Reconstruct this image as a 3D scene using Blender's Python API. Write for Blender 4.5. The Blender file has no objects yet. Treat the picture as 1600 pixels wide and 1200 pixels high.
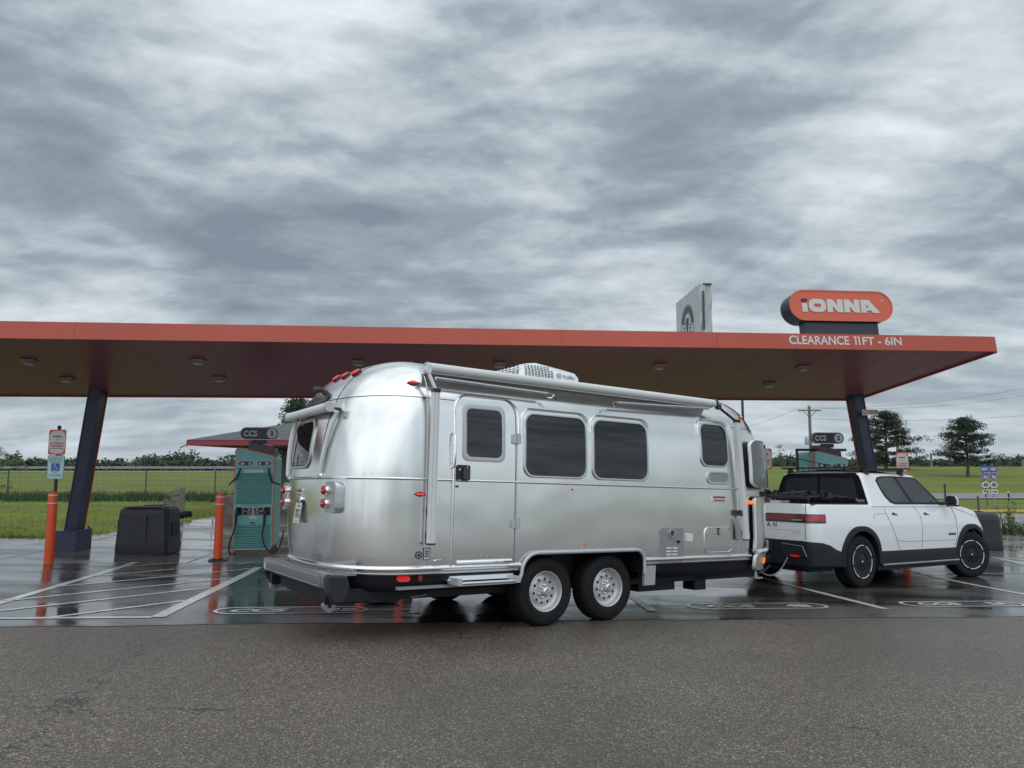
import bpy, bmesh, math, random
from mathutils import Vector, Matrix
from mathutils.geometry import tessellate_polygon
random.seed(7)
R = math.radians
S = bpy.context.scene
COL = S.collection

# ------------------------------------------------------------------ camera
F = 1150.0; YH = 724.0; H = 1.7
PITCH = math.atan((YH - 600) / F)
cam_d = bpy.data.cameras.new("camera"); cam = bpy.data.objects.new("camera", cam_d); COL.objects.link(cam)
cam_d.sensor_fit = 'HORIZONTAL'; cam_d.sensor_width = 36.0; cam_d.lens = 36.0 * F / 1600.0
cam_d.clip_start = 0.1; cam_d.clip_end = 5000
cam.location = (0, 0, H); cam.rotation_euler = (R(90) + PITCH, 0, 0)
S.camera = cam

# ------------------------------------------------------------------ world: overcast sky
SUN_EL = R(58); SUN_ROT = R(200)
w = bpy.data.worlds.new("World"); S.world = w; w.use_nodes = True
nt = w.node_tree; nt.nodes.clear()
def N(t, **k):
    n = nt.nodes.new(t)
    for a, b in k.items(): setattr(n, a, b)
    return n
def L(a, b): nt.links.new(a, b)
def math_(op, a, b=None, clamp=False):
    n = N('ShaderNodeMath', operation=op, use_clamp=clamp)
    for i, v in enumerate((a, b)):
        if v is None: continue
        if isinstance(v, (int, float)): n.inputs[i].default_value = v
        else: L(v, n.inputs[i])
    return n.outputs[0]
tc = N('ShaderNodeTexCoord'); sep = N('ShaderNodeSeparateXYZ'); L(tc.outputs['Generated'], sep.inputs[0])
zc = math_('ADD', math_('MAXIMUM', sep.outputs[2], 0.0), 0.20)
ux = math_('DIVIDE', sep.outputs[0], zc); uy = math_('DIVIDE', sep.outputs[1], zc)
cmb = N('ShaderNodeCombineXYZ'); L(ux, cmb.inputs[0]); L(uy, cmb.inputs[1])
wn = N('ShaderNodeTexNoise'); L(cmb.outputs[0], wn.inputs['Vector']); wn.inputs['Scale'].default_value = 1.1; wn.inputs['Detail'].default_value = 3
ws = N('ShaderNodeVectorMath', operation='SCALE'); L(wn.outputs['Color'], ws.inputs[0]); ws.inputs['Scale'].default_value = 0.30
wp = N('ShaderNodeVectorMath', operation='ADD'); L(cmb.outputs[0], wp.inputs[0]); L(ws.outputs[0], wp.inputs[1])
def noise(scale, detail, rough, off=(0, 0, 0), sc=(1, 1, 1), rot=0.):
    m = N('ShaderNodeMapping'); L(wp.outputs[0], m.inputs[0]); m.inputs['Location'].default_value = off; m.inputs['Scale'].default_value = sc; m.inputs['Rotation'].default_value = (0, 0, rot)
    n = N('ShaderNodeTexNoise'); L(m.outputs[0], n.inputs['Vector'])
    n.inputs['Scale'].default_value = scale; n.inputs['Detail'].default_value = detail
    n.inputs['Roughness'].default_value = rough; n.inputs['Distortion'].default_value = 0.0
    return n.outputs['Fac']
n1 = noise(0.9, 3.0, 0.5, (3.1, 1.7, 0), (0.9, 1.1, 1))
n2 = noise(2.4, 10.0, 0.56, (7.3, 4.1, 0), (0.65, 1.25, 1), -.35)
n2b = noise(2.4, 10.0, 0.56, (7.34, 4.20, 0), (0.65, 1.25, 1), -.35)
def dnoise(scale, off, zs, detail=9.0, rough=.55):
    m = N('ShaderNodeMapping'); L(tc.outputs['Generated'], m.inputs[0]); m.inputs['Location'].default_value = off; m.inputs['Scale'].default_value = (1, 1, zs)
    n = N('ShaderNodeTexNoise'); L(m.outputs[0], n.inputs['Vector']); n.inputs['Scale'].default_value = scale; n.inputs['Detail'].default_value = detail; n.inputs['Roughness'].default_value = rough; n.inputs['Distortion'].default_value = .25
    return n.outputs['Fac']
n4 = dnoise(5.0, (2.2, .3, 5.1), 2.3)
n4b = dnoise(5.0, (2.2, .3, 5.06), 2.3)
n3 = noise(6.5, 9.0, 0.6, (1.3, 9.1, 0), (0.6, 1.3, 1), -.2)
def blob(px, py, width, amp):
    # a broad bright or dark area of cloud, fixed to a compass direction
    X = (px - 800) / F; Z = -(py - 600) / F; c, s = math.cos(PITCH), math.sin(PITCH)
    d = Vector((X, c - Z * s, s + Z * c)).normalized()
    n = N('ShaderNodeVectorMath', operation='DOT_PRODUCT'); nrm = N('ShaderNodeVectorMath', operation='NORMALIZE')
    L(tc.outputs['Generated'], nrm.inputs[0]); L(nrm.outputs[0], n.inputs[0]); n.inputs[1].default_value = d
    e = math_('POWER', 2.718, math_('MULTIPLY', math_('SUBTRACT', 1.0, n.outputs['Value']), -1.0 / (width * width / 2)))
    return math_('MULTIPLY', e, amp * 1.3)
v = math_('ADD', math_('ADD', math_('MULTIPLY', n1, 0.40), math_('MULTIPLY', n2, 0.28)), math_('MULTIPLY', math_('SUBTRACT', n3, .5), 0.15))
v = math_('ADD', v, math_('MULTIPLY', math_('SUBTRACT', n2, n2b), 0.38))
v = math_('ADD', v, math_('MULTIPLY', math_('SUBTRACT', n4, .5), 0.34))
v = math_('ADD', v, math_('MULTIPLY', math_('SUBTRACT', n4, n4b), -0.8))
v = math_('ADD', v, 0.345)
for b in ((450, 90, .17, .18), (560, 300, .12, -.11), (370, 370, .08, -.13), (90, 190, .13, -.13), (740, 120, .07, -.05), (900, 60, .10, .07),
          (1020, 240, .10, -.10), (1500, 130, .17, .09), (840, 320, .05, .07), (1330, 285, .05, .06), (1130, 330, .10, -.09), (1560, 320, .09, -.07), (220, 240, .04, .07), (-200, 200, .3, .02), (1200, 190, .09, -.04), (620, 440, .10, -.03), (200, 430, .07, .06), (1030, 400, .07, .07)):
    v = math_('ADD', v, blob(*b))
cr = N('ShaderNodeValToRGB'); L(v, cr.inputs[0])
els = cr.color_ramp.elements
els[0].position = 0.44; els[0].color = (.215, .265, .32, 1)
els[1].position = 0.97; els[1].color = (.80, .85, .92, 1)
e = els.new(0.60); e.color = (.315, .375, .42, 1)
e = els.new(0.73); e.color = (.485, .55, .60, 1)
# the horizon band is flatter and paler, the zenith (out of frame) brighter as under a real overcast
hz = N('ShaderNodeMapRange'); L(sep.outputs[2], hz.inputs[0]); hz.inputs[1].default_value = 0.0; hz.inputs[2].default_value = 0.16
hz.inputs[3].default_value = 0.42; hz.inputs[4].default_value = 0.0
mixh = N('ShaderNodeMix', data_type='RGBA'); L(hz.outputs[0], mixh.inputs['Factor']); L(cr.outputs[0], mixh.inputs['A'])
mixh.inputs['B'].default_value = (.50, .57, .625, 1)
zen = N('ShaderNodeMapRange'); L(sep.outputs[2], zen.inputs[0]); zen.inputs[1].default_value = 0.52; zen.inputs[2].default_value = 0.95
zen.inputs[3].default_value = 1.0; zen.inputs[4].default_value = 1.8
bk = N('ShaderNodeMapRange'); L(sep.outputs[1], bk.inputs[0]); bk.inputs[1].default_value = 0.1; bk.inputs[2].default_value = -0.7
bk.inputs[3].default_value = 1.0; bk.inputs[4].default_value = 1.6
gain = math_('MULTIPLY', zen.outputs[0], bk.outputs[0])
vm = N('ShaderNodeVectorMath', operation='SCALE'); L(mixh.outputs['Result'], vm.inputs[0]); L(gain, vm.inputs['Scale'])
sky = N('ShaderNodeTexSky', sky_type='NISHITA'); sky.sun_disc = False; sky.sun_elevation = SUN_EL; sky.sun_rotation = SUN_ROT
bg1 = N('ShaderNodeBackground'); L(vm.outputs[0], bg1.inputs[0]); bg1.inputs[1].default_value = 1.08
bg2 = N('ShaderNodeBackground'); L(sky.outputs[0], bg2.inputs[0]); bg2.inputs[1].default_value = 0.05
mx = N('ShaderNodeMixShader'); mx.inputs[0].default_value = 0.04; L(bg1.outputs[0], mx.inputs[1]); L(bg2.outputs[0], mx.inputs[2])
wo = N('ShaderNodeOutputWorld'); L(mx.outputs[0], wo.inputs[0])
sun_d = bpy.data.lights.new("sun", 'SUN'); sun = bpy.data.objects.new("sun", sun_d); COL.objects.link(sun)
sun_d.energy = 0.9; sun_d.angle = R(120); sun_d.color = (1, .97, .93)
sun.rotation_euler = (R(90) - SUN_EL, 0, R(180) - SUN_ROT)
S.view_settings.view_transform = 'Standard'; S.view_settings.look = 'None'
S.view_settings.exposure = 0.0; S.view_settings.gamma = 1.0

# ------------------------------------------------------------------ materials
MATS = {}
def mat(name, col, rough=.5, metal=0., nscale=0, namp=0., bump=0., bscale=0, rnoise=0., spec=.5, coat=0., emis=None, estr=0., alpha=None, aniso=0.):
    if name in MATS: return MATS[name]
    m = bpy.data.materials.new(name); m.use_nodes = True; t = m.node_tree; p = t.nodes['Principled BSDF']
    p.inputs['Base Color'].default_value = (*col, 1); p.inputs['Roughness'].default_value = rough; p.inputs['Metallic'].default_value = metal
    p.inputs['Specular IOR Level'].default_value = spec; p.inputs['Coat Weight'].default_value = coat
    if aniso: p.inputs['Anisotropic'].default_value = aniso
    if emis: p.inputs['Emission Color'].default_value = (*emis, 1); p.inputs['Emission Strength'].default_value = estr
    if nscale or bump or rnoise:
        g = t.nodes.new('ShaderNodeTexCoord')
        def nz(sc, det=5):
            n = t.nodes.new('ShaderNodeTexNoise'); t.links.new(g.outputs['Object'], n.inputs['Vector'])
            n.inputs['Scale'].default_value = sc; n.inputs['Detail'].default_value = det; n.inputs['Roughness'].default_value = .6; return n
        n = nz(nscale or bscale or 3)
        if namp:
            r = t.nodes.new('ShaderNodeValToRGB'); t.links.new(n.outputs['Fac'], r.inputs[0])
            r.color_ramp.elements[0].position = .32; r.color_ramp.elements[1].position = .68
            r.color_ramp.elements[0].color = (*[c * (1 - namp) for c in col], 1); r.color_ramp.elements[1].color = (*[min(1, c * (1 + namp)) for c in col], 1)
            t.links.new(r.outputs[0], p.inputs['Base Color'])
        if rnoise:
            mr = t.nodes.new('ShaderNodeMapRange'); t.links.new(n.outputs['Fac'], mr.inputs[0])
            mr.inputs[1].default_value = .3; mr.inputs[2].default_value = .7
            mr.inputs[3].default_value = max(.02, rough - rnoise); mr.inputs[4].default_value = rough + rnoise
            t.links.new(mr.outputs[0], p.inputs['Roughness'])
        if bump:
            b = t.nodes.new('ShaderNodeBump'); n2_ = nz(bscale or nscale, 3); t.links.new(n2_.outputs['Fac'], b.inputs['Height'])
            b.inputs['Strength'].default_value = bump; b.inputs['Distance'].default_value = .01; t.links.new(b.outputs[0], p.inputs['Normal'])
    MATS[name] = m; return m

alu = mat('aluminium shell', (.85, .85, .835), .195, 1)
def ripple(m, scale, strength, dist):
    t = m.node_tree; p = t.nodes['Principled BSDF']; g = t.nodes.new('ShaderNodeTexCoord'); n = t.nodes.new('ShaderNodeTexNoise'); t.links.new(g.outputs['Object'], n.inputs['Vector'])
    n.inputs['Scale'].default_value = scale; n.inputs['Detail'].default_value = 1.0; b = t.nodes.new('ShaderNodeBump'); t.links.new(n.outputs['Fac'], b.inputs['Height'])
    b.inputs['Strength'].default_value = strength; b.inputs['Distance'].default_value = dist; t.links.new(b.outputs[0], p.inputs['Normal'])
ripple(alu, 1.5, .34, .03)
chrome = mat('polished trim', (.82, .82, .83), .16, 1)
brushed = mat('brushed aluminium', (.62, .63, .64), .38, 1, bump=.05, bscale=30)
fixt = mat('canopy lamp body', (.42, .30, .29), .5)
bump_m = mat('dull bumper aluminium', (.46, .46, .45), .36, 1, bump=.08, bscale=18)
satin = mat('satin silver paint', (.52, .53, .54), .42, .35)
white = mat('white paint', (.80, .81, .81), .28, 0, coat=.6)
truckw = mat('truck white paint', (.86, .88, .88), .2, 0, coat=1.)
offwhite = mat('off white plastic', (.70, .71, .70), .45)
black = mat('black plastic', (.018, .019, .022), .45)
blackg = mat('gloss black', (.010, .011, .014), .08, coat=.5)
rubber = mat('tyre rubber', (.014, .014, .015), .62, nscale=30, namp=.25, bump=.15, bscale=60, spec=.22)
glass = mat('dark tinted glass', (.005, .006, .009), .03, 0, spec=.7)
glass2 = mat('truck tinted glass', (.030, .037, .040), .02, 0, spec=1.0)
cladd = mat('grey black cladding', (.017, .019, .023), .5, bump=.1, bscale=200, spec=.25)
under = mat('underbody black', (.007, .0075, .012), .6)
red_l = mat('lit red lens', (.55, .01, .015), .25, emis=(1, .02, .02), estr=.22, spec=.6)
red_d = mat('red lens', (.30, .012, .02), .22, coat=.5)
redhot = mat('lit red diode', (.9, .1, .08), .3, emis=(1, .10, .07), estr=.9)
amber_m = mat('lit amber lens', (.8, .20, .02), .25, emis=(1, .28, .04), estr=.6)
orange = mat('orange fascia paint', (.46, .076, .042), .40, nscale=.35, namp=.07)
soffit_m = mat('soffit panel', (.33, .105, .15), .34, nscale=.5, namp=.08, spec=.12)
orangeB = mat('orange bollard sleeve', (.72, .085, .025), .38, nscale=5, namp=.08)
orangeS = mat('sign orange', (.64, .115, .060), .4)
navy = mat('navy steel paint', (.026, .034, .076), .38, nscale=3, namp=.18, bump=.06, bscale=20)
navyd = mat('navy sign face', (.014, .020, .038), .35)
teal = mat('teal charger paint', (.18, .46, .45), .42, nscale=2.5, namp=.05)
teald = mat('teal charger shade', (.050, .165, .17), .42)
cream = mat('sign white', (.62, .60, .58), .5)
txtw = mat('lettering white', (.60, .60, .59), .5)
txtd = mat('lettering dark', (.03, .03, .035), .5)
txtr = mat('lettering red', (.42, .03, .05), .5)
binm = mat('moulded grey plastic', (.022, .024, .030), .48, bump=.25, bscale=90, nscale=4, namp=.12)
wood = mat('weathered wood', (.16, .145, .125), .8, nscale=9, namp=.3, bump=.4, bscale=22)
conc_b = mat('stained concrete block', (.13, .105, .085), .75, nscale=4, namp=.35, bump=.4, bscale=16)
galv = mat('galvanised steel', (.38, .40, .42), .45, .6, nscale=3, namp=.15)
roofm = mat('grey shingles', (.10, .105, .11), .8, nscale=6, namp=.35, bump=.6, bscale=25)
redf = mat('red fascia board', (.30, .03, .05), .45)
brick = mat('painted block wall', (.13, .12, .11), .8, nscale=4, namp=.2)
tarp = mat('grey tarpaulin', (.44, .46, .465), .45, nscale=2, namp=.08)
blue_s = mat('sign blue', (.03, .09, .42), .4)
green_s = mat('sign green', (.05, .26, .24), .4)
palebl = mat('sign pale blue', (.50, .66, .68), .4)
silv_rim = mat('painted silver rim', (.58, .58, .58), .33, .5, nscale=6, namp=.08)
needle = mat('dark pine needles', (.030, .052, .030), .75, nscale=.7, namp=.55)
leafm = mat('deciduous leaves', (.040, .078, .026), .7, nscale=.35, namp=.45)
leafl = mat('pale young leaves', (.10, .16, .045), .7, nscale=.5, namp=.45)
farleaf = mat('distant woodland', (.065, .092, .055), .8, nscale=.05, namp=.45)
bark = mat('grey brown bark', (.075, .062, .052), .85, nscale=6, namp=.3)
grassb = mat('grass blades', (.205, .265, .04), .7, nscale=.6, namp=.4)
weeds = mat('dark tall weeds', (.045, .085, .035), .8, nscale=.8, namp=.4)
chainm = mat('chain steel', (.35, .35, .36), .35, .9)
greyp = mat('grey metal panel', (.30, .31, .32), .45, .3)
yellow = mat('yellow kerb paint', (.50, .33, .07), .6)
gravel = mat('pale gravel', (.26, .25, .24), .9, nscale=5, namp=.35, bump=.6, bscale=14)
roadm = mat('pale grey road', (.22, .215, .21), .8, nscale=.8, namp=.12)
fencew = mat('fence wire', (.10, .11, .10), .6, .3)
polem = mat('weathered pole', (.17, .165, .155), .8)
wirem = mat('power wire', (.07, .075, .08), .6)
joint = mat('dark joint', (.035, .034, .033), .5)

def ground_mat(name, kind):
    m = bpy.data.materials.new(name); m.use_nodes = True; t = m.node_tree; p = t.nodes['Principled BSDF']
    lk = t.links.new; g = t.nodes.new('ShaderNodeNewGeometry')
    def nz(sc, det=4, ro=.55, dist=0, scale=(1, 1, 1), rot=0):
        mp = t.nodes.new('ShaderNodeMapping'); lk(g.outputs['Position'], mp.inputs[0]); mp.inputs['Scale'].default_value = scale; mp.inputs['Rotation'].default_value = (0, 0, rot)
        n = t.nodes.new('ShaderNodeTexNoise'); lk(mp.outputs[0], n.inputs['Vector'])
        n.inputs['Scale'].default_value = sc; n.inputs['Detail'].default_value = det; n.inputs['Roughness'].default_value = ro; n.inputs['Distortion'].default_value = dist
        return n.outputs['Fac']
    def ramp(x, stops):
        r = t.nodes.new('ShaderNodeValToRGB'); lk(x, r.inputs[0]); e_ = r.color_ramp.elements
        e_[0].position, e_[0].color = stops[0][0], (*stops[0][1], 1); e_[1].position, e_[1].color = stops[-1][0], (*stops[-1][1], 1)
        for ps, c in stops[1:-1]:
            q = e_.new(ps); q.color = (*c, 1)
        return r.outputs[0]
    def mix(fac, A, B, mode='MIX'):
        n = t.nodes.new('ShaderNodeMix'); n.data_type = 'RGBA'; n.blend_type = mode
        for k, v_ in (('Factor', fac), ('A', A), ('B', B)):
            if isinstance(v_, tuple): n.inputs[k].default_value = (*v_, 1)
            elif isinstance(v_, (int, float)): n.inputs[k].default_value = v_
            else: lk(v_, n.inputs[k])
        return n.outputs['Result']
    def mr(x, a, b, c, d):
        n = t.nodes.new('ShaderNodeMapRange'); lk(x, n.inputs[0])
        for i, q in enumerate((a, b, c, d)): n.inputs[1 + i].default_value = q
        return n.outputs[0]
    def vor(sc):
        n = t.nodes.new('ShaderNodeTexVoronoi'); lk(g.outputs['Position'], n.inputs['Vector']); n.inputs['Scale'].default_value = sc; return n
    def chan(n):
        q = t.nodes.new('ShaderNodeSeparateColor'); lk(n.outputs['Color'], q.inputs[0]); return q.outputs[0]
    def bump(hgt, st, d, prev=None):
        b = t.nodes.new('ShaderNodeBump'); lk(hgt, b.inputs['Height'])
        if isinstance(st, (int, float)): b.inputs['Strength'].default_value = st
        else: lk(st, b.inputs['Strength'])
        b.inputs['Distance'].default_value = d
        if prev is not None: lk(prev, b.inputs['Normal'])
        return b.outputs[0]
    def cracks(sc, wd):
        w_ = t.nodes.new('ShaderNodeTexVoronoi'); w_.feature = 'DISTANCE_TO_EDGE'
        mp = t.nodes.new('ShaderNodeVectorMath'); mp.operation = 'ADD'; nn = t.nodes.new('ShaderNodeTexNoise'); lk(g.outputs['Position'], nn.inputs['Vector']); nn.inputs['Scale'].default_value = 2.5; nn.inputs['Detail'].default_value = 5
        lk(g.outputs['Position'], mp.inputs[0]); lk(nn.outputs['Color'], mp.inputs[1]); lk(mp.outputs[0], w_.inputs['Vector']); w_.inputs['Scale'].default_value = sc
        return mr(w_.outputs['Distance'], 0, wd, 1, 0)
    if kind == 'lane':
        v1 = vor(115); v2 = vor(230); big = nz(.35, 5, .6); st = nz(14, 3)
        c1 = ramp(chan(v1), [(.0, (.034, .026, .020)), (.60, (.096, .074, .057)), (.84, (.21, .17, .13)), (.95, (.60, .51, .40))])
        c2 = ramp(chan(v2), [(.0, (.038, .030, .023)), (.7, (.128, .099, .077)), (.95, (.46, .38, .29))])
        c = mix(.45, c1, c2); c = mix(mr(big, .38, .62, 0, .45), c, (.050, .040, .032)); c = mix(mr(st, .4, .7, 0, .25), c, (.05, .045, .04))
        ck = cracks(.32, .006); ckm = t.nodes.new('ShaderNodeMath'); ckm.operation = 'MULTIPLY'; lk(ck, ckm.inputs[0]); lk(mr(nz(.5, 2), .5, .6, 0, 1), ckm.inputs[1])
        c = mix(ckm.outputs[0], c, (.015, .014, .013))
        lk(c, p.inputs['Base Color']); lk(mr(big, .35, .68, .46, .30), p.inputs['Roughness']); p.inputs['Specular IOR Level'].default_value = .5
        lk(bump(v1.outputs['Distance'], .55, .006, bump(v2.outputs['Distance'], .4, .004)), p.inputs['Normal'])
    elif kind == 'wet':
        v1 = vor(130); pud = nz(.55, 6, .58, .6, (.42, 1.5, 1), -.1); fine = nz(22, 5, .6, 0, (.4, 1.5, 1)); dots = nz(60, 2)
        c = ramp(chan(v1), [(.0, (.028, .026, .024)), (.7, (.058, .053, .049)), (.95, (.17, .15, .135))])
        c = mix(mr(pud, .42, .60, 0, .75), c, (.032, .030, .029))
        lk(c, p.inputs['Base Color'])
        rr = mr(pud, .36, .62, .30, .04)
        lk(rr, p.inputs['Roughness']); p.inputs['Specular IOR Level'].default_value = .55
        s1 = mr(pud, .38, .58, .22, .012)
        lk(bump(v1.outputs['Distance'], s1, .004, bump(fine, mr(pud, .36, .6, .10, .02), .01)), p.inputs['Normal'])
    elif kind == 'conc':
        a_ = nz(.8, 6, .6, .3, (.5, 1.4, 1)); b_ = nz(6, 5); d_ = nz(.6, 6, .6, .8, (.6, 1.2, 1), .3)
        c = ramp(a_, [(.3, (.13, .115, .10)), (.5, (.20, .185, .165)), (.7, (.27, .255, .235))])
        c = mix(mr(b_, .45, .7, 0, .35), c, (.12, .10, .085)); c = mix(mr(d_, .42, .58, 0, .45), c, (.10, .09, .08))
        lk(c, p.inputs['Base Color']); lk(mr(d_, .40, .58, .34, .05), p.inputs['Roughness'])
        lk(bump(b_, .12, .008), p.inputs['Normal'])
    elif kind == 'grass':
        a_ = nz(.12, 6, .6, .2, (1, 2.2, 1)); b_ = nz(3.5, 6, .65); d_ = nz(.05, 5, .55, .4, (1, 3.5, 1)); f_ = nz(28, 3)
        c = ramp(a_, [(.3, (.13, .165, .028)), (.5, (.185, .225, .038)), (.7, (.245, .265, .058))])
        c = mix(mr(b_, .4, .7, 0, .55), c, (.085, .125, .024)); c = mix(mr(d_, .46, .62, 0, .7), c, (.155, .135, .055)); c = mix(mr(f_, .45, .7, 0, .35), c, (.16, .21, .05))
        lk(c, p.inputs['Base Color']); p.inputs['Roughness'].default_value = .85; p.inputs['Specular IOR Level'].default_value = .2
        lk(bump(f_, .8, .04, bump(b_, .8, .08)), p.inputs['Normal'])
    elif kind == 'paint':
        a_ = nz(9, 6, .7); d_ = nz(90, 3, .6)
        ad = t.nodes.new('ShaderNodeMath'); ad.operation = 'ADD'; lk(a_, ad.inputs[0]); lk(d_, ad.inputs[1])
        c = ramp(ad.outputs[0], [(.0, (.05, .048, .045)), (.40, (.09, .088, .085)), (.46, (.60, .59, .56)), (.8, (.74, .73, .70))])
        # ramp input is clamped at 1: halve the sum
        hf = t.nodes.new('ShaderNodeMath'); hf.operation = 'MULTIPLY'; lk(ad.outputs[0], hf.inputs[0]); hf.inputs[1].default_value = .5
        t.links.remove(c.node.inputs[0].links[0]); lk(hf.outputs[0], c.node.inputs[0])
        lk(c, p.inputs['Base Color']); lk(mr(a_, .35, .6, .35, .14), p.inputs['Roughness'])
        lk(bump(d_, .2, .004), p.inputs['Normal'])
    MATS[name] = m; return m
lane_m = ground_mat('coarse asphalt', 'lane'); wet_m = ground_mat('wet smooth asphalt', 'wet'); conc_m = ground_mat('wet concrete', 'conc')
grass_m = ground_mat('meadow grass', 'grass'); paint_m = ground_mat('worn road paint', 'paint')

# ------------------------------------------------------------------ mesh helpers
class MB:
    def __init__(s): s.v = []; s.f = []; s.mi = []; s.ms = []
    def _m(s, m):
        if m not in s.ms: s.ms.append(m)
        return s.ms.index(m)
    def add(s, vs, fs, m):
        o = len(s.v); s.v += [tuple(q) for q in vs]; k = s._m(m)
        for f in fs: s.f.append([o + i for i in f]); s.mi.append(k)
        return s
    def box(s, x0, x1, y0, y1, z0, z1, m, bev=0):
        if bev:
            return s.prism([(x0 + bev, y0), (x1 - bev, y0), (x1, y0 + bev), (x1, y1 - bev), (x1 - bev, y1), (x0 + bev, y1), (x0, y1 - bev), (x0, y0 + bev)], z0, z1, m)
        v = [(x, y, z) for z in (z0, z1) for x, y in ((x0, y0), (x1, y0), (x1, y1), (x0, y1))]
        return s.add(v, [(3, 2, 1, 0), (4, 5, 6, 7), (0, 1, 5, 4), (1, 2, 6, 5), (2, 3, 7, 6), (3, 0, 4, 7)], m)
    def hexa(s, lo, hi, m):
        v = list(lo) + list(hi)
        return s.add(v, [(3, 2, 1, 0), (4, 5, 6, 7), (0, 1, 5, 4), (1, 2, 6, 5), (2, 3, 7, 6), (3, 0, 4, 7)], m)
    def prism(s, poly, z0, z1, m, f=None):
        f = f or (lambda a, b, c: (a, b, c)); n = len(poly)
        v = [f(a, b, z0) for a, b in poly] + [f(a, b, z1) for a, b in poly]
        fs = [tuple(range(n))[::-1], tuple(range(n, 2 * n))] + [(i, (i + 1) % n, n + (i + 1) % n, n + i) for i in range(n)]
        return s.add(v, fs, m)
    def plate(s, loops, f, c0, c1, m, side=None):
        # flat shape with holes, lying on a mapped surface: front at c1, edges down to c0
        pts = [p for l in loops for p in l]; tri = tessellate_polygon([[Vector((a, b, 0)) for a, b in l] for l in loops])
        v = [f(a, b, c1) for a, b in pts]; fs = [tuple(t) for t in tri]; s.add(v, fs, m)
        for l in loops:
            n = len(l); v = [f(a, b, c0) for a, b in l] + [f(a, b, c1) for a, b in l]
            s.add(v, [(i, (i + 1) % n, n + (i + 1) % n, n + i) for i in range(n)], side or m)
        return s
    def tube(s, pts, r, m, n=8, caps=True, radii=None):
        pts = [Vector(p) for p in pts]; k = len(pts); vs = []; fs = []; up = None
        for i, p in enumerate(pts):
            t = (pts[min(i + 1, k - 1)] - pts[max(i - 1, 0)]).normalized()
            if up is None:
                a = Vector((0, 0, 1)) if abs(t.z) < .9 else Vector((1, 0, 0)); up = t.cross(a).normalized()
            up = (up - t * up.dot(t)).normalized(); b = t.cross(up); rr = radii[i] if radii else r
            for j in range(n):
                th = 2 * math.pi * j / n; vs.append(p + (up * math.cos(th) + b * math.sin(th)) * rr)
        for i in range(k - 1):
            for j in range(n): fs.append((i * n + j, i * n + (j + 1) % n, (i + 1) * n + (j + 1) % n, (i + 1) * n + j))
        if caps: fs += [tuple(range(n))[::-1], tuple(range((k - 1) * n, k * n))]
        return s.add(vs, fs, m)
    def lathe(s, prof, m, o=(0, 0, 0), ax=(0, 0, 1), n=32):
        ax = Vector(ax).normalized(); a = Vector((0, 0, 1)) if abs(ax.z) < .9 else Vector((1, 0, 0)); u = ax.cross(a).normalized(); w_ = ax.cross(u); o = Vector(o)
        vs = []; fs = []; k = len(prof)
        for r, h in prof:
            for j in range(n):
                th = 2 * math.pi * j / n; vs.append(o + ax * h + (u * math.cos(th) + w_ * math.sin(th)) * max(r, 1e-4))
        for i in range(k - 1):
            for j in range(n): fs.append((i * n + j, i * n + (j + 1) % n, (i + 1) * n + (j + 1) % n, (i + 1) * n + j))
        return s.add(vs, fs, m)
    def grid(s, rows, m, close=False):
        k = len(rows); n = len(rows[0]); fs = []
        for i in range(k - 1):
            for j in range(n if close else n - 1): fs.append((i * n + j, i * n + (j + 1) % n, (i + 1) * n + (j + 1) % n, (i + 1) * n + j))
        return s.add([p for r in rows for p in r], fs, m)
    def text(s, body, f, cx, cy, w_, h_, m, c0=0., c1=.004, bold=.02, shear=0.):
        vs, fs, (bw, bh) = textmesh(body, bold)
        kx = (w_ if w_ else h_ * bw / bh) / bw; ky = h_ / bh
        v1 = [(cx + (x - bw / 2) * kx + shear * (y - bh / 2) * ky, cy + (y - bh / 2) * ky) for x, y in vs]
        return s.add([f(a, b, c1) for a, b in v1], fs, m)
    def build(s, name, parent=None, smooth=None, label=None, cat=None, group=None, kind=None, M=None, bevel=0, fixn=True, sub=0):
        me = bpy.data.meshes.new(name); me.from_pydata(s.v, [], s.f)
        for q in s.ms: me.materials.append(q)
        for i, p in enumerate(me.polygons): p.material_index = s.mi[i]
        if fixn:
            b = bmesh.new(); b.from_mesh(me); bmesh.ops.remove_doubles(b, verts=b.verts, dist=1e-5); bmesh.ops.recalc_face_normals(b, faces=b.faces); b.to_mesh(me); b.free()
        if smooth:
            for p in me.polygons: p.use_smooth = True
            me.set_sharp_from_angle(angle=R(smooth))
        o = bpy.data.objects.new(name, me); COL.objects.link(o)
        if parent is not None: o.parent = parent
        if M is not None: o.matrix_world = M
        if bevel:
            md = o.modifiers.new('b', 'BEVEL'); md.width = bevel; md.segments = 2; md.limit_method = 'ANGLE'; md.angle_limit = R(40)
        tag(o, label, cat, group, kind); return o
def tag(o, label=None, cat=None, group=None, kind=None):
    for k, v_ in (('label', label), ('category', cat), ('group', group), ('kind', kind)):
        if v_: o[k] = v_
    return o
def thing(name, M, label, cat, group=None):
    o = bpy.data.objects.new(name, None); COL.objects.link(o); o.empty_display_size = .2
    o.matrix_world = M if isinstance(M, Matrix) else Matrix.Translation(M)
    return tag(o, label, cat, group)
_tx = {}
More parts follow.
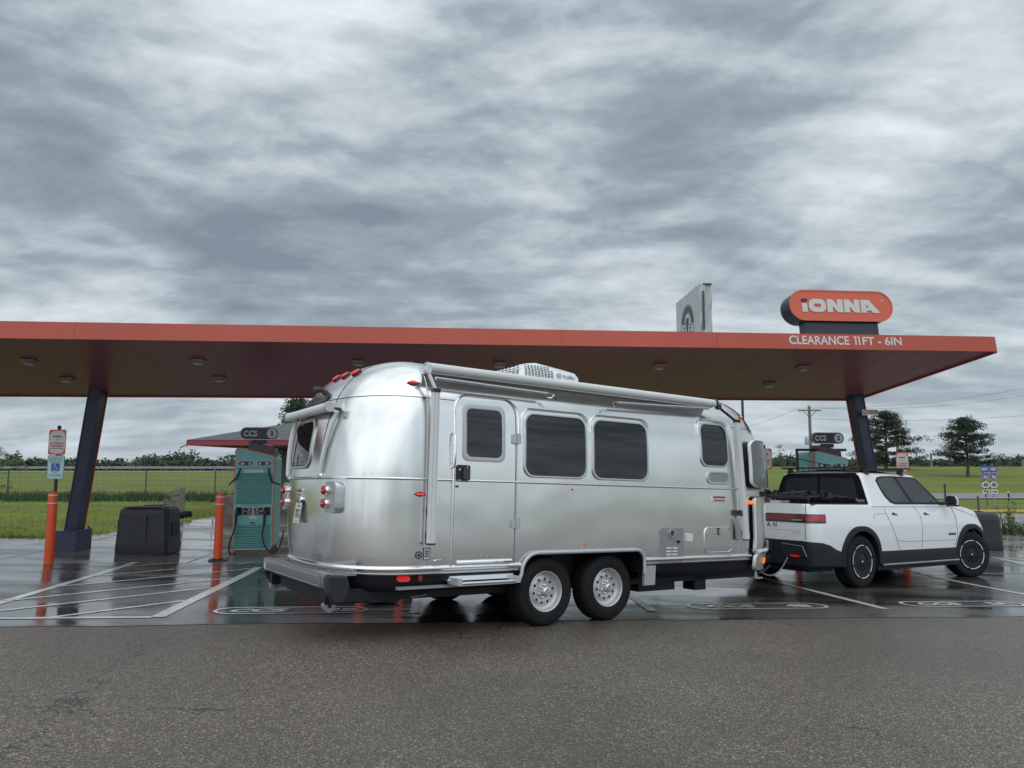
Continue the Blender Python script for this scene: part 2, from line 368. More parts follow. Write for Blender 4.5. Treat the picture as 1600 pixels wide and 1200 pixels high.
def textmesh(body, bold):
    if (body, bold) in _tx: return _tx[(body, bold)]
    c = bpy.data.curves.new('t', 'FONT'); c.body = body; c.size = 1; c.offset = bold; c.resolution_u = 4
    o = bpy.data.objects.new('t', c); COL.objects.link(o); bpy.context.view_layer.update()
    me = o.evaluated_get(bpy.context.evaluated_depsgraph_get()).to_mesh()
    v = [(p.co.x, p.co.y) for p in me.vertices]; f = [tuple(p.vertices) for p in me.polygons]
    bpy.data.objects.remove(o); bpy.data.curves.remove(c)
    x0 = min(p[0] for p in v); x1 = max(p[0] for p in v); y0 = min(p[1] for p in v); y1 = max(p[1] for p in v)
    r = ([(a - x0, b - y0) for a, b in v], f, (x1 - x0, y1 - y0)); _tx[(body, bold)] = r; return r
def rrect(cx, cy, w_, h_, r, n=6):
    r = min(r, w_ / 2 - 1e-4, h_ / 2 - 1e-4); o = []
    for qx, qy, a0 in ((1, 1, 0), (-1, 1, 90), (-1, -1, 180), (1, -1, 270)):
        for i in range(n + 1):
            a = R(a0 + 90 * i / n); o.append((cx + qx * (w_ / 2 - r) + r * math.cos(a), cy + qy * (h_ / 2 - r) + r * math.sin(a)))
    return o
def ringpatch(mb, f, loop, c, m, k=6, edge=None):
    cx = sum(p[0] for p in loop) / len(loop); cy = sum(p[1] for p in loop) / len(loop); rows = []
    if edge is not None: rows.append([f(a, b, edge) for a, b in loop])
    for i in range(k):
        t = 1 - i / k; rows.append([f(cx + (a - cx) * t, cy + (b - cy) * t, c) for a, b in loop])
    rows.append([f(cx, cy, c)] * len(loop)); mb.grid(rows, m, True)
def framepatch(mb, f, l0, l1, c0, c1, m):
    # moulding between outer loop l0 and inner loop l1
    mid = [((a + c) / 2, (b + d) / 2) for (a, b), (c, d) in zip(l0, l1)]
    mb.grid([[f(a, b, c0) for a, b in l0], [f(a, b, c1 * .8) for a, b in l0], [f(a, b, c1) for a, b in mid], [f(a, b, c1 * .8) for a, b in l1], [f(a, b, c0) for a, b in l1]], m, True)
def subdiv(loop, d):
    o = []
    for (a, b), (c, e_) in zip(loop, loop[1:] + loop[:1]):
        n = max(1, int(math.hypot(c - a, e_ - b) / d))
        o += [(a + (c - a) * i / n, b + (e_ - b) * i / n) for i in range(n)]
    return o
def boolean(o, cutters):
    for c in cutters:
        md = o.modifiers.new('x', 'BOOLEAN'); md.operation = 'DIFFERENCE'; md.solver = 'EXACT'; md.object = c
    bpy.context.view_layer.update(); dg = bpy.context.evaluated_depsgraph_get()
    me = bpy.data.meshes.new_from_object(o.evaluated_get(dg)); o.modifiers.clear(); o.data = me
    for c in cutters: bpy.data.objects.remove(c)

def bars(mb, f, cx, cy, w_, h_, n, m, c0, c1):
    # rows of print too small to read
    rg = random.Random(int(abs(cx * 991 + cy * 77)))
    for k in range(n):
        y = cy + h_ / 2 - h_ * (k + .5) / n; x = cx - w_ / 2; e_ = cx + w_ / 2 - rg.uniform(0, .15) * w_
        while x < e_ - w_ * .05:
            d = min(w_ * rg.uniform(.10, .26), e_ - x); mb.plate([[(x, y - h_ * .27 / n), (x + d, y - h_ * .27 / n), (x + d, y + h_ * .27 / n), (x, y + h_ * .27 / n)]], f, c0, c1, m); x += d + w_ * .04
def frame_m(o, x, y, z):
    return Matrix(((x[0], y[0], z[0], o[0]), (x[1], y[1], z[1], o[1]), (x[2], y[2], z[2], o[2]), (0, 0, 0, 1)))
def zrot(x, y, z, a): return Matrix.Translation((x, y, z)) @ Matrix.Rotation(a, 4, 'Z')

# ------------------------------------------------------------------ terrain
SL = [(-60, 0), (5, -.02), (7, -.0465), (12, -.0465), (14, -.02), (19, -.012), (23, 0), (3000, 0)]
def _slope(y):
    for (a, p), (b, q) in zip(SL, SL[1:]):
        if a <= y <= b: return p + (q - p) * (y - a) / (b - a)
    return 0
_T = [0.]
for i in range(1400): _T.append(_T[-1] + _slope(-40 + i * .05 + .025) * .05)
def _gi(y):
    y = max(-39.9, min(29.9, y)); k = (y + 40) / .05; i = int(k); return _T[i] + (_T[i + 1] - _T[i]) * (k - i)
_G0 = _gi(7.88)
def G(X, Y): return -.0175 * (max(-15, min(15, X)) - .35) + _gi(Y) - _G0
def sm(a, b, x):
    t = max(0, min(1, (x - a) / (b - a))); return t * t * (3 - 2 * t)
def yback(X):
    if X < -10.7: return 18.1 + .12 * (X + 12)
    if X < -10.3: return 18.3 + (X + 10.7) / .4 * 13
    if X < -3: return 31
    if X < -2: return 31 - (X + 3) * 10
    return 21 + .18 * (X + 2)
def TZ(X, Y):
    z = G(X, Y)
    rt = sm(-25, 15, X)
    z += sm(50, 110, Y) * (.52 + 1.28 * rt) - sm(118, 230, Y) * 3.2 - sm(230, 900, Y) * 6
    z -= .09 * (1 - sm(-.05, .35, Y - yback(X)))
    if X > 16 and 21 < Y < 60: z -= .0
    return z
def ray(px, py):
    X = (px - 800) / F; Z = -(py - 600) / F; c, s = math.cos(PITCH), math.sin(PITCH); return Vector((X, c - Z * s, s + Z * c))
def ong(px, py, fn=G):
    r = ray(px, py); lo, hi = 1., 400.
    for _ in range(40):
        m = (lo + hi) / 2; q = Vector((0, 0, H)) + r * (m / r.y)
        if q.z > fn(q.x, q.y): lo = m
        else: hi = m
    return q
def atY(px, py, Y):
    r = ray(px, py); return Vector((0, 0, H)) + r * (Y / r.y)

mb = MB()
xs = sorted(set([-900, -600, -400, -260, -180, -130] + [-100 + 4 * i for i in range(51)] + [130, 180, 260, 400, 600, 900] + [-12 + .5 * i for i in range(8)] + [-11 + .1 * i for i in range(8)] + [-3 + .25 * i for i in range(6)]))
ys = sorted(set([-300, -150, -80, -40, -20, -10, 0] + [1 + i for i in range(60)] + [17.5 + .15 * i for i in range(45)] + [30.5 + .15 * i for i in range(10)] + [62 + 3 * i for i in range(30)] + [160, 180, 200, 230, 280, 400, 700, 1500, 3000]))
mb.grid([[(x, y, TZ(x, y)) for x in xs] for y in ys], grass_m)
mb.build('ground', kind='structure', smooth=60)

def sheet(name, x0, x1, fa, fb, off, m, dx=1.0, dy=.3, fn=G, label=None):
    mb = MB(); nx = max(1, int((x1 - x0) / dx)); ln = max(abs(fb(x) - fa(x)) for x in (x0, (x0 + x1) / 2, x1)); ny = max(1, int(ln / dy)); rows = []
    for j in range(ny + 1):
        row = []
        for i in range(nx + 1):
            x = x0 + (x1 - x0) * i / nx; y = fa(x) + (fb(x) - fa(x)) * j / ny; row.append((x, y, fn(x, y) + off))
        rows.append(row)
    mb.grid(rows, m); return mb
edge1 = lambda x: 8.12 + (x + .35) * .17 + .03 * math.sin(x * 1.9) + .02 * math.sin(x * 5.3)
edge2 = lambda x: 13.30 + (x + 9.0) * .155
sheet('drive_lane', -45, 45, lambda x: -25, edge1, .012, lane_m, dx=.5).build('drive_lane', kind='structure', smooth=60)
sheet('charging_bays', -45, 45, lambda x: edge1(x) - .03, edge2, .016, wet_m, dx=.5).build('charging_bays', kind='structure', smooth=60)
mbc = sheet('concrete_pad', -45, 45, lambda x: edge2(x) - .02, yback, .012, conc_m, dx=.2)
def strip(mb, p, q, wd, off, m, fn=G, step=.25):
    p = Vector(p[:2]); q = Vector(q[:2]); d = q - p; n = max(1, int(d.length / step)); s_ = Vector((-d.y, d.x)).normalized() * wd / 2; rows = []
    for i in range(n + 1):
        c = p + d * i / n; rows.append([(c.x - s_.x, c.y - s_.y, fn(c.x - s_.x, c.y - s_.y) + off), (c.x + s_.x, c.y + s_.y, fn(c.x + s_.x, c.y + s_.y) + off)])
    mb.grid(rows, m)
for k in range(-9, 13):
    x = k * 3.4 + .8
    strip(mbc, (x, edge2(x) + .05), (x - .9, min(yback(x) - .1, edge2(x) + 7)), .018, .016, joint)
for yy in (1.15, 4.9):
    strip(mbc, (-40, edge2(-40) + yy), (40, edge2(40) + yy), .018, .017, joint)
mbc.build('concrete_pad', kind='structure', smooth=60)

# painted markings
mb = MB()
def pline(a, b, wd): strip(mb, ong(*a), ong(*b), wd, .021, paint_m)
strip(mb, ong(-700, 975), ong(237, 967), .10, .0205, paint_m)
pline((246, 967), (404, 888), .145)
pline((-60, 962), (211, 880), .12)
HL = [((-20, 945), (130, 930)), ((-80, 961), (240, 933))]
for i, (a, b) in enumerate([((0, 942), (60, 936)), ((60, 936), (150, 923)), ((0, 957), (64, 948)), ((64, 948), (360, 912)),
        ((72, 968), (130, 955))]): pass
for a, b in (((0, 942), (363, 905)), ((0, 957), (330, 920)), ((75, 968), (288, 941)), ((76, 920), (392, 890)), ((130, 903), (272, 891)), ((190, 887), (290, 880)), ((372, 883), (402, 879))):
    pline(a, b, .08)
strip(mb, ong(648, 961), ong(655, 921), .12, .0215, paint_m)
strip(mb, ong(655, 921), (-1.9, 13.9), .12, .0215, paint_m)
strip(mb, ong(1384, 954), (4.2, 15.0), .12, .0215, paint_m)
strip(mb, ong(1020, 957), (1.5, 14.5), .12, .0215, paint_m)
d_ = ong(1470, 905) - ong(1600, 931); a0 = ong(1600, 931)
strip(mb, (a0.x + .06, a0.y - 1.2), (a0.x + d_.x * 1.7, a0.y + d_.y * 1.7), .12, .0215, paint_m)
strip(mb, (10.9, 15.4), (11.3, 17.6), .12, .0225, paint_m); strip(mb, (11.2, 17.5), (14, 15.9), .12, .0228, paint_m)
mb.build('parking_lines', kind='structure')
def bay_mark(p, ang, num, name, Lx=2.02, Wy=.56):
    mb = MB(); c, s = math.cos(ang), math.sin(ang)
    def f(a, b, h): X = p[0] + a * c - b * s; Y = p[1] + a * s + b * c; return (X, Y, G(X, Y) + .022 + h)
    outer = rrect(0, 0, Lx, Wy, Wy / 2, 14); inner = rrect(0, 0, Lx - .10, Wy - .10, Wy / 2 - .05, 14)
    rows = [[f(a, b, 0) for a, b in outer], [f(a, b, 0) for a, b in inner]]; mb.grid(rows, paint_m, True)
    mb.text('CCS', f, -.36, 0, .62, .24, paint_m, c1=0, bold=.05, shear=.25); mb.text(num, f, .56, 0, .36, .24, paint_m, c1=0, bold=.05, shear=.15)
    mb.build(name, kind='structure')
A_ = ong(332, 957.5); B_ = ong(575, 955.5)
bay_mark(((A_.x + B_.x) / 2, (A_.y + B_.y) / 2 + .02), R(10), '3B', 'bay_marking', (B_ - A_).length * 1.0, .50)
A_ = ong(1072, 949.5); B_ = ong(1292, 949)
bay_mark(((A_.x + B_.x) / 2, (A_.y + B_.y) / 2), R(9.5), '4B', 'bay_marking', (B_ - A_).length, .50)
A_ = ong(1402, 944.5); B_ = ong(1605, 947)
bay_mark(((A_.x + B_.x) / 2, (A_.y + B_.y) / 2), R(9.5), '5A', 'bay_marking', (B_ - A_).length, .50)

# far roads on the right and behind the left field
sheet('side_road', 14, 120, lambda x: 48, lambda x: 56, .05, roadm, dx=4, dy=1, fn=TZ).build('side_road', kind='structure')
sheet('gravel_lot', 15.2, 60, lambda x: 25.5, lambda x: 33.8, .05, gravel, dx=2, dy=.5, fn=TZ).build('gravel_lot', kind='structure')
sheet('highway', -160, 20, lambda x: 110.5, lambda x: 117, .10, roadm, dx=4, dy=1, fn=TZ).build('highway', kind='structure')
sheet('highway', 20, 160, lambda x: 112, lambda x: 116, .08, roadm, dx=4, dy=1, fn=TZ).build('side_road', kind='structure')
mb = MB(); mb.tube([(15.5 + i * 3, 34.1, TZ(15.5 + i * 3, 34.1) + .13) for i in range(16)], .09, yellow, 6)
mb.build('yellow_kerb', label='faded yellow kerb rail beyond the gravel strip at far right', cat='kerb')

# ================================================================== canopy
CA = R(6.5); cax, cay = math.cos(CA), math.sin(CA)
def soff(X, Y): return 5.089 + .0175 * X - .11 * Y
B0 = Vector((8.96, 13.49, soff(8.96, 13.49)))
def cpt(s_, q, dz=0):  # s along the front edge (negative to the left), q behind it
    X = 8.96 + s_ * cax - q * cay; Y = 13.49 + s_ * cay + q * cax; return Vector((X, Y, soff(X, Y) + dz))
ex = (cpt(1, 0) - cpt(0, 0)).normalized(); ey = (cpt(0, 1) - cpt(0, 0)).normalized(); ez = ex.cross(ey).normalized(); ey = ez.cross(ex)
CM = frame_m(B0, ex, ey, ez)
canopy = thing('charging_canopy', CM, 'long orange flat canopy on leaning dark blue columns above the charging bays', 'canopy')
DP = 4.75; LN = 27.0; TH = .285
# deck outline with rounded right corners, in canopy-local metres
def deck(r, ins=0):
    E0 = .12; o = [(-LN, ins), (E0 - r - ins, ins)]
    for i in range(1, 7): a = R(-90 + 15 * i); o.append((E0 - r - ins + r * math.cos(a), r + ins + r * math.sin(a)))
    for i in range(0, 7): a = R(15 * i); o.append((E0 - r - ins + r * math.cos(a), DP - r - ins + r * math.sin(a)))
    o.append((-LN, DP - ins)); return o
mb = MB(); dk = deck(.16); n = len(dk)
mb.grid([[(a, b, 0) for a, b in dk], [(a, b, TH) for a, b in dk]], orange, True)
di = deck(.12, .05)
mb.grid([[(a, b, 0) for a, b in dk], [(a, b, 0) for a, b in di], [(a, b, .03) for a, b in di]], orange, True)
mb.grid([[(a, b, TH) for a, b in dk], [(a, b, TH) for a, b in di], [(a, b, TH - .05) for a, b in di]], orange, True)
mb.build('fascia', canopy, smooth=30)
mb = MB(); mb.plate([di], lambda a, b, c: (a, b, c), .031, .032, soffit_m); mb.plate([di], lambda a, b, c: (a, b, c), TH - .055, TH - .051, galv)
mb.build('soffit', canopy, smooth=30)
# fascia panel joints
for s_ in (-5.35, -8.15, -16.1, -19.3): mb = MB(); mb.box(s_ - .003, s_ + .003, -.0025, 0.0, .004, TH - .004, txtr); mb.build('fascia_joint', canopy)
mb = MB()
for i in range(22): mb.box(-LN + .4 + i * 1.24, -LN + .403 + i * 1.24, .06, DP - .06, .0295, .031, txtr)
mb.build('panel_seams', canopy)
# lettering on the fascia
def locpt(P): return CM.inverted() @ P
mb = MB(); a = locpt(atY(1229, 528, 13.2)); b = locpt(atY(1407, 530, 13.4))
ff = lambda x, y, c: (x, -c, y); wt_ = b.x - a.x - .02; ty = TH * .58; xa = a.x - .03
mb.text('CLEARANCE', ff, xa + wt_ * .265, ty, wt_ * .530, .165, cream, c1=.004, bold=.022); mb.text('FT - 6IN', ff, xa + wt_ * .824, ty, wt_ * .352, .158, cream, c1=.004, bold=.022)
for q in (.582, .614):
    x_ = xa + wt_ * q; mb.plate([[(x_, ty - .079), (x_ + .028, ty - .079), (x_ + .028, ty + .079), (x_ - .022, ty + .079), (x_ - .022, ty + .055), (x_, ty + .055)]], ff, 0, .004, cream)
mb.build('clearance_lettering', canopy, fixn=False)
# light fixtures under the soffit
first = None
for (px, py) in ((45, 565), (105, 593), (310, 565), (343, 592), (1030, 573), (1255, 575), (1202, 601), (780, 570), (560, 567), (820, 597), (-150, 563)):
    r = ray(px, py); t = (5.089 - H) / (r.z - .0175 * r.x + .11 * r.y); p = locpt(Vector((0, 0, H)) + r * t)
    if first is None:
        mb = MB(); mb.box(-.17, .17, -.15, .15, -.015, .036, fixt, .03); mb.lathe([(0, -.085), (.12, -.082), (.15, -.06), (.13, -.02), (.13, .0)], fixt, n=20)
        first = mb.build('light_fixture', canopy, smooth=35); first.scale = (.72, .72, .6)
        mb = MB(); mb.lathe([(0, -.089), (.10, -.0875), (.11, -.084)], offwhite, n=20); lens0 = mb.build('lens', first, smooth=35); o = first
    else:
        o = first.copy(); COL.objects.link(o); o.parent = canopy; l_ = lens0.copy(); COL.objects.link(l_); l_.parent = o
    o.location = (p.x, p.y, 0)
# columns (leaning inward), each with its plinth
def column(base, topw, flip, zb, hp=.40):
    mb = MB(); T = locpt(topw); A = locpt(Vector((base[0], base[1], zb)))
    c, s = cax, cay
    def W(P, a, b, z): return locpt(Vector((P[0] + a * c - b * s, P[1] + a * s + b * c, z)))
    def ring(k, z, hw, hd, dx=0, dy=0):
        P = (base[0] + (topw.x - base[0]) * k + dx * c - dy * s, base[1] + (topw.y - base[1]) * k + dx * s + dy * c)
        return [W(P, a, b, z) for a, b in ((-hw, -hd), (hw, -hd), (hw, hd), (-hw, hd))]
    zt = topw.z + .06
    lo = ring(.1, zb + hp - .03, .125, .155); hi = ring(1.02, zt, .125, .155)
    mb.hexa(lo, hi, navy)
    # recessed web on the front face edge lines
    for sx in (-1, 1):
        mb.hexa(ring(.1, zb + hp - .03, .012, .17, sx * .112), ring(1.02, zt, .012, .17, sx * .112), navy)
    o = mb.build('column', canopy)
    mb = MB(); k = -1 if flip else 1
    mb.hexa(ring(.1, zb + hp, .05, .016, k * .090, .172), ring(1.02, zt, .05, .016, k * .090, .172), orangeB); mb.build('orange_strip', o)
    mb = MB(); mb.hexa(ring(0, zb, .25, .36), ring(0, zb + hp, .25, .36), navy)
    for sx in (-1, 1):
        for sy in (-1, 1): mb.tube([W((base[0], base[1]), sx * .2, sy * .3, zb + hp - .01), W((base[0], base[1]), sx * .2, sy * .3, zb + hp + .045)], .02, navyd, 6)
    mb.build('plinth', o, bevel=.008); return o
cl = (-9.27, 15.75); ct = Vector((-8.83, 15.62, 0)); ct.z = soff(ct.x, ct.y)
column(cl, ct, False, G(*cl) - .02, .46)
tr_ = cpt(-.22, 4.22); cb = cpt(.30, 4.22); colR = column((cb.x, cb.y), tr_, True, G(cb.x, cb.y) - .02, .46)
# small notice on the right column
mb = MB(); p0 = atY(1346, 640, 17.35); p1 = atY(1373, 649, 17.35); xx = (p1 - p0).normalized()
def nf(a, b, c): q = Vector((p0.x, 0, p1.z)) + Vector((a * cax, 0, b)); q.y = 17.32 + a * cay - c; return tuple(locpt(q))
wN = p1.x - p0.x; hN = p0.z - p1.z
mb.plate([rrect(wN / 2, hN / 2, wN, hN, .01)], nf, -.006, 0, cream)
mb.plate([rrect(wN * .72, hN * .6, wN * .52, hN * .62, .005)], nf, 0, .002, txtd)
mb.plate([rrect(wN * .24, hN * .55, wN * .34, hN * .62, .03), rrect(wN * .24, hN * .55, wN * .24, hN * .38, .02)], nf, 0, .002, txtr)
bars(mb, nf, wN * .72, hN * .60, wN * .44, hN * .42, 3, cream, .002, .004)
mb.build('notice', canopy, fixn=False)

# pill-shaped roof sign
SX = locpt(atY(1314, 512, 13.45)).x
def glyphs(h):
    k = h
    def sc(l): return [(a * k, b * k) for a, b in l]
    out = []; x = 0
    out.append(('i', [sc([(0, 0), (.40, 0), (.40, .66), (0, .66)])])); x = .53
    out.append(('O', [sc(rrect(x + .66, .5, 1.32, 1, .42)), sc(rrect(x + .66, .5, .58, .28, .14))])); x += 1.42
    for _ in range(2):
        out.append(('N', [sc([(x, 0), (x + .42, 0), (x + .42, .46), (x + .80, 0), (x + 1.22, 0), (x + 1.22, 1), (x + .80, 1), (x + .80, .54), (x + .42, 1), (x, 1)])])); x += 1.32
    out.append(('A', [sc([(x, 0), (x + .42, 0), (x + .42, .17), (x + .78, .17), (x + .90, 0), (x + 1.48, 0), (x + .66, 1), (x, 1)]), sc([(x + .42, .40), (x + .62, .40), (x + .42, .66)])]))
    dot = sc(rrect(.20, .90, .46, .26, .13)); return out, dot, (x + 1.48) * k
def brandword(mb, f, cx, cy, h, m, md, c0, c1, wmax=None):
    g, dot, wd = glyphs(h); s_ = (wmax / wd) if wmax else 1
    f2 = lambda a, b, c: f(cx + (a - wd / 2) * s_, cy + (b - h / 2), c)
    for _, loops in g: mb.plate(loops, f2, c0, c1, m)
    mb.plate([dot], f2, c0, c1, md)
mb = MB(); sm_ = CM @ Matrix.Translation((SX, .30, TH + .13))
sgn = thing('roof_sign', sm_, 'orange pill shaped sign with white lettering standing on the canopy edge above the clearance lettering', 'sign')
pl = rrect(0, .46, 2.02, .585, .2925, 12)
fs = lambda a, b, c: (a, -c, b)
mb.plate([pl], fs, -.20, .16, orangeS, navyd); mb.plate([pl], lambda a, b, c: (a, -c, b), .16, -.20, navyd); mb.build('sign_box', sgn, smooth=30)
mb = MB(); mb.grid([[fs(a, b, .158) for a, b in rrect(0, .46, 2.03, .595, .2975, 12)], [fs(a, b, .168) for a, b in rrect(0, .46, 2.03, .595, .2975, 12)], [fs(a, b, .168) for a, b in rrect(0, .46, 1.975, .54, .27, 12)], [fs(a, b, .158) for a, b in rrect(0, .46, 1.975, .54, .27, 12)]], orangeS, True)
mb.build('rim', sgn, smooth=30)
mb = MB(); brandword(mb, fs, -.01, .455, .25, cream, navyd, .16, .172, 1.52); mb.text('TM', fs, .80, .57, .07, .025, cream, c1=.168); mb.build('lettering', sgn, fixn=False)
mb = MB(); mb.box(-.72, .72, -.10, .12, -.15, .18, navyd); mb.build('mount', sgn, bevel=.01)

# sign wrapped in grey tarpaulin, seen almost edge on
q0 = atY(1052, 513, 14.3); q1 = atY(1088, 513, 14.0)
ct0 = locpt(atY(1086, 513, 14.15))
A2 = Vector((3.56, 13.72, 0)); zb2 = soff(3.56, 13.72) + TH - .01
tc_ = thing('wrapped_sign', Matrix.Translation((A2.x, A2.y, zb2)), 'grey tarpaulin wrapped box sign with a round emblem on the canopy roof', 'sign')
mb = MB(); Hs = 1.18
P = [Vector((0, 0, 0)), Vector((.24, .03, 0)), Vector((.20, 1.75, 0)), Vector((-.06, 1.72, 0))]
# base outline: P0 near-left corner, P1 near-right, P2 far-right, P3 far-left
nU, nV = 14, 16; rows = []
ringp = []
for a, b, k in ((P[0], P[1], 8), (P[1], P[2], 10), (P[2], P[3], 4), (P[3], P[0], 14)):
    for i in range(k): ringp.append(a.lerp(b, i / k))
cen = (P[0] + P[1] + P[2] + P[3]) / 4
for j in range(nV + 1):
    t = j / nV; row = []
    for i, p in enumerate(ringp):
        fold = .014 * math.sin(i * 1.7 + t * 9) + .012 * math.sin(i * .9 - t * 15) if i < 9 else .004 * math.sin(i * .8 + t * 7)
        d = (p - cen).normalized(); row.append((p.x + d.x * fold, p.y + d.y * fold, t * Hs + (.01 * math.sin(i * 2.1) if j == nV else 0)))
    rows.append(row)
rows.append([(cen.x, cen.y, Hs + .02)] * len(ringp)); mb.grid(rows, tarp, True); mb.build('tarpaulin', tc_, smooth=35)
def wf(a, b, c):  # left face: a runs from the near corner backwards
    p = P[0].lerp(P[3], a / 1.722); n_ = Vector((-(P[3] - P[0]).y, (P[3] - P[0]).x, 0)).normalized(); p = p + n_ * (.012 + c); return (p.x, p.y, b)
def circ(cx, cy, r, n=28, a0=0, a1=360): return [(cx + r * math.cos(R(a0 + (a1 - a0) * i / n)), cy + r * math.sin(R(a0 + (a1 - a0) * i / n))) for i in range(n + (a1 - a0 < 360))]
mb = MB(); dk_ = mat('faded dark print', (.09, .08, .085), .6); cx_, cy_ = .86, .50
def arc(r0, r1, a0, a1, n=18): return circ(cx_, cy_, r1, n, a0, a1) + circ(cx_, cy_, r0, n, a0, a1)[::-1]
mb.plate([arc(.30, .42, 20, 175)], wf, 0, .003, dk_); mb.plate([arc(.30, .42, 205, 345)], wf, 0, .003, dk_)
mb.plate([arc(.44, .452, 0, 359.9, 30)], wf, 0, .003, dk_)
mb.plate([[(cx_ - .10, cy_ + .18), (cx_ + .10, cy_ + .18), (cx_ + .02, cy_ - .10), (cx_ + .02, cy_ - .28), (cx_ - .02, cy_ - .28), (cx_ - .02, cy_ - .10)]], wf, 0, .004, dk_)
for k in range(5): mb.plate([rrect(cx_ + .19 + .03 * (k % 2), cy_ + .10 - .08 * k, .07, .035, .01)], wf, 0, .004, dk_)
for k in range(3): mb.plate([rrect(cx_ - .22, cy_ + .02 - .07 * k, .08, .03, .01)], wf, 0, .004, dk_)
mb.build('round_emblem', tc_, fixn=False)
mb = MB()
for (a, z0, z1, wd) in ((.075, .72, 1.04, .035), (.07, .30, .74, .045)):
    p = P[0].lerp(P[1], a / .26); mb.box(p.x - wd / 2, p.x + wd / 2, p.y - .026, p.y - .02, z0, z1, blackg)
mb.box(.07, .24, -.012, .03, Hs - .02, Hs + .012, blackg)
mb.build('black_tape', tc_)

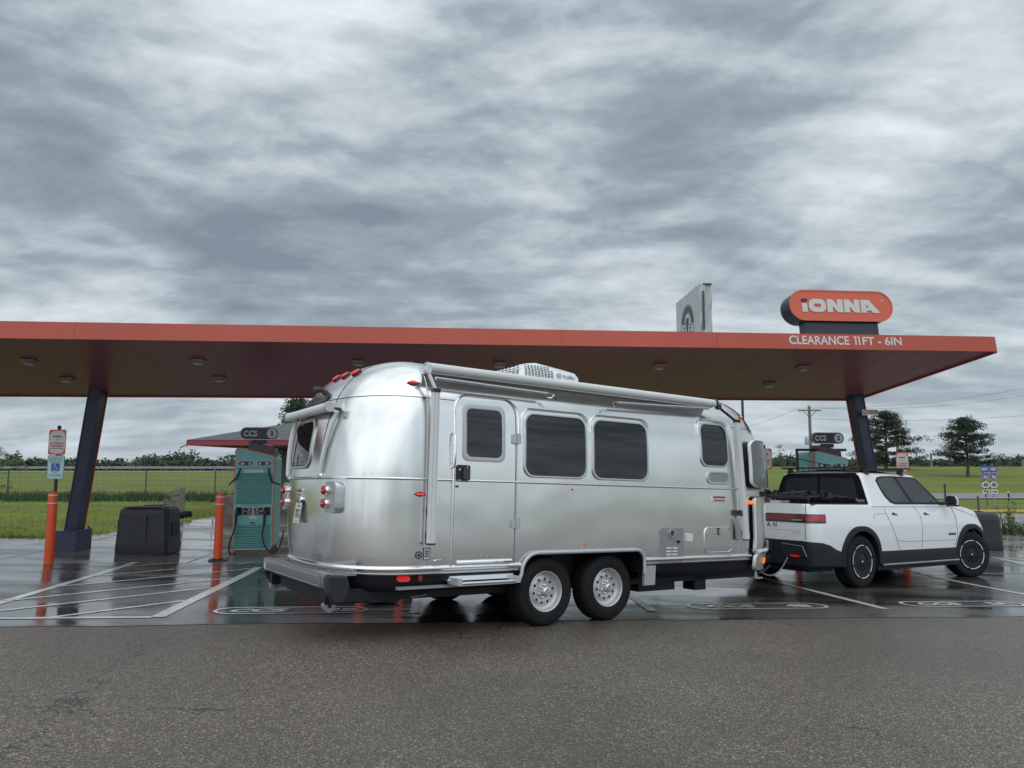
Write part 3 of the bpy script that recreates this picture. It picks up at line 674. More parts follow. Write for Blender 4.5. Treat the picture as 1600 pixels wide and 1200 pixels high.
# ================================================================== charging stations
def charger(num, x, y, ang, zb, label):
    t = thing('charging_station', zrot(x, y, zb, ang), label, 'charging station', 'charging stations under the canopy')
    W_, Dp = .82, .85; hl, hr = 2.22, 2.07
    f = lambda a, b, c: (a, -c, b)  # front face at y=0, c outward
    def outl(i, r=.09):
        x0, x1 = -W_ / 2 + i, W_ / 2 - i; o = [(x0 + r, .09 + i)]
        o = []
        for (cx, cy, a0) in ((x1 - r, .09 + i + r, -90), (x1 - r, hr - i - r, 0), (x0 + r, hl - i - r, 90), (x0 + r, .09 + i + r, 180)):
            for k in range(6): a = R(a0 + 18 * k); o.append((cx + r * math.cos(a), cy + r * math.sin(a)))
        return o
    mb = MB(); o0 = outl(.0); oi = outl(.02)
    mb.grid([[f(a, b, -Dp + .03) for a, b in oi], [f(a, b, -Dp) for a, b in outl(.05)], [f(0, 1.1, -Dp)] * len(oi)], teal, True)
    mb.grid([[f(a, b, -.012) for a, b in oi], [f(a, b, -Dp + .03) for a, b in oi]], teal, True)
    mb.build('cabinet', t, smooth=40)
    mb = MB(); mb.grid([[f(a, b, -.015) for a, b in oi], [f(a, b, -.015) for a, b in o0], [f(a, b, 0.0) for a, b in o0], [f(a, b, 0.0) for a, b in outl(.018)]], orangeB, True)
    mb.grid([[f(a, b, -.055) for a, b in outl(-.002)], [f(a, b, -.035) for a, b in outl(-.002)]], txtr, True); mb.build('red_edging', t, smooth=40)
    mb = MB(); mb.plate([outl(.018)], f, -.02, .004, teal)
    mb.plate([rrect(0, 1.79, W_ - .06, .012, .003)], f, .004, .0075, teald); mb.build('front_panel', t, smooth=30)
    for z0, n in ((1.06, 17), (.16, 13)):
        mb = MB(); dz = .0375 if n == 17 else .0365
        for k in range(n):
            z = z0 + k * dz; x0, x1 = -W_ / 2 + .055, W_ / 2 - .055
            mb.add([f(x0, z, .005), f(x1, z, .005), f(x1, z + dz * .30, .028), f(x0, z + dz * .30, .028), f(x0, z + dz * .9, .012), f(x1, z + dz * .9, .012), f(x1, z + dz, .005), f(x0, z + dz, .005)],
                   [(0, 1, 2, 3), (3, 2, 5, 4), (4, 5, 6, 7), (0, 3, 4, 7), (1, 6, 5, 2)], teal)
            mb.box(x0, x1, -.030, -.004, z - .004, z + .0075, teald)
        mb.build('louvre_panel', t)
    mb = MB(); brandword(mb, f, 0, 1.725, .062, cream, cream, .004, .008, .40); mb.build('lettering', t, fixn=False)
    for sx, tx in ((-1, num + 'A'), (1, num + 'B')):
        mb = MB(); cx = sx * .19; mb.plate([rrect(cx, 1.885, .31, .115, .057, 8)], f, .004, .008, cream); mb.plate([rrect(cx, 1.885, .285, .093, .046, 8)], f, .008, .011, navyd)
        mb.text(tx, f, cx - sx * -.055 if sx > 0 else cx - .055, 1.885, None, .055, cream, c1=.013, bold=.05)
        mb.plate([rrect(cx - sx * .0 + (.085 if sx < 0 else -.085), 1.885, .036, .055, .012), rrect(cx + (.085 if sx < 0 else -.085), 1.89, .018, .012, .005)], f, .011, .013, satin); mb.build('bay_plate', t, fixn=False)
        mb = MB(); cx = sx * .115; mb.plate([rrect(cx, .845 + .05, .20, .17, .02)], f, .004, .008, cream); mb.plate([rrect(cx, .895, .185, .155, .015)], f, .008, .011, navyd)
        mb.text(tx, f, cx - sx * .035, .935, None, .035, cream, c1=.013, bold=.04); mb.text('CCS', f, cx - sx * .035, .855, None, .028, cream, c1=.013, bold=.03)
        mb.plate([[(cx - .06, .894), (cx + .06, .894), (cx + .06, .900), (cx - .06, .900)]], f, .011, .013, cream)
        mb.plate([[(cx + sx * .08, .897), (cx + sx * .055, .897 + .02 * sx), (cx + sx * .055, .897 - .02 * sx)]], f, .011, .013, cream); mb.build('arrow_plate', t, fixn=False)
        # holster, plug and cable
        mb = MB(); cx = sx * .285; mb.plate([rrect(cx, .90, .15, .19, .03)], f, .004, .012, cream); mb.plate([rrect(cx, .90, .13, .17, .025)], f, .012, .03, black)
        mb.build('holster', t, smooth=30)
        mb = MB(); mb.tube([f(cx, .92, .02), f(cx, .925, .09), f(cx - .01, .90, .135), f(cx - .02, .80, .14), f(cx - .03, .62, .13)], .035, black, 8, radii=[.05, .05, .042, .03, .026]); pg = mb.build('plug', t, smooth=50)
        mb = MB(); kx = cx - .03
        if sx < 0: pts = [f(kx, .64, .13), f(kx - .02, .5, .13), f(kx - .10, .30, .12), f(kx - .125, .10, .10), f(kx - .10, .03, .05), f(kx - .02, .025, .08)]
        else: pts = [f(kx, .64, .13), f(kx - .03, .45, .15), f(kx + .0, .26, .16), f(kx + .10, .09, .15), f(kx + .25, .05, .12), f(kx + .34, .22, .02), f(kx + .36, .5, -.1)]
        sp = []
        for a, b in zip(pts, pts[1:]):
            for k in range(4): sp.append(Vector(a).lerp(Vector(b), k / 4))
        sp.append(Vector(pts[-1]));
        for _ in range(3): sp = [sp[0]] + [(sp[i - 1] + sp[i] * 2 + sp[i + 1]) / 4 for i in range(1, len(sp) - 1)] + [sp[-1]]
        mb.tube(sp, .017, black, 8)
        sd = [f(sx * .29, 1.78, .012), f(sx * .30, 1.70, .05), f(sx * .34, 1.60, .07), f(sx * .44 if sx < 0 else .37, 1.50, .05), f(sx * .52, 1.44, -.05)]
        mb.build('cable', t, smooth=50); mb = MB(); mb.tube(sd, .017, black, 8); mb.build('upper_cable', t, smooth=50)
    mb = MB(); mb.plate([rrect(0, .765, .14, .05, .02)], f, .004, .008, satin); mb.plate([rrect(0, .645, .085, .05, .005)], f, .004, .008, txtr); mb.plate([rrect(0, .662, .085, .018, .004)], f, .008, .010, txtd)
    mb.text('Please stay in the same stall', f, 0, 1.015, .46, .022, txtd, c1=.006, bold=.01)
    mb.build('stickers', t, fixn=False)
    mb = MB(); mb.text('iONNA', lambda a, b, c: (-W_ / 2 + .02 - c, -b + .0, a), 1.45, -.40, .95, .16, cream, c1=.004, bold=.05); mb.build('side_lettering', t, fixn=False)
    mb = MB(); mb.box(-.32, .36, -.02, .20, -.03, .10, conc_b); mb.box(-.36, .36, .05, Dp - .1, -.03, .12, under); mb.build('base', t)
    # cable arm and number sign on top
    mb = MB(); mb.hexa([f(-.20, 2.14, -.15), f(.36, 2.03, -.15), f(.36, 2.03, -.62), f(-.20, 2.14, -.62)], [f(-.18, 2.36, -.17), (.34, .17, 2.24), (.34, .60, 2.24), f(-.18, 2.36, -.60)], navyd)
    if num == '5': mb.box(-.62, .30, .36, .44, 2.22, 2.28, black); mb.box(-.64, -.60, .36, .44, 1.2, 2.28, black)
    mb.box(.28, .30, .36, .44, 2.22, 2.28, black); mb.box(.30, .60, .36, .44, 2.22, 2.28, black)
    mb.build('cable_arm', t, bevel=.01)
    mb = MB(); zc_ = 2.52
    mb.plate([rrect(.03, zc_, .80, .272, .136, 10)], f, -.22, -.16, cream, navyd); mb.plate([rrect(.03, zc_, .80, .272, .136, 10)], f, -.16, -.22, satin)
    mb.plate([rrect(.03, zc_, .765, .237, .118, 10)], f, -.16, -.157, navyd); sg = mb.build('number_sign', t, smooth=30)
    mb = MB(); mb.plate([rrect(.29, zc_, .205, .205, .1024, 10)], f, -.157, -.153, cream); mb.text('CCS', f, -.15, zc_, .28, .125, cream, c1=-.154, bold=.03)
    mb.text(num, f, .29, zc_, None, .115, navyd, c1=-.150, bold=.05); mb.build('lettering', sg, fixn=False)
    mb = MB(); mb.box(-.12, .18, .18, .24, 2.30, 2.40, black); mb.build('sign_post', t)
    return t
c3 = atY(397, 760, 15.55); charger('3', c3.x, 15.55, CA, G(c3.x, 15.6), 'teal charging station numbered 3 beside the caravan rear')
charger('5', 7.36, 17.05, CA, G(7.36, 17.05) + .20, 'teal charging station numbered 5 behind the white pickup')

# ================================================================== bollards and parking signs
def bollard(x, y, label, lean=0, base=True):
    t = thing('bollard', zrot(x, y, G(x, y) + .01, .3), label, 'bollard', 'orange bollards along the concrete edge')
    mb = MB(); mb.lathe([(.079, 0), (.079, .03), (.078, 1.22), (.074, 1.25), (.055, 1.275), (.025, 1.285), (0, 1.287)], orangeB, n=24); mb.build('sleeve', t, smooth=40)
    for z in (1.06, 1.20): mb = MB(); mb.lathe([(.0785, z), (.0808, z), (.0808, z + .02), (.0785, z + .02)], cream, n=24); mb.build('reflective_band', t, smooth=40)
    if base: mb = MB(); mb.box(-.16, .17, -.14, .14, 0, .03, black, .03); mb.lathe([(.10, .03), (.10, .05), (.08, .05)], black, n=16); mb.build('base_plate', t)
    return t
b1 = ong(76, 881); b2 = ong(340, 877)
bollard(b1.x, b1.y, 'orange bollard with a reserved parking sign post rising from its top', base=False)
bollard(b2.x, b2.y, 'orange bollard standing alone in front of the brown concrete block')
bollard(-2.95, 14.75, 'orange bollard hidden behind the caravan near charger 3, nearer the charger'); bollard(-2.2, 14.9, 'orange bollard hidden behind the middle of the caravan, farther from charger 3')
bollard(5.48, 16.1, 'orange bollard carrying the parking sign behind the caravan nose', base=False); bollard(6.15, 16.1, 'orange bollard hidden behind the pickup bed near charger 5')
bollard(8.80, 16.75, 'orange bollard carrying the parking sign behind the pickup cab', base=False)
def psign(x, y, label, dis=False, ang=CA, dz=0):
    z0 = G(x, y); t = thing('parking_sign', zrot(x, y, z0 + 1.28, ang), label, 'sign', 'white and orange parking signs on posts')
    f = lambda a, b, c: (a + .0, -.04 - c, b)
    mb = MB(); mb.tube([(0, 0, 0), (0, 0, 1.16 + dz)], .029, black, 10); mb.lathe([(.032, 1.15 + dz), (.032, 1.19 + dz), (.02, 1.205 + dz), (0, 1.207 + dz)], black, n=12); mb.build('post', t, smooth=40)
    zc_ = .90 + dz
    mb = MB(); mb.plate([rrect(0, zc_, .305, .457, .035)], f, -.004, 0, orangeS, galv)
    ov = []
    for i in range(40):
        a = R(9 * i); ov.append((.143 * math.copysign(abs(math.cos(a)) ** .45, math.cos(a)), zc_ + .205 * math.copysign(abs(math.sin(a)) ** .8, math.sin(a))))
    mb.plate([ov], f, 0, .0015, cream); pn = mb.build('panel', t)
    mb = MB(); brandword(mb, f, 0, zc_ + .105, .026, txtd, txtd, .0015, .003, .17)
    mb.tube([f(-.03, zc_ + .04, .003), f(-.01, zc_ + .045, .003), f(.0, zc_ + .055, .003), f(.04, zc_ + .058, .003)], .003, txtd, 4); mb.tube([f(-.01, zc_ + .05, .003), f(.005, zc_ + .03, .003)], .003, txtd, 4)
    mb.text('EV PARKING', f, 0, zc_ - .02, .24, .032, txtr, c1=.003, bold=.04); mb.text('PREFERRED', f, 0, zc_ - .068, .22, .032, txtr, c1=.003, bold=.04)
    mb.text('ALL DRIVERS WELCOME', f, 0, zc_ - .112, .24, .02, txtd, c1=.003, bold=.03); mb.build('lettering', pn, fixn=False)
    if dis:
        z2 = zc_ - .455
        mb = MB(); mb.plate([rrect(0, z2, .305, .435, .035)], f, -.004, 0, green_s, galv); mb.plate([rrect(0, z2, .278, .408, .028)], f, 0, .0015, palebl)
        mb.plate([rrect(0, z2 - .0, .15, .14, .012)], f, .0015, .003, blue_s); p2 = mb.build('panel', t, label='pale blue and green reserved parking panel')
        mb = MB(); mb.text('RESERVED', f, 0, z2 + .155, .24, .05, green_s, c1=.003, bold=.01); mb.text('PARKING', f, 0, z2 + .10, .21, .05, green_s, c1=.003, bold=.01)
        mb.text('VAN', f, 0, z2 - .095, .08, .02, txtd, c1=.003); mb.text('ACCESSIBLE', f, 0, z2 - .145, .23, .04, green_s, c1=.003)
        mb.plate([circ(-.012, z2 + .05, .011, 12)], f, .003, .0045, txtw)
        mb.tube([f(-.012, z2 + .035, .004), f(-.008, z2 - .005, .004), f(.025, z2 - .005, .004), f(.040, z2 - .045, .004), f(.055, z2 - .04, .004)], .006, txtw, 5)
        mb.tube([f(-.01, z2 + .018, .004), f(.02, z2 + .018, .004)], .004, txtw, 5)
        mb.tube([f(-.004 + .034 * math.cos(R(a)), z2 - .022 + .034 * math.sin(R(a)), .004) for a in range(120, 345, 15)], .005, txtw, 5)
        mb.build('lettering', p2, fixn=False)
psign(b1.x + .02, b1.y + .02, 'white and orange sign above a pale blue disabled parking sign, left of the blue column', True, ang=CA - .05)
psign(5.50, 16.12, 'white and orange parking sign beside the caravan nose'); psign(8.82, 16.77, 'white and orange parking sign in front of the right blue column')

# ================================================================== moulded bins
def bin_unit(x, y, ang, label, k=1.0):
    t = thing('waste_bin', zrot(x, y, G(x, y) + .01, ang), label, 'bin', 'dark moulded bins beside the canopy columns')
    w0, d0 = .54 * k, .34 * k
    def ring(z, a, b, c): return [(-a + c, -b, z), (a - c, -b, z), (a, -b + c, z), (a, b - c, z), (a - c, b, z), (-a + c, b, z), (-a, b - c, z), (-a, -b + c, z)]
    mb = MB(); mb.grid([ring(0, w0 * .97, d0 * .97, .06), ring(.03, w0, d0, .06), ring(.21, w0 * .995, d0, .06), ring(.22, w0 * .98, d0 * .98, .06), ring(.225, w0 * .99, d0 * .99, .06), ring(.78, w0 * .95, d0 * .92, .08)], binm, True)
    mb.add(ring(0, w0 * .97, d0 * .97, .06), [tuple(range(8))[::-1]], binm); mb.build('body', t, smooth=25)
    mb = MB(); mb.grid([ring(.78, w0 * .93, d0 * .90, .08), ring(.785, w0 * .955, d0 * .93, .08), ring(.90, w0 * .93, d0 * .88, .10), ring(.955, w0 * .84, d0 * .76, .12), ring(.97, w0 * .6, d0 * .5, .1), [(0, 0, .972)] * 8], binm, True); mb.build('lid', t, smooth=25)
    mb = MB(); mb.box(-.004 + .10, .004 + .10, -d0 - .003, -d0 * .9, .03, .77, under); mb.build('seam', t)
    mb = MB(); mb.hexa([(w0 * .985, -.16, .36), (w0 * .985 + .012, -.16, .36), (w0 * .985 + .012, .16, .36), (w0 * .985, .16, .36)], [(w0 * .955, -.14, .64), (w0 * .955 + .012, -.14, .64), (w0 * .955 + .012, .14, .64), (w0 * .955, .14, .64)], under); mb.build('opening', t)
    mb = MB(); mb.box(-w0 - .06, -w0 + .02, -.12, .12, .38, .68, binm, .01); mb.build('towel_box', t, bevel=.01)
    mb = MB(); mb.box(-.10, .28, -.10, .14, .965, .985, under, .03); mb.build('bucket_hole', t)
    return t
bin_unit(-7.50, 15.45, CA - R(6), 'dark moulded bin right of the left blue column')
bin_unit(12.15, 19.75, R(-14), 'dark moulded bin behind the pickup nose', 1.12)

# ================================================================== background site furniture
t = thing('concrete_block', zrot(-8.45, 22.75, G(-8.4, 22.7), R(8)), 'brown stained concrete block behind charger 3', 'concrete block')
mb = MB(); mb.box(-.28, .75, -.3, .3, 0, .93, conc_b); mb.build('block', t, bevel=.02)
t = thing('timber_screen', zrot(-11.9, 26.1, G(-11.9, 26.1), R(20)), 'weathered timber posts and boards behind the left bin', 'timber screen')
mb = MB(); mb.box(-.06, .10, -.08, .08, 0, .78, wood); mb.build('post', t, bevel=.01)
mb = MB(); mb.box(.28, .44, -.9, -.74, 0, 1.02, wood); mb.build('post', t, bevel=.01)
mb = MB(); mb.box(-.1, -.3, .0, .1, 0, .6, wood)
for k in range(4): mb.hexa([(-.02, -.1, .12 + k * .2), (.02, -.1, .12 + k * .2), (.40, -.8, .15 + k * .22), (.36, -.8, .15 + k * .22)], [(-.02, -.1, .28 + k * .2), (.02, -.1, .28 + k * .2), (.40, -.8, .32 + k * .22), (.36, -.8, .32 + k * .22)], wood)
mb.build('boards', t)
t = thing('tyre', zrot(-11.35, 25.6, G(-11.3, 25.6) + .12, 0), 'black rubber lump lying by the timber screen', 'tyre')
mb = MB(); mb.lathe([(.16, -.10), (.30, -.10), (.34, -.04), (.34, .04), (.30, .10), (.16, .10), (.16, -.10)], rubber, n=20); mb.build('tyre_body', t, smooth=50)

# shelter with hip roof behind charger 3
shz = G(-8, 27); t = thing('shelter', Matrix.Translation((-11.5, 26, shz)), 'low building with grey shingle hip roof and red fascia behind charger 3', 'building')
ze = 2.52 - shz; W_, D_ = 10.2, 7.5
mb = MB(); rf = lambda x, y, z: (x, y, z)
e0 = [(0, 0, ze), (W_, 0, ze), (W_, D_, ze), (0, D_, ze)]; rd = [(4.6, D_ / 2, ze + 1.15), (W_ - 4.6, D_ / 2, ze + 1.15)]
mb.add(e0 + rd, [(0, 1, 5, 4), (1, 2, 5), (2, 3, 4, 5), (3, 0, 4)], roofm); rfo = mb.build('roof', t)
for k in range(11): pass
mb = MB(); mb.box(.02, W_ - .02, .02, D_ - .02, ze - .19, ze - .005, redf); mb.build('fascia', t)
mb = MB(); mb.hexa([(2.2, 2.2, ze - .30), (W_ - 2.2, 2.2, ze - .30), (W_ - 2.2, D_ - 2.2, ze - .30), (2.2, D_ - 2.2, ze - .30)], [(.05, .05, ze - .19), (W_ - .05, .05, ze - .19), (W_ - .05, D_ - .05, ze - .19), (.05, D_ - .05, ze - .19)], under); mb.build('soffit', t)
mb = MB(); mb.box(2.6, W_ - 2.6, 2.6, D_ - 2.6, 0, ze - .28, brick); wl = mb.build('wall', t)
mb = MB(); mb.box(3.6, 4.6, 2.57, 2.6, 0, 2.05, redf); mb.build('door', t)
mb = MB(); mb.box(-.16, .02, .0, .10, ze - .23, ze - .10, satin); mb.tube([(.02, .05, ze - .12), (-.2, -.03, ze - .27)], .05, satin, 8); mb.build('flood_light', t)


# wire fence with tall weeds along its foot
def wire_fence(x0, x1, fy, hgt, n, label, zf=TZ):
    t = thing('wire_fence', Matrix.Translation((x0, fy(x0), zf(x0, fy(x0)))), label, 'fence'); Mi = t.matrix_world.inverted(); mb = MB()
    P_ = lambda x, h: Mi @ Vector((x, fy(x), zf(x, fy(x)) + h))
    xs_ = [x0 + (x1 - x0) * i / n for i in range(n + 1)]
    for h in [hgt * k / 7 for k in range(1, 8)]: mb.tube([P_(x, h) for x in xs_[::max(1, n // 12)]] + [P_(x1, h)], .0045, fencew, 3, caps=False)
    mb.tube([P_(x, hgt + .02) for x in xs_[::max(1, n // 12)]] + [P_(x1, hgt + .02)], .012, galv, 5)
    k = int((x1 - x0) / .28)
    for i in range(k): x = x0 + (x1 - x0) * i / k; mb.tube([P_(x, 0), P_(x, hgt)], .0035, fencew, 3, caps=False)
    mb.build('wire_mesh', t)
    for i in range(int((x1 - x0) / 3.3) + 1):
        x = x0 + i * 3.3; mb = MB(); mb.tube([P_(x, -.2), P_(x, hgt + .08)], .032, fencew, 6); mb.build('post', t)
wire_fence(-34, -6, lambda x: 35.5 + .0 * x, 1.38, 40, 'thin wire mesh fence with slim posts across the left field')
wire_fence(15.6, 34, lambda x: 24.6 + .02 * x, 1.15, 20, 'thin wire fence with weeds beside the gravel strip at far right')

# guard rail along the highway
t = thing('guard_rail', Matrix.Translation((-120, 109.6, TZ(-120, 109.6))), 'long galvanised guard rail along the highway beyond the left field', 'guard rail'); Mi = t.matrix_world.inverted()
mb = MB(); gx = [-120 + 4 * i for i in range(35)]
prof = [(-.0, .42), (-.10, .48), (-.02, .56), (-.10, .66), (0, .74), (.04, .74), (.04, .42)]
mb.grid([[tuple(Mi @ Vector((x, 109.6 + a, TZ(x, 109.6) + b + .05))) for a, b in prof] for x in gx], galv, True); mb.build('rail', t, smooth=40)
for x in gx: mb = MB(); mb.box(-.08, .08, .05, .2, -.2, .72, polem); o = mb.build('post', t); o.location = Mi @ Vector((x, 109.6, TZ(x, 109.6)))

# poles and wires
def upole(px, base_y, Y, ytop, label, arms=True, r=.14):
    X = atY(px, 700, Y).x; z0 = TZ(X, Y); top = atY(px, ytop, Y).z - z0
    t = thing('utility_pole', Matrix.Translation((X, Y, z0)), label, 'utility pole')
    mb = MB(); mb.tube([(0, 0, -.3), (0, 0, top)], r, polem, 8, radii=[r * 1.2, r * .85]); mb.build('pole', t, smooth=50)
    if arms:
        mb = MB(); mb.box(-.95, .95, -.12, .0, top - .45, top - .33, polem); mb.tube([(-.55, -.1, top - .45), (0, -.1, top - 1.0)], .03, polem, 5); mb.tube([(.55, -.1, top - .45), (0, -.1, top - 1.0)], .03, polem, 5); mb.build('crossarm', t)
        for x in (-.85, -.45, .45, .85): mb = MB(); mb.lathe([(.0, .0), (.05, 0), (.05, .1), (.03, .15), (0, .16)], offwhite, (x, -.06, top - .33), n=8); mb.build('insulator', t, smooth=40)
        mb = MB(); mb.lathe([(0, 0), (.18, .02), (.2, .2), (.2, .6), (.15, .7), (0, .72)], galv, (-.28, 0, top - 3.3), n=12); mb.build('transformer', t, smooth=40)
    return Vector((X, Y, z0 + top))
pA = upole(1267, 0, 62, 634, 'wooden utility pole with crossarm behind charger 5')
pC = upole(1454, 0, 150, 708, 'small distant pole between the two pine trees', False, .22)
pD = upole(1597, 0, 150, 718, 'short grey post at the far right horizon', False, .35)
Y = 48; X = atY(1161, 660, Y).x; z0 = TZ(X, Y); tp = atY(1161, 560, Y).z - z0
t = thing('lamp_pole', Matrix.Translation((X, Y, z0)), 'slim dark lamp pole rising behind the caravan nose', 'lamp pole')
mb = MB(); mb.tube([(0, 0, 0), (0, 0, tp)], .1, txtd, 8, radii=[.11, .07]); mb.build('pole', t, smooth=50)
mb = MB(); mb.tube([(0, 0, tp), (-.6, 0, tp + .1)], .04, txtd, 6); mb.box(-1.2, -.55, -.15, .15, tp + .05, tp + .18, txtd, .03); mb.build('lamp_head', t)
def wire(P, Q, sag, label):
    t = thing('power_line', Matrix.Translation(P), label, 'power line', 'thin power lines crossing the sky at right'); pts = []
    for i in range(25):
        k = i / 24; p = P.lerp(Q, k) - P; p.z -= sag * 4 * k * (1 - k); pts.append(p)
    mb = MB(); mb.tube(pts, .010, wirem, 4); mb.build('wire', t)
for k in (-.85, .85):
    a = pA + Vector((k, -.06, -.2)); wire(a, atY(1750, 575 + k * 8, 75), 1.2, 'thin power line from the crossarm rising to the upper right, %s strand' % ('upper' if k > 0 else 'lower'))
wire(pA + Vector((0, 0, -1.1)), atY(1800, 622, 85), 1.0, 'lowest thin power line running right past the tall pine trees')
wire(pA + Vector((-.85, 0, -.2)), atY(1000, 690, 90), 1.0, 'thin power line running left from the crossarm behind the caravan')

# route markers on the right
def route(x, y, label, right):
    z0 = TZ(x, y); t = thing('route_sign', Matrix.Translation((x, y, z0)), label, 'road sign', 'interstate route signs beyond the right kerb')
    k = y / F; top = atY(1545, 728, y).z - z0
    mb = MB(); mb.tube([(.10 if not right else 0, 0, -.1), (0 if right else -.12, 0, top)], .05, galv if right else polem, 6); mb.build('post', t)
    f = lambda a, b, c: (a, -.07 - c, b); w_ = 12 * k
    z = top - 5 * k
    mb = MB(); mb.plate([rrect(0, z, w_, 9 * k, .04)], f, -.01, 0, blue_s, galv); mb.text('WEST' if right else 'EAST', f, 0, z, w_ * .8, 4.6 * k, txtw, c1=.01, bold=.04); mb.build('direction_panel', t, fixn=False)
    z = top - 16.5 * k; sh = [(-.5, .35), (-.42, .5), (-.2, .44), (0, .5), (.2, .44), (.42, .5), (.5, .35), (.5, 0), (.32, -.32), (0, -.5), (-.32, -.32), (-.5, 0)]
    mb = MB(); mb.plate([[(a * w_, z + b * 12.5 * k) for a, b in sh]], f, -.01, 0, txtw, galv); mb.plate([[(a * w_ * .92, z + b * 11.5 * k) for a, b in sh]], f, 0, .008, blue_s); mb.plate([[(-w_ * .44, z + 3.2 * k), (w_ * .44, z + 3.2 * k), (w_ * .42, z + 4.6 * k), (-w_ * .42, z + 4.6 * k)]], f, .008, .012, txtr)
    mb.text('70', f, 0, z - .8 * k, w_ * .56, 5.2 * k, txtw, c1=.014, bold=.04); mb.build('shield_panel', t, fixn=False)
    z = top - 29 * k
    mb = MB(); mb.plate([rrect(0, z, w_ * 1.02, 11 * k, .02)], f, -.01, 0, txtd, galv); mb.plate([rrect(0, z, w_ * .98, 10 * k, 3.6 * k)], f, 0, .008, txtw); mb.text('40', f, 0, z, w_ * .66, 6.4 * k, txtd, c1=.012, bold=.03); mb.build('route_panel', t, fixn=False)
    z = top - 39.5 * k
    mb = MB(); mb.plate([rrect(0, z, w_ * .9, 6.5 * k, .03)], f, -.01, 0, txtw, galv)
    if right: mb.plate([[(-.3 * w_, z - .5 * k), (.1 * w_, z - .5 * k), (.1 * w_, z - 1.8 * k), (.34 * w_, z), (.1 * w_, z + 1.8 * k), (.1 * w_, z + .5 * k), (-.3 * w_, z + .5 * k)]], f, 0, .01, txtd)
    else: mb.plate([[(-.34 * w_, z + .9 * k), (-.12 * w_, z - .8 * k), (-.12 * w_, z + .3 * k), (.28 * w_, z + .3 * k), (.28 * w_, z - 2.4 * k), (.16 * w_, z - 2.4 * k)][0:0] or [(-.34 * w_, z + .8 * k), (-.10 * w_, z - 1.0 * k), (-.10 * w_, z + .2 * k), (.14 * w_, z + .2 * k), (.14 * w_, z - 2.4 * k), (.28 * w_, z - 2.4 * k), (.28 * w_, z + 1.5 * k), (-.10 * w_, z + 1.5 * k), (-.10 * w_, z + 2.6 * k)]], f, 0, .01, txtd)
    mb.build('arrow_panel', t, fixn=False)
ry = 41.0; xa = atY(1539, 760, ry).x; xb = atY(1552, 760, ry).x
route(xa, ry, 'left route sign reading EAST 70 and 40 on a leaning post', False); route(xb, ry, 'right route sign reading WEST 70 and 40 on an upright post', True)
for px, Yp, yt, lb in ((1476, 44, 757, 'slim dark marker post just above the pickup mirror'), (1575, 46, 768, 'slim dark marker post on the grass right of the route signs')):
    X = atY(px, 760, Yp).x; z0 = TZ(X, Yp); t = thing('marker_post', Matrix.Translation((X, Yp, z0)), lb, 'marker post')
    tp = atY(px, yt, Yp).z - z0
    mb = MB(); mb.tube([(0, 0, 0), (0, 0, tp)], .05, txtd, 6); mb.build('stake', t); mb = MB(); mb.lathe([(.06, tp - .08), (.06, tp + .03), (0, tp + .04)], palebl if px > 1500 else txtd, n=8); mb.build('cap', t)
# tall restaurant sign far behind
Y = 140; X = atY(1403, 690, Y).x; z0 = TZ(X, Y); k = Y / F
t = thing('restaurant_sign', Matrix.Translation((X, Y, z0)), 'distant red and white restaurant sign above the tree behind the blue column', 'sign'); f = lambda a, b, c: (a, -c, b)
zz = atY(1403, 657, Y).z - z0; red_s = mat('restaurant red', (.42, .06, .07), .5)
mb = MB(); mb.tube([(0, .2, 0), (0, .2, zz)], .3, polem, 8); mb.build('pole', t)
mb = MB(); mb.plate([circ(0, zz + 2 * k, 5.2 * k)], f, -.3, 0, red_s); mb.plate([circ(0, zz + 2.2 * k, 3.4 * k)], f, 0, .05, cream); mb.plate([circ(0, zz + 1.8 * k, 2.6 * k)], f, .05, .08, red_s); mb.build('round_panel', t)
mb = MB(); mb.plate([rrect(0, zz - 3.4 * k, 15 * k, 4.6 * k, 1.2 * k)], f, -.3, .1, cream); mb.text("Wendy's", f, 0, zz - 3.3 * k, 13 * k, 3.6 * k, red_s, c1=.14, bold=.03); mb.build('name_panel', t, fixn=False)

# ================================================================== silver travel trailer
TU = Vector((.83733365, .54522641, -.04000637)); TV = Vector((-.54641272, .83700133, -.02935834)); TN = Vector((.01747844, .04644271, .99876803))
TM = frame_m(Vector((.7378, 8.0868, -.012)), TU, TV, TN)
trailer = thing('travel_trailer', TM, 'rounded riveted silver aluminium travel trailer hitched behind the white pickup', 'caravan')
HW = 1.23; XR, XF = -1.85, 2.50; AR, AF = .87, 1.10; ZB = 1.5; ZH = 1.235; PP = 2.6
def q_(z): return max(0., min(1., (z - ZB) / ZH))
def si(z):
    s = HW * (1 - (1 - q_(z) ** 4.3) ** (1 / 4.3))
    if z < .9: s += .03 * ((.9 - z) / .3) ** 2 * .5
    return s
def ei(z):
    s = AR * (1 - (1 - q_(z) ** 2.4) ** (1 / 2.4))
    if z < 1.1: s += .07 * ((1.1 - z) / .5) ** 2
    return s
def capx(y, z, front=False):
    # x reached by the end cap at lateral position y
    A = AF if front else AR; b = HW - si(z); a = A * (1 - ei(z) / AR); k = min(1., abs(y - HW) / b)
    d = a * (1 - k ** PP) ** (1 / PP); return XF + d if front else XR - d
def rearf(y, z, c=0.):
    e_ = .01; x = capx(y, z); gy = (capx(y + e_, z) - capx(y - e_, z)) / (2 * e_); gz = (capx(y, z + e_) - capx(y, z - e_)) / (2 * e_)
    n_ = Vector((-1, gy, gz)).normalized(); return Vector((x, y, z)) + n_ * c
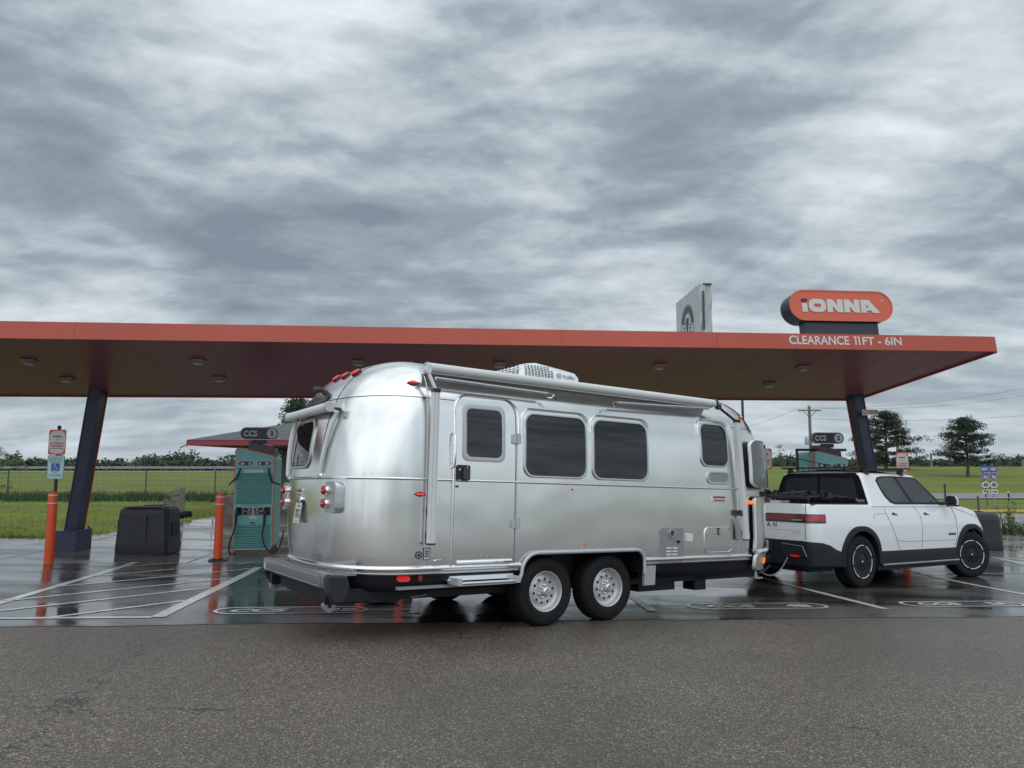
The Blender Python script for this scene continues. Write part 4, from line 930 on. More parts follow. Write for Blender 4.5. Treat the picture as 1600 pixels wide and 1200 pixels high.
def frontf(y, z, c=0.):
    e_ = .01; x = capx(y, z, True); gy = (capx(y + e_, z, True) - capx(y - e_, z, True)) / (2 * e_); gz = (capx(y, z + e_, True) - capx(y, z - e_, True)) / (2 * e_)
    n_ = Vector((1, -gy, -gz)).normalized(); return Vector((x, y, z)) + n_ * c
def sidey(x, z):
    b = HW - si(z)
    if XR <= x <= XF: return HW - b
    A = AF if x > XF else AR; a = A * (1 - ei(z) / AR); d = (x - XF) if x > XF else (XR - x); k = min(1., d / max(a, 1e-4))
    return HW - b * (1 - k ** PP) ** (1 / PP)
def sidef(x, z, c=0.):
    e_ = .01; y = sidey(x, z); gx = (sidey(x + e_, z) - sidey(x - e_, z)) / (2 * e_); gz = (sidey(x, z + e_) - sidey(x, z - e_)) / (2 * e_)
    n_ = Vector((gx, -1, gz)).normalized(); return Vector((x, y, z)) + n_ * c
def farf(x, z, c=0.):
    p = sidef(x, z, c); return Vector((p.x, 2 * HW - p.y, p.z))
NC = 26
def ringp(z, c=0.):
    b = HW - si(z) + c; k = 1 - ei(z) / AR; o = []
    def cap(A, x0, sg, a0, a1):
        for i in range(NC + 1):
            th = R(a0 + (a1 - a0) * i / NC); cx_ = math.copysign(abs(math.cos(th)) ** (2 / PP), math.cos(th)); sy = math.copysign(abs(math.sin(th)) ** (2 / PP), math.sin(th))
            o.append(Vector((x0 + sg * (A * k + c) * cx_, HW + b * sy, z)))
    # near side straight, front cap, far side, rear cap
    cap(AF, XF, 1, -90, 90)
    for i in range(1, 14): o.append(Vector((XF + (XR - XF) * i / 14, HW + b, z)))
    cap(AR, XR, -1, 90, -90)
    for i in range(1, 14): o.append(Vector((XR + (XF - XR) * i / 14, HW - b, z)))
    return o
zs = [.60, .66, .75, .9, 1.05, 1.2, 1.35, 1.5] + [ZB + ZH * math.sin(R(a)) ** (1 / 1.5) for a in (6, 12, 18, 24, 30, 36, 42, 48, 54, 60, 65, 70, 74, 78, 81, 84, 86.5, 88.3, 89.3)]
mb = MB(); rows = [ringp(z) for z in zs]; top = [Vector((max(XR, min(XF, p.x)), HW, ZB + ZH)) for p in rows[-1]]
rows.append(top); mb.grid(rows, alu, True)
def rivet(mb, p, n_, r=.0055):
    n_ = n_.normalized(); a = Vector((0, 0, 1)) if abs(n_.z) < .9 else Vector((1, 0, 0)); u = n_.cross(a).normalized(); w_ = n_.cross(u)
    mb.add([p + (u * math.cos(k * 1.047) + w_ * math.sin(k * 1.047)) * r for k in range(6)] + [p + n_ * r * .7], [(k, (k + 1) % 6, 6) for k in range(6)], brushed)
def rivline(mb, f, pts, d):
    for (a, b), (c, e_) in zip(pts, pts[1:]):
        n = max(1, int(math.hypot(c - a, e_ - b) / d))
        for i in range(n): x, z = a + (c - a) * i / n, b + (e_ - b) * i / n; p = f(x, z, 0); rivet(mb, p, f(x, z, .01) - p)
rivline(mb, sidef, [(XR - .02, .68), (XR - .02, 2.66)], .045); rivline(mb, sidef, [(XR + .03, .68), (XR + .03, 1.45)], .045)
rivline(mb, sidef, [(-1.63, .68), (-1.63, 2.2)], .045); rivline(mb, sidef, [(-.835, .68), (-.835, 2.2)], .05); rivline(mb, sidef, [(XF + .02, .7), (XF + .02, 2.66)], .045)
for z in (1.44, 1.53): rivline(mb, sidef, [(-.8, z), (XF, z)], .075); rivline(mb, sidef, [(XR - .6, z), (XR, z)], .06)
for x in (-1.35, -1.1, -.45, -.15, .2, .6, 1.0, 1.35): rivline(mb, sidef, [(x, .9), (x, 1.4)], .16)
rivline(mb, rearf, [(.78, .7), (.78, 2.55)], .05); rivline(mb, rearf, [(1.68, .7), (1.68, 2.55)], .05)
for x in (-2.25, -2.45): rivline(mb, sidef, [(x, .8), (x, 1.4)], .12)
rng = random.Random(3)
for i in range(24):   # small hail dimples and pulled rivets on the lower skin
    x, z = rng.uniform(-1.8, 2.3), rng.uniform(.95, 1.38); p = sidef(x, z, .0004); rivet(mb, p, Vector((0, -1, 0)), .007)
shell = mb.build('shell', trailer, smooth=50)
fx0, fx1, ft = -.79, .90, .765
def fender_cut(y0, y1):
    c = MB(); o = [(fx0 - .02, .2)]
    for i in range(9): a = R(180 - 90 * i / 8); o.append((fx0 + .20 + .2 * math.cos(a), ft - .2 + .2 * math.sin(a)))
    for i in range(9): a = R(90 - 90 * i / 8); o.append((fx1 - .12 + .12 * math.cos(a), ft - .12 + .12 * math.sin(a)))
    o.append((fx1, .2)); c.prism(o, y0, y1, under, lambda a, b, d: (a, d, b)); return c.build('cut', trailer)
def smoothit(o, ang):
    for p_ in o.data.polygons: p_.use_smooth = True
    o.data.set_sharp_from_angle(angle=R(ang))
    for i_, m_ in enumerate(o.data.materials):
        if m_ is None: o.data.materials[i_] = under
# the ring of the base is open: cut the skirt by dropping its faces inside the opening
bm_ = bmesh.new(); bm_.from_mesh(shell.data)
for xx in (fx0, fx1): bmesh.ops.bisect_plane(bm_, geom=bm_.verts[:] + bm_.edges[:] + bm_.faces[:], plane_co=(xx, 0, 0), plane_no=(1, 0, 0))
bmesh.ops.bisect_plane(bm_, geom=bm_.verts[:] + bm_.edges[:] + bm_.faces[:], plane_co=(0, 0, ft - .005), plane_no=(0, 0, 1))
kill = [f_ for f_ in bm_.faces if fx0 < f_.calc_center_median().x < fx1 and f_.calc_center_median().z < ft - .005]
bmesh.ops.delete(bm_, geom=kill, context='FACES'); bm_.to_mesh(shell.data); bm_.free(); smoothit(shell, 50)

# mouldings and seams
def ringtube(z, c, r, m, name, a=0, b=None, n=8, sq=1.0):
    p = ringp(z, c); mb = MB()
    if z < .8:
        nr = 2 * (NC + 1) + 26; i0 = [i for i in range(len(p)) if p[i].y < HW and p[i].x > fx1 and i > len(p) - 15][-1]; i1 = [i for i in range(len(p)) if p[i].y < HW and p[i].x < fx0 and i > len(p) - 15][0]
        q1 = p[i0 + 1 - 0:] ; near = p[:]
        front = [Vector((fx1, p[-1].y, z))] + [q for q in p[i0:]] + p[:i0][:0]
        # walk: from the opening forward round the nose, down the far side and back round the tail
        seq = [Vector((fx1, p[-1].y, z))] + [q for q in p[-14:] if q.x > fx1] + p[:len(p) - 13] + [q for q in p[-13:] if q.x < fx0] + [Vector((fx0, p[-1].y, z))]
        mb.tube([tuple(q) for q in seq], r, m, n)
    else: mb.tube([tuple(q) for q in p + [p[0]]], r, m, n, caps=False)
    return mb.build(name, trailer, smooth=50)
ringtube(1.486, .006, .013, chrome, 'belt_moulding')
ringtube(.648, .004, .027, chrome, 'base_moulding'); ringtube(.605, -.004, .014, brushed, 'base_moulding')
mb = MB()
def seam(f, pts, r=.0035, m=brushed):
    sp = []
    for (a, b), (c, e_) in zip(pts, pts[1:]):
        n = max(2, int(math.hypot(c - a, e_ - b) / .05)); sp += [tuple(f(a + (c - a) * i / n, b + (e_ - b) * i / n, .002)) for i in range(n + 1)]
    mb.tube(sp, r, m, 4, caps=False)
p = ringp(2.28, .001); nn = NC + 1
seg = p[NC + 14:2 * NC + 15 + 1]; mb.tube([tuple(q) for q in seg], .004, under, 4, caps=False)
mb.tube([tuple(q) for q in p[:NC + 1]], .004, under, 4, caps=False)
for y in (.74, 1.72):
    mb.tube([tuple(rearf(y, 1.5 + (2.66 - 1.5) * i / 40, .0)) for i in range(41)], .0028, under, 4, caps=False)
    mb.tube([tuple(frontf(y, .68 + (2.64 - .68) * i / 40, .001)) for i in range(41)], .004, under, 4, caps=False)
for xx in (XR - .035, XF + .035, ): mb.tube([tuple(sidef(xx, .68 + (2.70 - .68) * i / 40, .001)) for i in range(41)], .004, brushed, 4, caps=False)
mb.build('panel_seams', trailer, smooth=50)

for x0_, r_, s_ in ((fx0, .20, 1), (fx1, .12, -1)):
    cp = [(x0_, ft - .005), (x0_, ft - .20 if s_ > 0 else ft - .13)] + [(x0_ + s_ * (r_ - r_ * math.cos(R(a))), ft - r_ + r_ * math.sin(R(a))) for a in range(0, 91, 10)]
    mb = MB(); mb.plate([cp], sidef, -.01, .0, alu); mb.build('arch_corner', trailer)
# side windows
def window(x0, x1, z0, z1, r, fn=sidef, fr=.021, name='window', gl=glass, off=.016):
    lo = subdiv(rrect((x0 + x1) / 2, (z0 + z1) / 2, x1 - x0 + 2 * fr, z1 - z0 + 2 * fr, r + fr, 8), .1)
    cx_, cz_ = (x0 + x1) / 2, (z0 + z1) / 2; kx, kz = (x1 - x0) / (x1 - x0 + 2 * fr), (z1 - z0) / (z1 - z0 + 2 * fr)
    li = [(cx_ + (a - cx_) * kx, cz_ + (b - cz_) * kz) for a, b in lo]
    mb = MB(); framepatch(mb, fn, lo, li, 0, off, brushed); fo = mb.build(name, trailer, smooth=50)
    mb = MB(); ringpatch(mb, fn, li, off * .75, gl, 6, edge=0); mb.build('glass', fo, smooth=50)
    mb = MB(); lk = [(cx_ + (a - cx_) * .985, cz_ + (b - cz_) * .985) for a, b in li]; framepatch(mb, fn, li, [(cx_ + (a - cx_) * .965, cz_ + (b - cz_) * .965) for a, b in li], off * .5, off * .95, blackg); mb.build('gasket', fo, smooth=50)
    mb = MB()
    for k in (.22, .30, .70, .78): p = fn(x0 + (x1 - x0) * k, z0 + .035, off * .8); mb.lathe([(0, .002), (.008, .002), (.008, 0)], black, p, fn(x0, z0, 1) - fn(x0, z0, 0), n=8)
    mb.build('latch', fo); return fo
window(-.75, .05, 1.56, 2.205, .095, off=.022); window(.17, .97, 1.56, 2.205, .095, off=.022); window(1.90, 2.365, 1.77, 2.285, .09, off=.02)
lo = rrect(2.19, 1.618, .42, .165, .08, 8)
mb = MB(); framepatch(mb, sidef, lo, [(2.19 + (a - 2.19) * .82, 1.618 + (b - 1.618) * .68) for a, b in lo], 0, .014, brushed); o = mb.build('vent_window', trailer, smooth=50)
mb = MB(); ringpatch(mb, sidef, [(2.19 + (a - 2.19) * .82, 1.618 + (b - 1.618) * .68) for a, b in lo], .006, greyp, 4); mb.build('pane', o, smooth=50)
# rain gutters over windows and door
for x0, x1, z in ((-.80, .10, 2.265), (.12, 1.02, 2.265), (1.85, 2.42, 2.345)):
    mb = MB(); r_ = .13; pts = []
    for i in range(9): a = R(180 - 90 * i / 8); pts.append((x0 + r_ + r_ * math.cos(a), z - r_ + r_ * math.sin(a)))
    pts = [(x0, z - .20)] + pts + [(x1 - r_, z)]
    for i in range(1, 9): a = R(90 - 80 * i / 8); pts.append((x1 - r_ + r_ * math.cos(a), z - r_ + r_ * math.sin(a)))
    mb.tube([tuple(sidef(a, b, .014)) for a, b in pts], .0075, chrome, 6); mb.build('rain_gutter', trailer, smooth=50)

# entry door
def door_loop(w_, zb_, zt_, r_):
    x0, x1 = -1.236 - w_ / 2, -1.236 + w_ / 2; o = [(x1, zb_)]
    for i in range(9): a = R(90 * i / 8); o.append((x1 - r_ + r_ * math.cos(a), zt_ - r_ + r_ * math.sin(a)))
    for i in range(9): a = R(90 + 90 * i / 8); o.append((x0 + r_ + r_ * math.cos(a), zt_ - r_ + r_ * math.sin(a)))
    o.append((x0, zb_)); return subdiv(o, .08)
lo = door_loop(.76, .635, 2.36, .17); cx_, cz_ = -1.236, 1.4975
def sc(l, kx, kz, cx=None, cz=None): return [(cx_ + (a - cx_) * kx, cz_ + (b - cz_) * kz) for a, b in l]
mb = MB(); framepatch(mb, sidef, lo, sc(lo, .955, .98), 0, .014, brushed); door = mb.build('entry_door', trailer, smooth=50)
mb = MB(); li = sc(lo, .945, .976); framepatch(mb, sidef, li, sc(lo, .93, .970), .0, .006, under); mb.build('door_seal', door, smooth=50)
mb = MB(); ld = sc(lo, .93, .970)
rows = [[sidef(a, b, 0) for a, b in ld], [sidef(a, b, .010) for a, b in ld]]
# panel rows run between the curved outline and a straight centre line, so the skin keeps its curve
mb.grid([[sidef(*q, 0) for q in ld], [sidef(*q, .011) for q in ld]], alu, True)
nz = 26; x0d, x1d = -1.236 - .76 * .93 / 2, -1.236 + .76 * .93 / 2; z0d, z1d = 1.4975 - 1.725 * .97 / 2, 1.4975 + 1.725 * .97 / 2; rr_ = .158
rows = []
for j in range(nz + 1):
    z = z0d + (z1d - z0d) * math.sin(math.pi / 2 * j / nz)
    dz = max(0, z - (z1d - rr_)); ins = rr_ - math.sqrt(max(0, rr_ * rr_ - dz * dz))
    rows.append([sidef(x0d + ins + (x1d - x0d - 2 * ins) * i / 8, z, .011) for i in range(9)])
mb.grid(rows, alu); rivline(mb, lambda a, b, c: sidef(a, b, .011 + c), [(-1.50, .75), (-.96, .75)], .07)
for z in (.95, 1.25): rivline(mb, lambda a, b, c: sidef(a, b, .011 + c), [(-1.42, z), (-1.0, z)], .2)
mb.build('door_skin', door, smooth=50)
mb = MB(); mb.tube([tuple(sidef(a, 1.486, .016)) for a in (-1.56, -1.3, -1.1, -.9)], .010, chrome, 6); mb.tube([tuple(sidef(a, .70, .018)) for a in (-1.55, -1.3, -1.1, -.91)], .017, chrome, 6); mb.build('door_moulding', door, smooth=50)
lo2 = rrect(-1.262, 1.965, .50, .575, .075, 7); lo2 = subdiv(lo2, .06)
li2 = [(-1.262 + (a + 1.262) * .83, 1.965 + (b - 1.965) * .845) for a, b in lo2]
mb = MB(); framepatch(mb, sidef, lo2, li2, .010, .026, satin); dw = mb.build('door_window', door, smooth=40)
mb = MB(); ringpatch(mb, sidef, li2, .022, glass, 4, edge=.01); mb.build('glass', dw, smooth=50)
mb = MB(); mb.plate([rrect(-1.50, 1.555, .155, .165, .025)], sidef, .01, .024, black); dh = mb.build('door_lock', door)
mb = MB(); mb.plate([rrect(-1.475, 1.55, .075, .11, .02)], sidef, .024, .042, blackg); mb.lathe([(0, .006), (.010, .005), (.011, 0)], chrome, sidef(-1.545, 1.59, .024), (0, -1, 0), n=10); mb.lathe([(0, .006), (.008, .005), (.009, 0)], chrome, sidef(-1.46, 1.615, .024), (0, -1, 0), n=10); mb.build('handle', dh)
for z in (1.93, 1.07): mb = MB(); mb.plate([rrect(-.875, z, .10, .10, .01)], sidef, .012, .034, satin); mb.tube([tuple(sidef(-.865, z - .055, .045)), tuple(sidef(-.865, z + .055, .045))], .014, satin, 8); mb.build('hinge', door, smooth=40)
mb = MB()
pts = [(-1.607, .66, .018)] + [(-1.607, .66 + (2.17 - .66) * i / 20, .018) for i in range(1, 21)]
for i in range(1, 9): a = R(180 - 90 * i / 8); pts.append((-1.607 + .17 + .17 * math.cos(a), 2.17 + .17 * math.sin(a), .020))
for i in range(1, 10): pts.append((-1.437 + .40 * i / 9, 2.34, .020))
for i in range(1, 9): a = R(90 - 90 * i / 8); pts.append((-1.02 + .17 * math.cos(a), 2.17 + .17 * math.sin(a), .018))
pts.append((-.85, 1.95, .018)); mb.tube([tuple(sidef(*q)) for q in pts], .011, chrome, 6); mb.build('door_gutter', door, smooth=50)
mb = MB(); mb.tube([tuple(sidef(-1.617, z, c)) for z, c in ((1.60, .015), (1.62, .05), (1.70, .06), (1.85, .06), (1.93, .05), (1.95, .015))], .010, chrome, 8); mb.build('grab_handle', trailer, smooth=50)
mb = MB(); mb.plate([rrect(-1.565, 1.425, .03, .02, .004)], sidef, .01, .02, black); mb.build('door_catch', door)

# awning: roller, rafters, arms
mb = MB(); ya = -.035; a = (-1.93, ya + .02, 2.575); b = (2.14, ya + .02, 2.56)
mb.tube([a, b], .046, offwhite, 16); aw = mb.build('awning_roller', trailer, smooth=50)
mb = MB(); mb.hexa([(-1.9, .0, 2.52), (2.12, .0, 2.50), (2.12, .24, 2.52), (-1.9, .24, 2.54)], [(-1.9, .0, 2.555), (2.12, .0, 2.54), (2.12, .24, 2.60), (-1.9, .24, 2.61)], brushed); mb.build('awning_rail', aw)
for x in (-1.935, 2.145): mb = MB(); mb.lathe([(0, -.02), (.048, -.02), (.054, 0), (.048, .02), (0, .02)], satin if x < 0 else txtd, (x, ya + .02, 2.57), (1, 0, 0), n=18); mb.build('end_cap', aw, smooth=40)
for x0, z0, x1, z1 in ((-1.84, 2.475, -.50, 2.445), (.50, 2.43, 2.02, 2.485)):
    mb = MB(); mb.tube([(x0, -.02, z0), (x1, -.02, z1)], .017, brushed, 8)
    e_ = (x1, z1) if x0 < 0 else (x0, z0); s_ = 1 if x0 < 0 else -1
    mb.tube([(e_[0] - s_ * .02, -.03, e_[1]), (e_[0] + s_ * .06, -.03, e_[1] + .004), (e_[0] + s_ * .085, -.05, e_[1] - .02), (e_[0] + s_ * .05, -.03, e_[1] - .05), (e_[0] + s_ * .01, -.0, e_[1] - .035)], .008, chrome, 6); mb.tube([(e_[0] + s_ * .07, -.05, e_[1] - .03), (e_[0] + s_ * .11, -.05, e_[1] - .06)], .006, black, 5)
    mb.build('rafter', aw, smooth=50)
def arm(top, el, z0, z1, xo, lean, m1, side):
    mb = MB(); mb.tube([top, el], .018, m1, 8); mb.lathe([(0, -.03), (.035, -.03), (.04, 0), (.035, .03), (0, .03)], m1, top, (0, 1, 0), n=14); am = mb.build('awning_arm', trailer, smooth=50)
    y0 = -.085
    mb = MB(); mb.hexa([(xo - .036 + lean, y0 - .022, z0), (xo + .036 + lean, y0 - .022, z0), (xo + .036 + lean, y0 + .03, z0), (xo - .036 + lean, y0 + .03, z0)], [(xo - .036, y0 - .022 + .0, z1), (xo + .036, y0 - .022, z1), (xo + .036, y0 + .03, z1), (xo - .036, y0 + .03, z1)], offwhite)
    for k in (-.018, .018): mb.hexa([(xo + k - .003 + lean, y0 - .025, z0), (xo + k + .003 + lean, y0 - .025, z0), (xo + k + .003 + lean, y0 - .02, z0), (xo + k - .003 + lean, y0 - .02, z0)], [(xo + k - .003, y0 - .025, z1), (xo + k + .003, y0 - .025, z1), (xo + k + .003, y0 - .02, z1), (xo + k - .003, y0 - .02, z1)], satin)
    mb.build('channel', am, bevel=.004)
    mb = MB(); mb.box(xo - .04, xo + .04, y0 - .027, y0 + .035, z1 - .002, z1 + .035, black, .005); mb.build('channel_cap', am); mb = MB(); mb.box(xo - .037 + lean, xo + .037 + lean, y0 - .024, y0 + .032, z0 - .015, z0 + .001, black); mb.build('channel_cap', am)
    mb = MB(); mb.box(xo + lean - .02, xo + lean + .02, y0, .01, z0 + .02, z0 + .10, black); mb.box(xo + lean * .5 - .02, xo + lean * .5 + .02, y0, .005, 1.15, 1.22, black); mb.build('bracket', am); return am
arm((-1.945, -.04, 2.54), (-1.865, -.08, 2.345), .888, 2.325, -1.865, .0, offwhite, 0)
mb = MB(); mb.tube([tuple(sidef(-1.895, z, .006)) for z in (.88, 1.2, 1.6, 2.0, 2.3)] , .008, satin, 6); mb.build('arm_track', trailer)
am = arm((2.19, -.03, 2.52), (2.50, -.05, 2.35), .86, 2.335, 2.475, .115, txtd, 1)
mb = MB(); mb.add([(2.46, -.02, 1.12), (2.46, -.06, 1.12), (2.46, -.06, .86), (2.56, -.06, .86), (2.46, -.02, .86), (2.56, -.02, .86)], [(1, 2, 3), (0, 5, 4), (0, 1, 3, 5), (2, 4, 5, 3), (0, 4, 2, 1)], greyp); mb.build('gusset', am)

# marker lights: teardrop lenses
def marker(f, a, z, m, k=1.0, fl=1):
    lp = [(a + fl * k * (-.045 + .11 * t), z + s_ * k * .021 * (math.sin(math.pi * min(1, t * 1.9 + .0) / 2) if t < .53 else (1 - (t - .53) / .47) ** .8)) for s_, ts in ((1, [i / 12 for i in range(13)]), (-1, [i / 12 for i in range(11, 0, -1)])) for t in ts]
    mb = MB(); ringpatch(mb, f, lp, .010, black, 2, edge=0); o = mb.build('marker_light', trailer, smooth=60)
    l2 = [(a + fl * .002 + (x - a) * .80, z + (zz - z) * .72) for x, zz in lp]
    mb = MB(); c_ = a - .0
    rows = [[f(x, zz, .010) for x, zz in l2]]
    for t_, h_ in ((.8, .020), (.5, .026), (.02, .028)): rows.append([f(a + (x - a) * t_, z + (zz - z) * t_, h_) for x, zz in l2])
    mb.grid(rows, m, True); ln = mb.build('lens', o, smooth=60)
    mb = MB()
    for q in (-.022, -.004, .014, .03): mb.lathe([(0, .004), (.006, .002), (.007, 0)], redhot if m is red_l else amber_m, f(a + fl * q * k, z, .026 - abs(q) * .12), f(a, z, 1) - f(a, z, 0), n=8)
    mb.build('diodes', ln)
marker(sidef, -2.03, 2.42, red_l, 1.15); marker(sidef, -1.965, 1.343, red_l, 1.15)
marker(sidef, 2.80, 2.44, amber_m, .85); marker(sidef, -.12, 1.425, offwhite, .5)
mb = MB(); p = frontf(.32, 1.32, .0); mb.lathe([(0, .07), (.022, .068), (.026, .04), (.026, 0)], amber_m, sidef(2.76, 1.32, 0), (0.2, -1, 0), n=12); mb.build('marker_light', trailer, smooth=50)

# small side fittings
mb = MB(); mb.plate([rrect(1.362, .808, .385, .40, .03)], sidef, 0, .014, greyp); wh = mb.build('heater_hatch', trailer, bevel=.002)
mb = MB(); mb.lathe([(0, .004), (.03, .004), (.034, .018), (.046, .018), (.048, 0)], chrome, sidef(1.345, .945, .014), (0, -1, 0), n=20); mb.lathe([(0, .006), (.032, .006)], txtd, sidef(1.345, .945, .014), (0, -1, 0), n=20); mb.plate([rrect(1.458, .845, .05, .03, .004)], sidef, .014, .02, black); mb.build('exhaust', wh, smooth=40)
mb = MB()
for k in range(4):
    for s_ in (-1, 1): mb.plate([rrect(1.345 + s_ * .05, .665 + k * .036, .078, .017, .006)], sidef, .014, .024, white)
mb.build('louvres', wh)
mb = MB(); mb.plate([rrect(1.635, .893, .105, .09, .008)], sidef, 0, .03, offwhite); mb.build('socket_cover', trailer, bevel=.004)
lo = rrect(2.165, .855, .50, .315, .075, 7)
mb = MB(); framepatch(mb, sidef, lo, rrect(2.165, .855, .475, .29, .065, 7), 0, .012, chrome); ht = mb.build('storage_hatch', trailer, smooth=50)
mb = MB(); mb.plate([rrect(2.165, .855, .455, .27, .055)], sidef, 0, .010, alu); mb.plate([rrect(2.165, .955, .038, .085, .01), rrect(2.165, .955, .024, .066, .006)], sidef, .01, .016, black); mb.plate([rrect(2.165, .955, .020, .06, .006)], sidef, .01, .020, chrome); mb.build('hatch_skin', ht)
mb = MB(); mb.plate([rrect(2.19, 1.355, .245, .085, .02)], sidef, 0, .006, chrome); mb.plate([rrect(2.19, 1.377, .225, .022, .006)], sidef, .006, .009, txtr); mb.plate([rrect(2.19, 1.342, .225, .044, .006)], sidef, .006, .009, cream); mb.text('International', sidef, 2.19, 1.342, .19, .030, txtd, c1=.011, bold=.02); mb.build('name_badge', trailer, fixn=False)
mb = MB(); mb.plate([rrect(-1.862, .785, .075, .115, .006)], sidef, 0, .003, txtd); mb.plate([rrect(-1.862, .785, .060, .10, .004)], sidef, .003, .005, txtw); bars(mb, sidef, -1.862, .785, .045, .07, 4, txtd, .005, .007); mb.plate([circ(-1.945, .775, .036)], sidef, 0, .004, txtd); mb.plate([circ(-1.945, .775, .024), circ(-1.945, .775, .017)], sidef, .004, .006, satin); mb.build('stickers', trailer, fixn=False)
mb = MB(); mb.plate([rrect(-1.735, .712, .085, .03, .012)], sidef, 0, .02, chrome); mb.build('step_light', trailer)
mb = MB(); mb.plate([rrect(.045, .822, .07, .05, .003)], sidef, 0, .003, txtw); mb.plate([rrect(.045, .840, .068, .012, .001)], sidef, .003, .005, orangeB); bars(mb, sidef, .045, .815, .055, .022, 2, txtd, .003, .005); mb.build('warning_sticker', trailer, fixn=False)

# fender around the twin wheels, skirt and underbody
mb = MB(); fx0, fx1, ft = -.79, .90, .765; pts = [(fx0 - .03, .50)]
for i in range(9): a = R(180 - 90 * i / 8); pts.append((fx0 + .20 + .2 * math.cos(a), ft - .2 + .2 * math.sin(a)))
for i in range(9): a = R(90 - 90 * i / 8); pts.append((fx1 - .12 + .12 * math.cos(a), ft - .12 + .12 * math.sin(a)))
pts.append((fx1, .50))
mb.tube([(a, -.024, b) for a, b in pts], .020, satin, 10); mb.grid([[(a, -.03, b) for a, b in pts], [(a, .03, b) for a, b in pts]], satin); fd = mb.build('fender_trim', trailer, smooth=50)
mb = MB(); mb.grid([[(a, .004, b) for a, b in pts], [(a, .36, b) for a, b in pts]], under); mb.add([(fx0 - .03, .36, .4), (fx1, .36, .4), (fx1, .36, .78), (fx0 - .03, .36, .78)], [(0, 1, 2, 3)], under)
mb.grid([[(a, 2 * HW - .004, b) for a, b in pts], [(a, 2 * HW - .36, b) for a, b in pts]], under); mb.add([(fx0 - .03, 2.1, .4), (fx1, 2.1, .4), (fx1, 2.1, .78), (fx0 - .03, 2.1, .78)], [(0, 1, 2, 3)], under); mb.build('wheel_well', trailer)
zl = [.645, .58, .50, .42]
mb = MB(); rws = []
for z, c in ((.62, -.03), (.52, -.05), (.44, -.10), (.40, -.3)): rws.append([Vector((p.x, p.y, z)) for p in ringp(.7, c)])
rws.append([Vector((p.x * .9, HW + (p.y - HW) * .5, .39)) for p in rws[-1]]); rws.append([Vector((.5, HW, .38))] * len(rws[0])); mb.grid(rws, under, True); ub = mb.build('underbody', trailer, smooth=50)
bm_ = bmesh.new(); bm_.from_mesh(ub.data)
for co, no in (((fx0, 0, 0), (1, 0, 0)), ((fx1, 0, 0), (1, 0, 0)), ((0, .355, 0), (0, 1, 0)), ((0, 2.105, 0), (0, 1, 0))): bmesh.ops.bisect_plane(bm_, geom=bm_.verts[:] + bm_.edges[:] + bm_.faces[:], plane_co=co, plane_no=no)
kill = [f_ for f_ in bm_.faces if fx0 < f_.calc_center_median().x < fx1 and (f_.calc_center_median().y < .355 or f_.calc_center_median().y > 2.105)]
bmesh.ops.delete(bm_, geom=kill, context='FACES'); bm_.to_mesh(ub.data); bm_.free()
mb = MB(); mb.box(-2.6, 3.2, .30, .38, .34, .46, under); mb.box(-2.6, 3.2, 2.08, 2.16, .34, .46, under); mb.box(-.5, -.37, .30, 2.16, .32, .42, under); mb.box(.35, .48, .30, 2.16, .32, .42, under)
mb.box(1.15, 1.75, .35, 1.2, .24, .40, under); mb.box(2.05, 2.25, .3, .5, .22, .42, under); mb.box(-2.6, -2.2, .5, 1.9, .30, .44, under); mb.build('chassis', trailer)
mb = MB(); mb.hexa([(.93, .02, .36), (1.10, .02, .36), (1.10, .05, .36), (.93, .05, .36)], [(.93, .0, .58), (1.10, .0, .58), (1.10, .05, .58), (.93, .05, .58)], satin); mb.build('mud_guard', trailer)
mb = MB(); mb.hexa([(-1.66, -.05, .53), (-.92, -.05, .53), (-.86, .25, .53), (-1.66, .25, .53)], [(-1.62, -.03, .57), (-.90, -.03, .57), (-.90, .2, .60), (-1.62, .2, .60)], brushed)
mb.hexa([(-1.58, -.16, .49), (-.95, -.16, .49), (-.95, .12, .49), (-1.58, .12, .49)], [(-1.58, -.16, .51), (-.95, -.16, .51), (-.95, .12, .51), (-1.58, .12, .51)], brushed); mb.tube([(-1.60, -.17, .515), (-.93, -.17, .515)], .014, chrome, 8); mb.box(-.97, -.92, -.20, -.0, .50, .56, satin); mb.box(-1.63, -1.58, -.20, 0, .50, .56, satin); st = mb.build('entry_step', trailer)
mb = MB(); mb.box(-2.15, -1.0, .0, .05, .465, .49, greyp); mb.build('step_rail', trailer)
mb = MB(); lp = rrect(-2.075, .56, .12, .05, .024); mb.plate([lp], lambda a, b, c: tuple(Vector((a, sidey(a, .75) + .035 - c, b))), 0, .025, red_l); mb.build('side_marker', trailer)
mb = MB(); mb.plate([rrect(-1.91, .56, .04, .05, .01)], lambda a, b, c: tuple(Vector((a, sidey(a, .75) + .035 - c, b))), 0, .02, red_d); mb.build('side_reflector', trailer)
# stabiliser jack folded under the rear
mb = MB(); mb.hexa([(-2.35, .32, .36), (-2.0, .32, .30), (-2.0, .40, .30), (-2.35, .40, .36)], [(-2.40, .32, .43), (-1.9, .32, .43), (-1.9, .40, .43), (-2.40, .40, .43)], under); mb.box(-2.25, -2.02, .22, .46, .285, .30, under); mb.tube([(-2.0, .36, .34), (-1.72, .25, .38)], .012, chrome, 6); mb.build('stabiliser_jack', trailer)

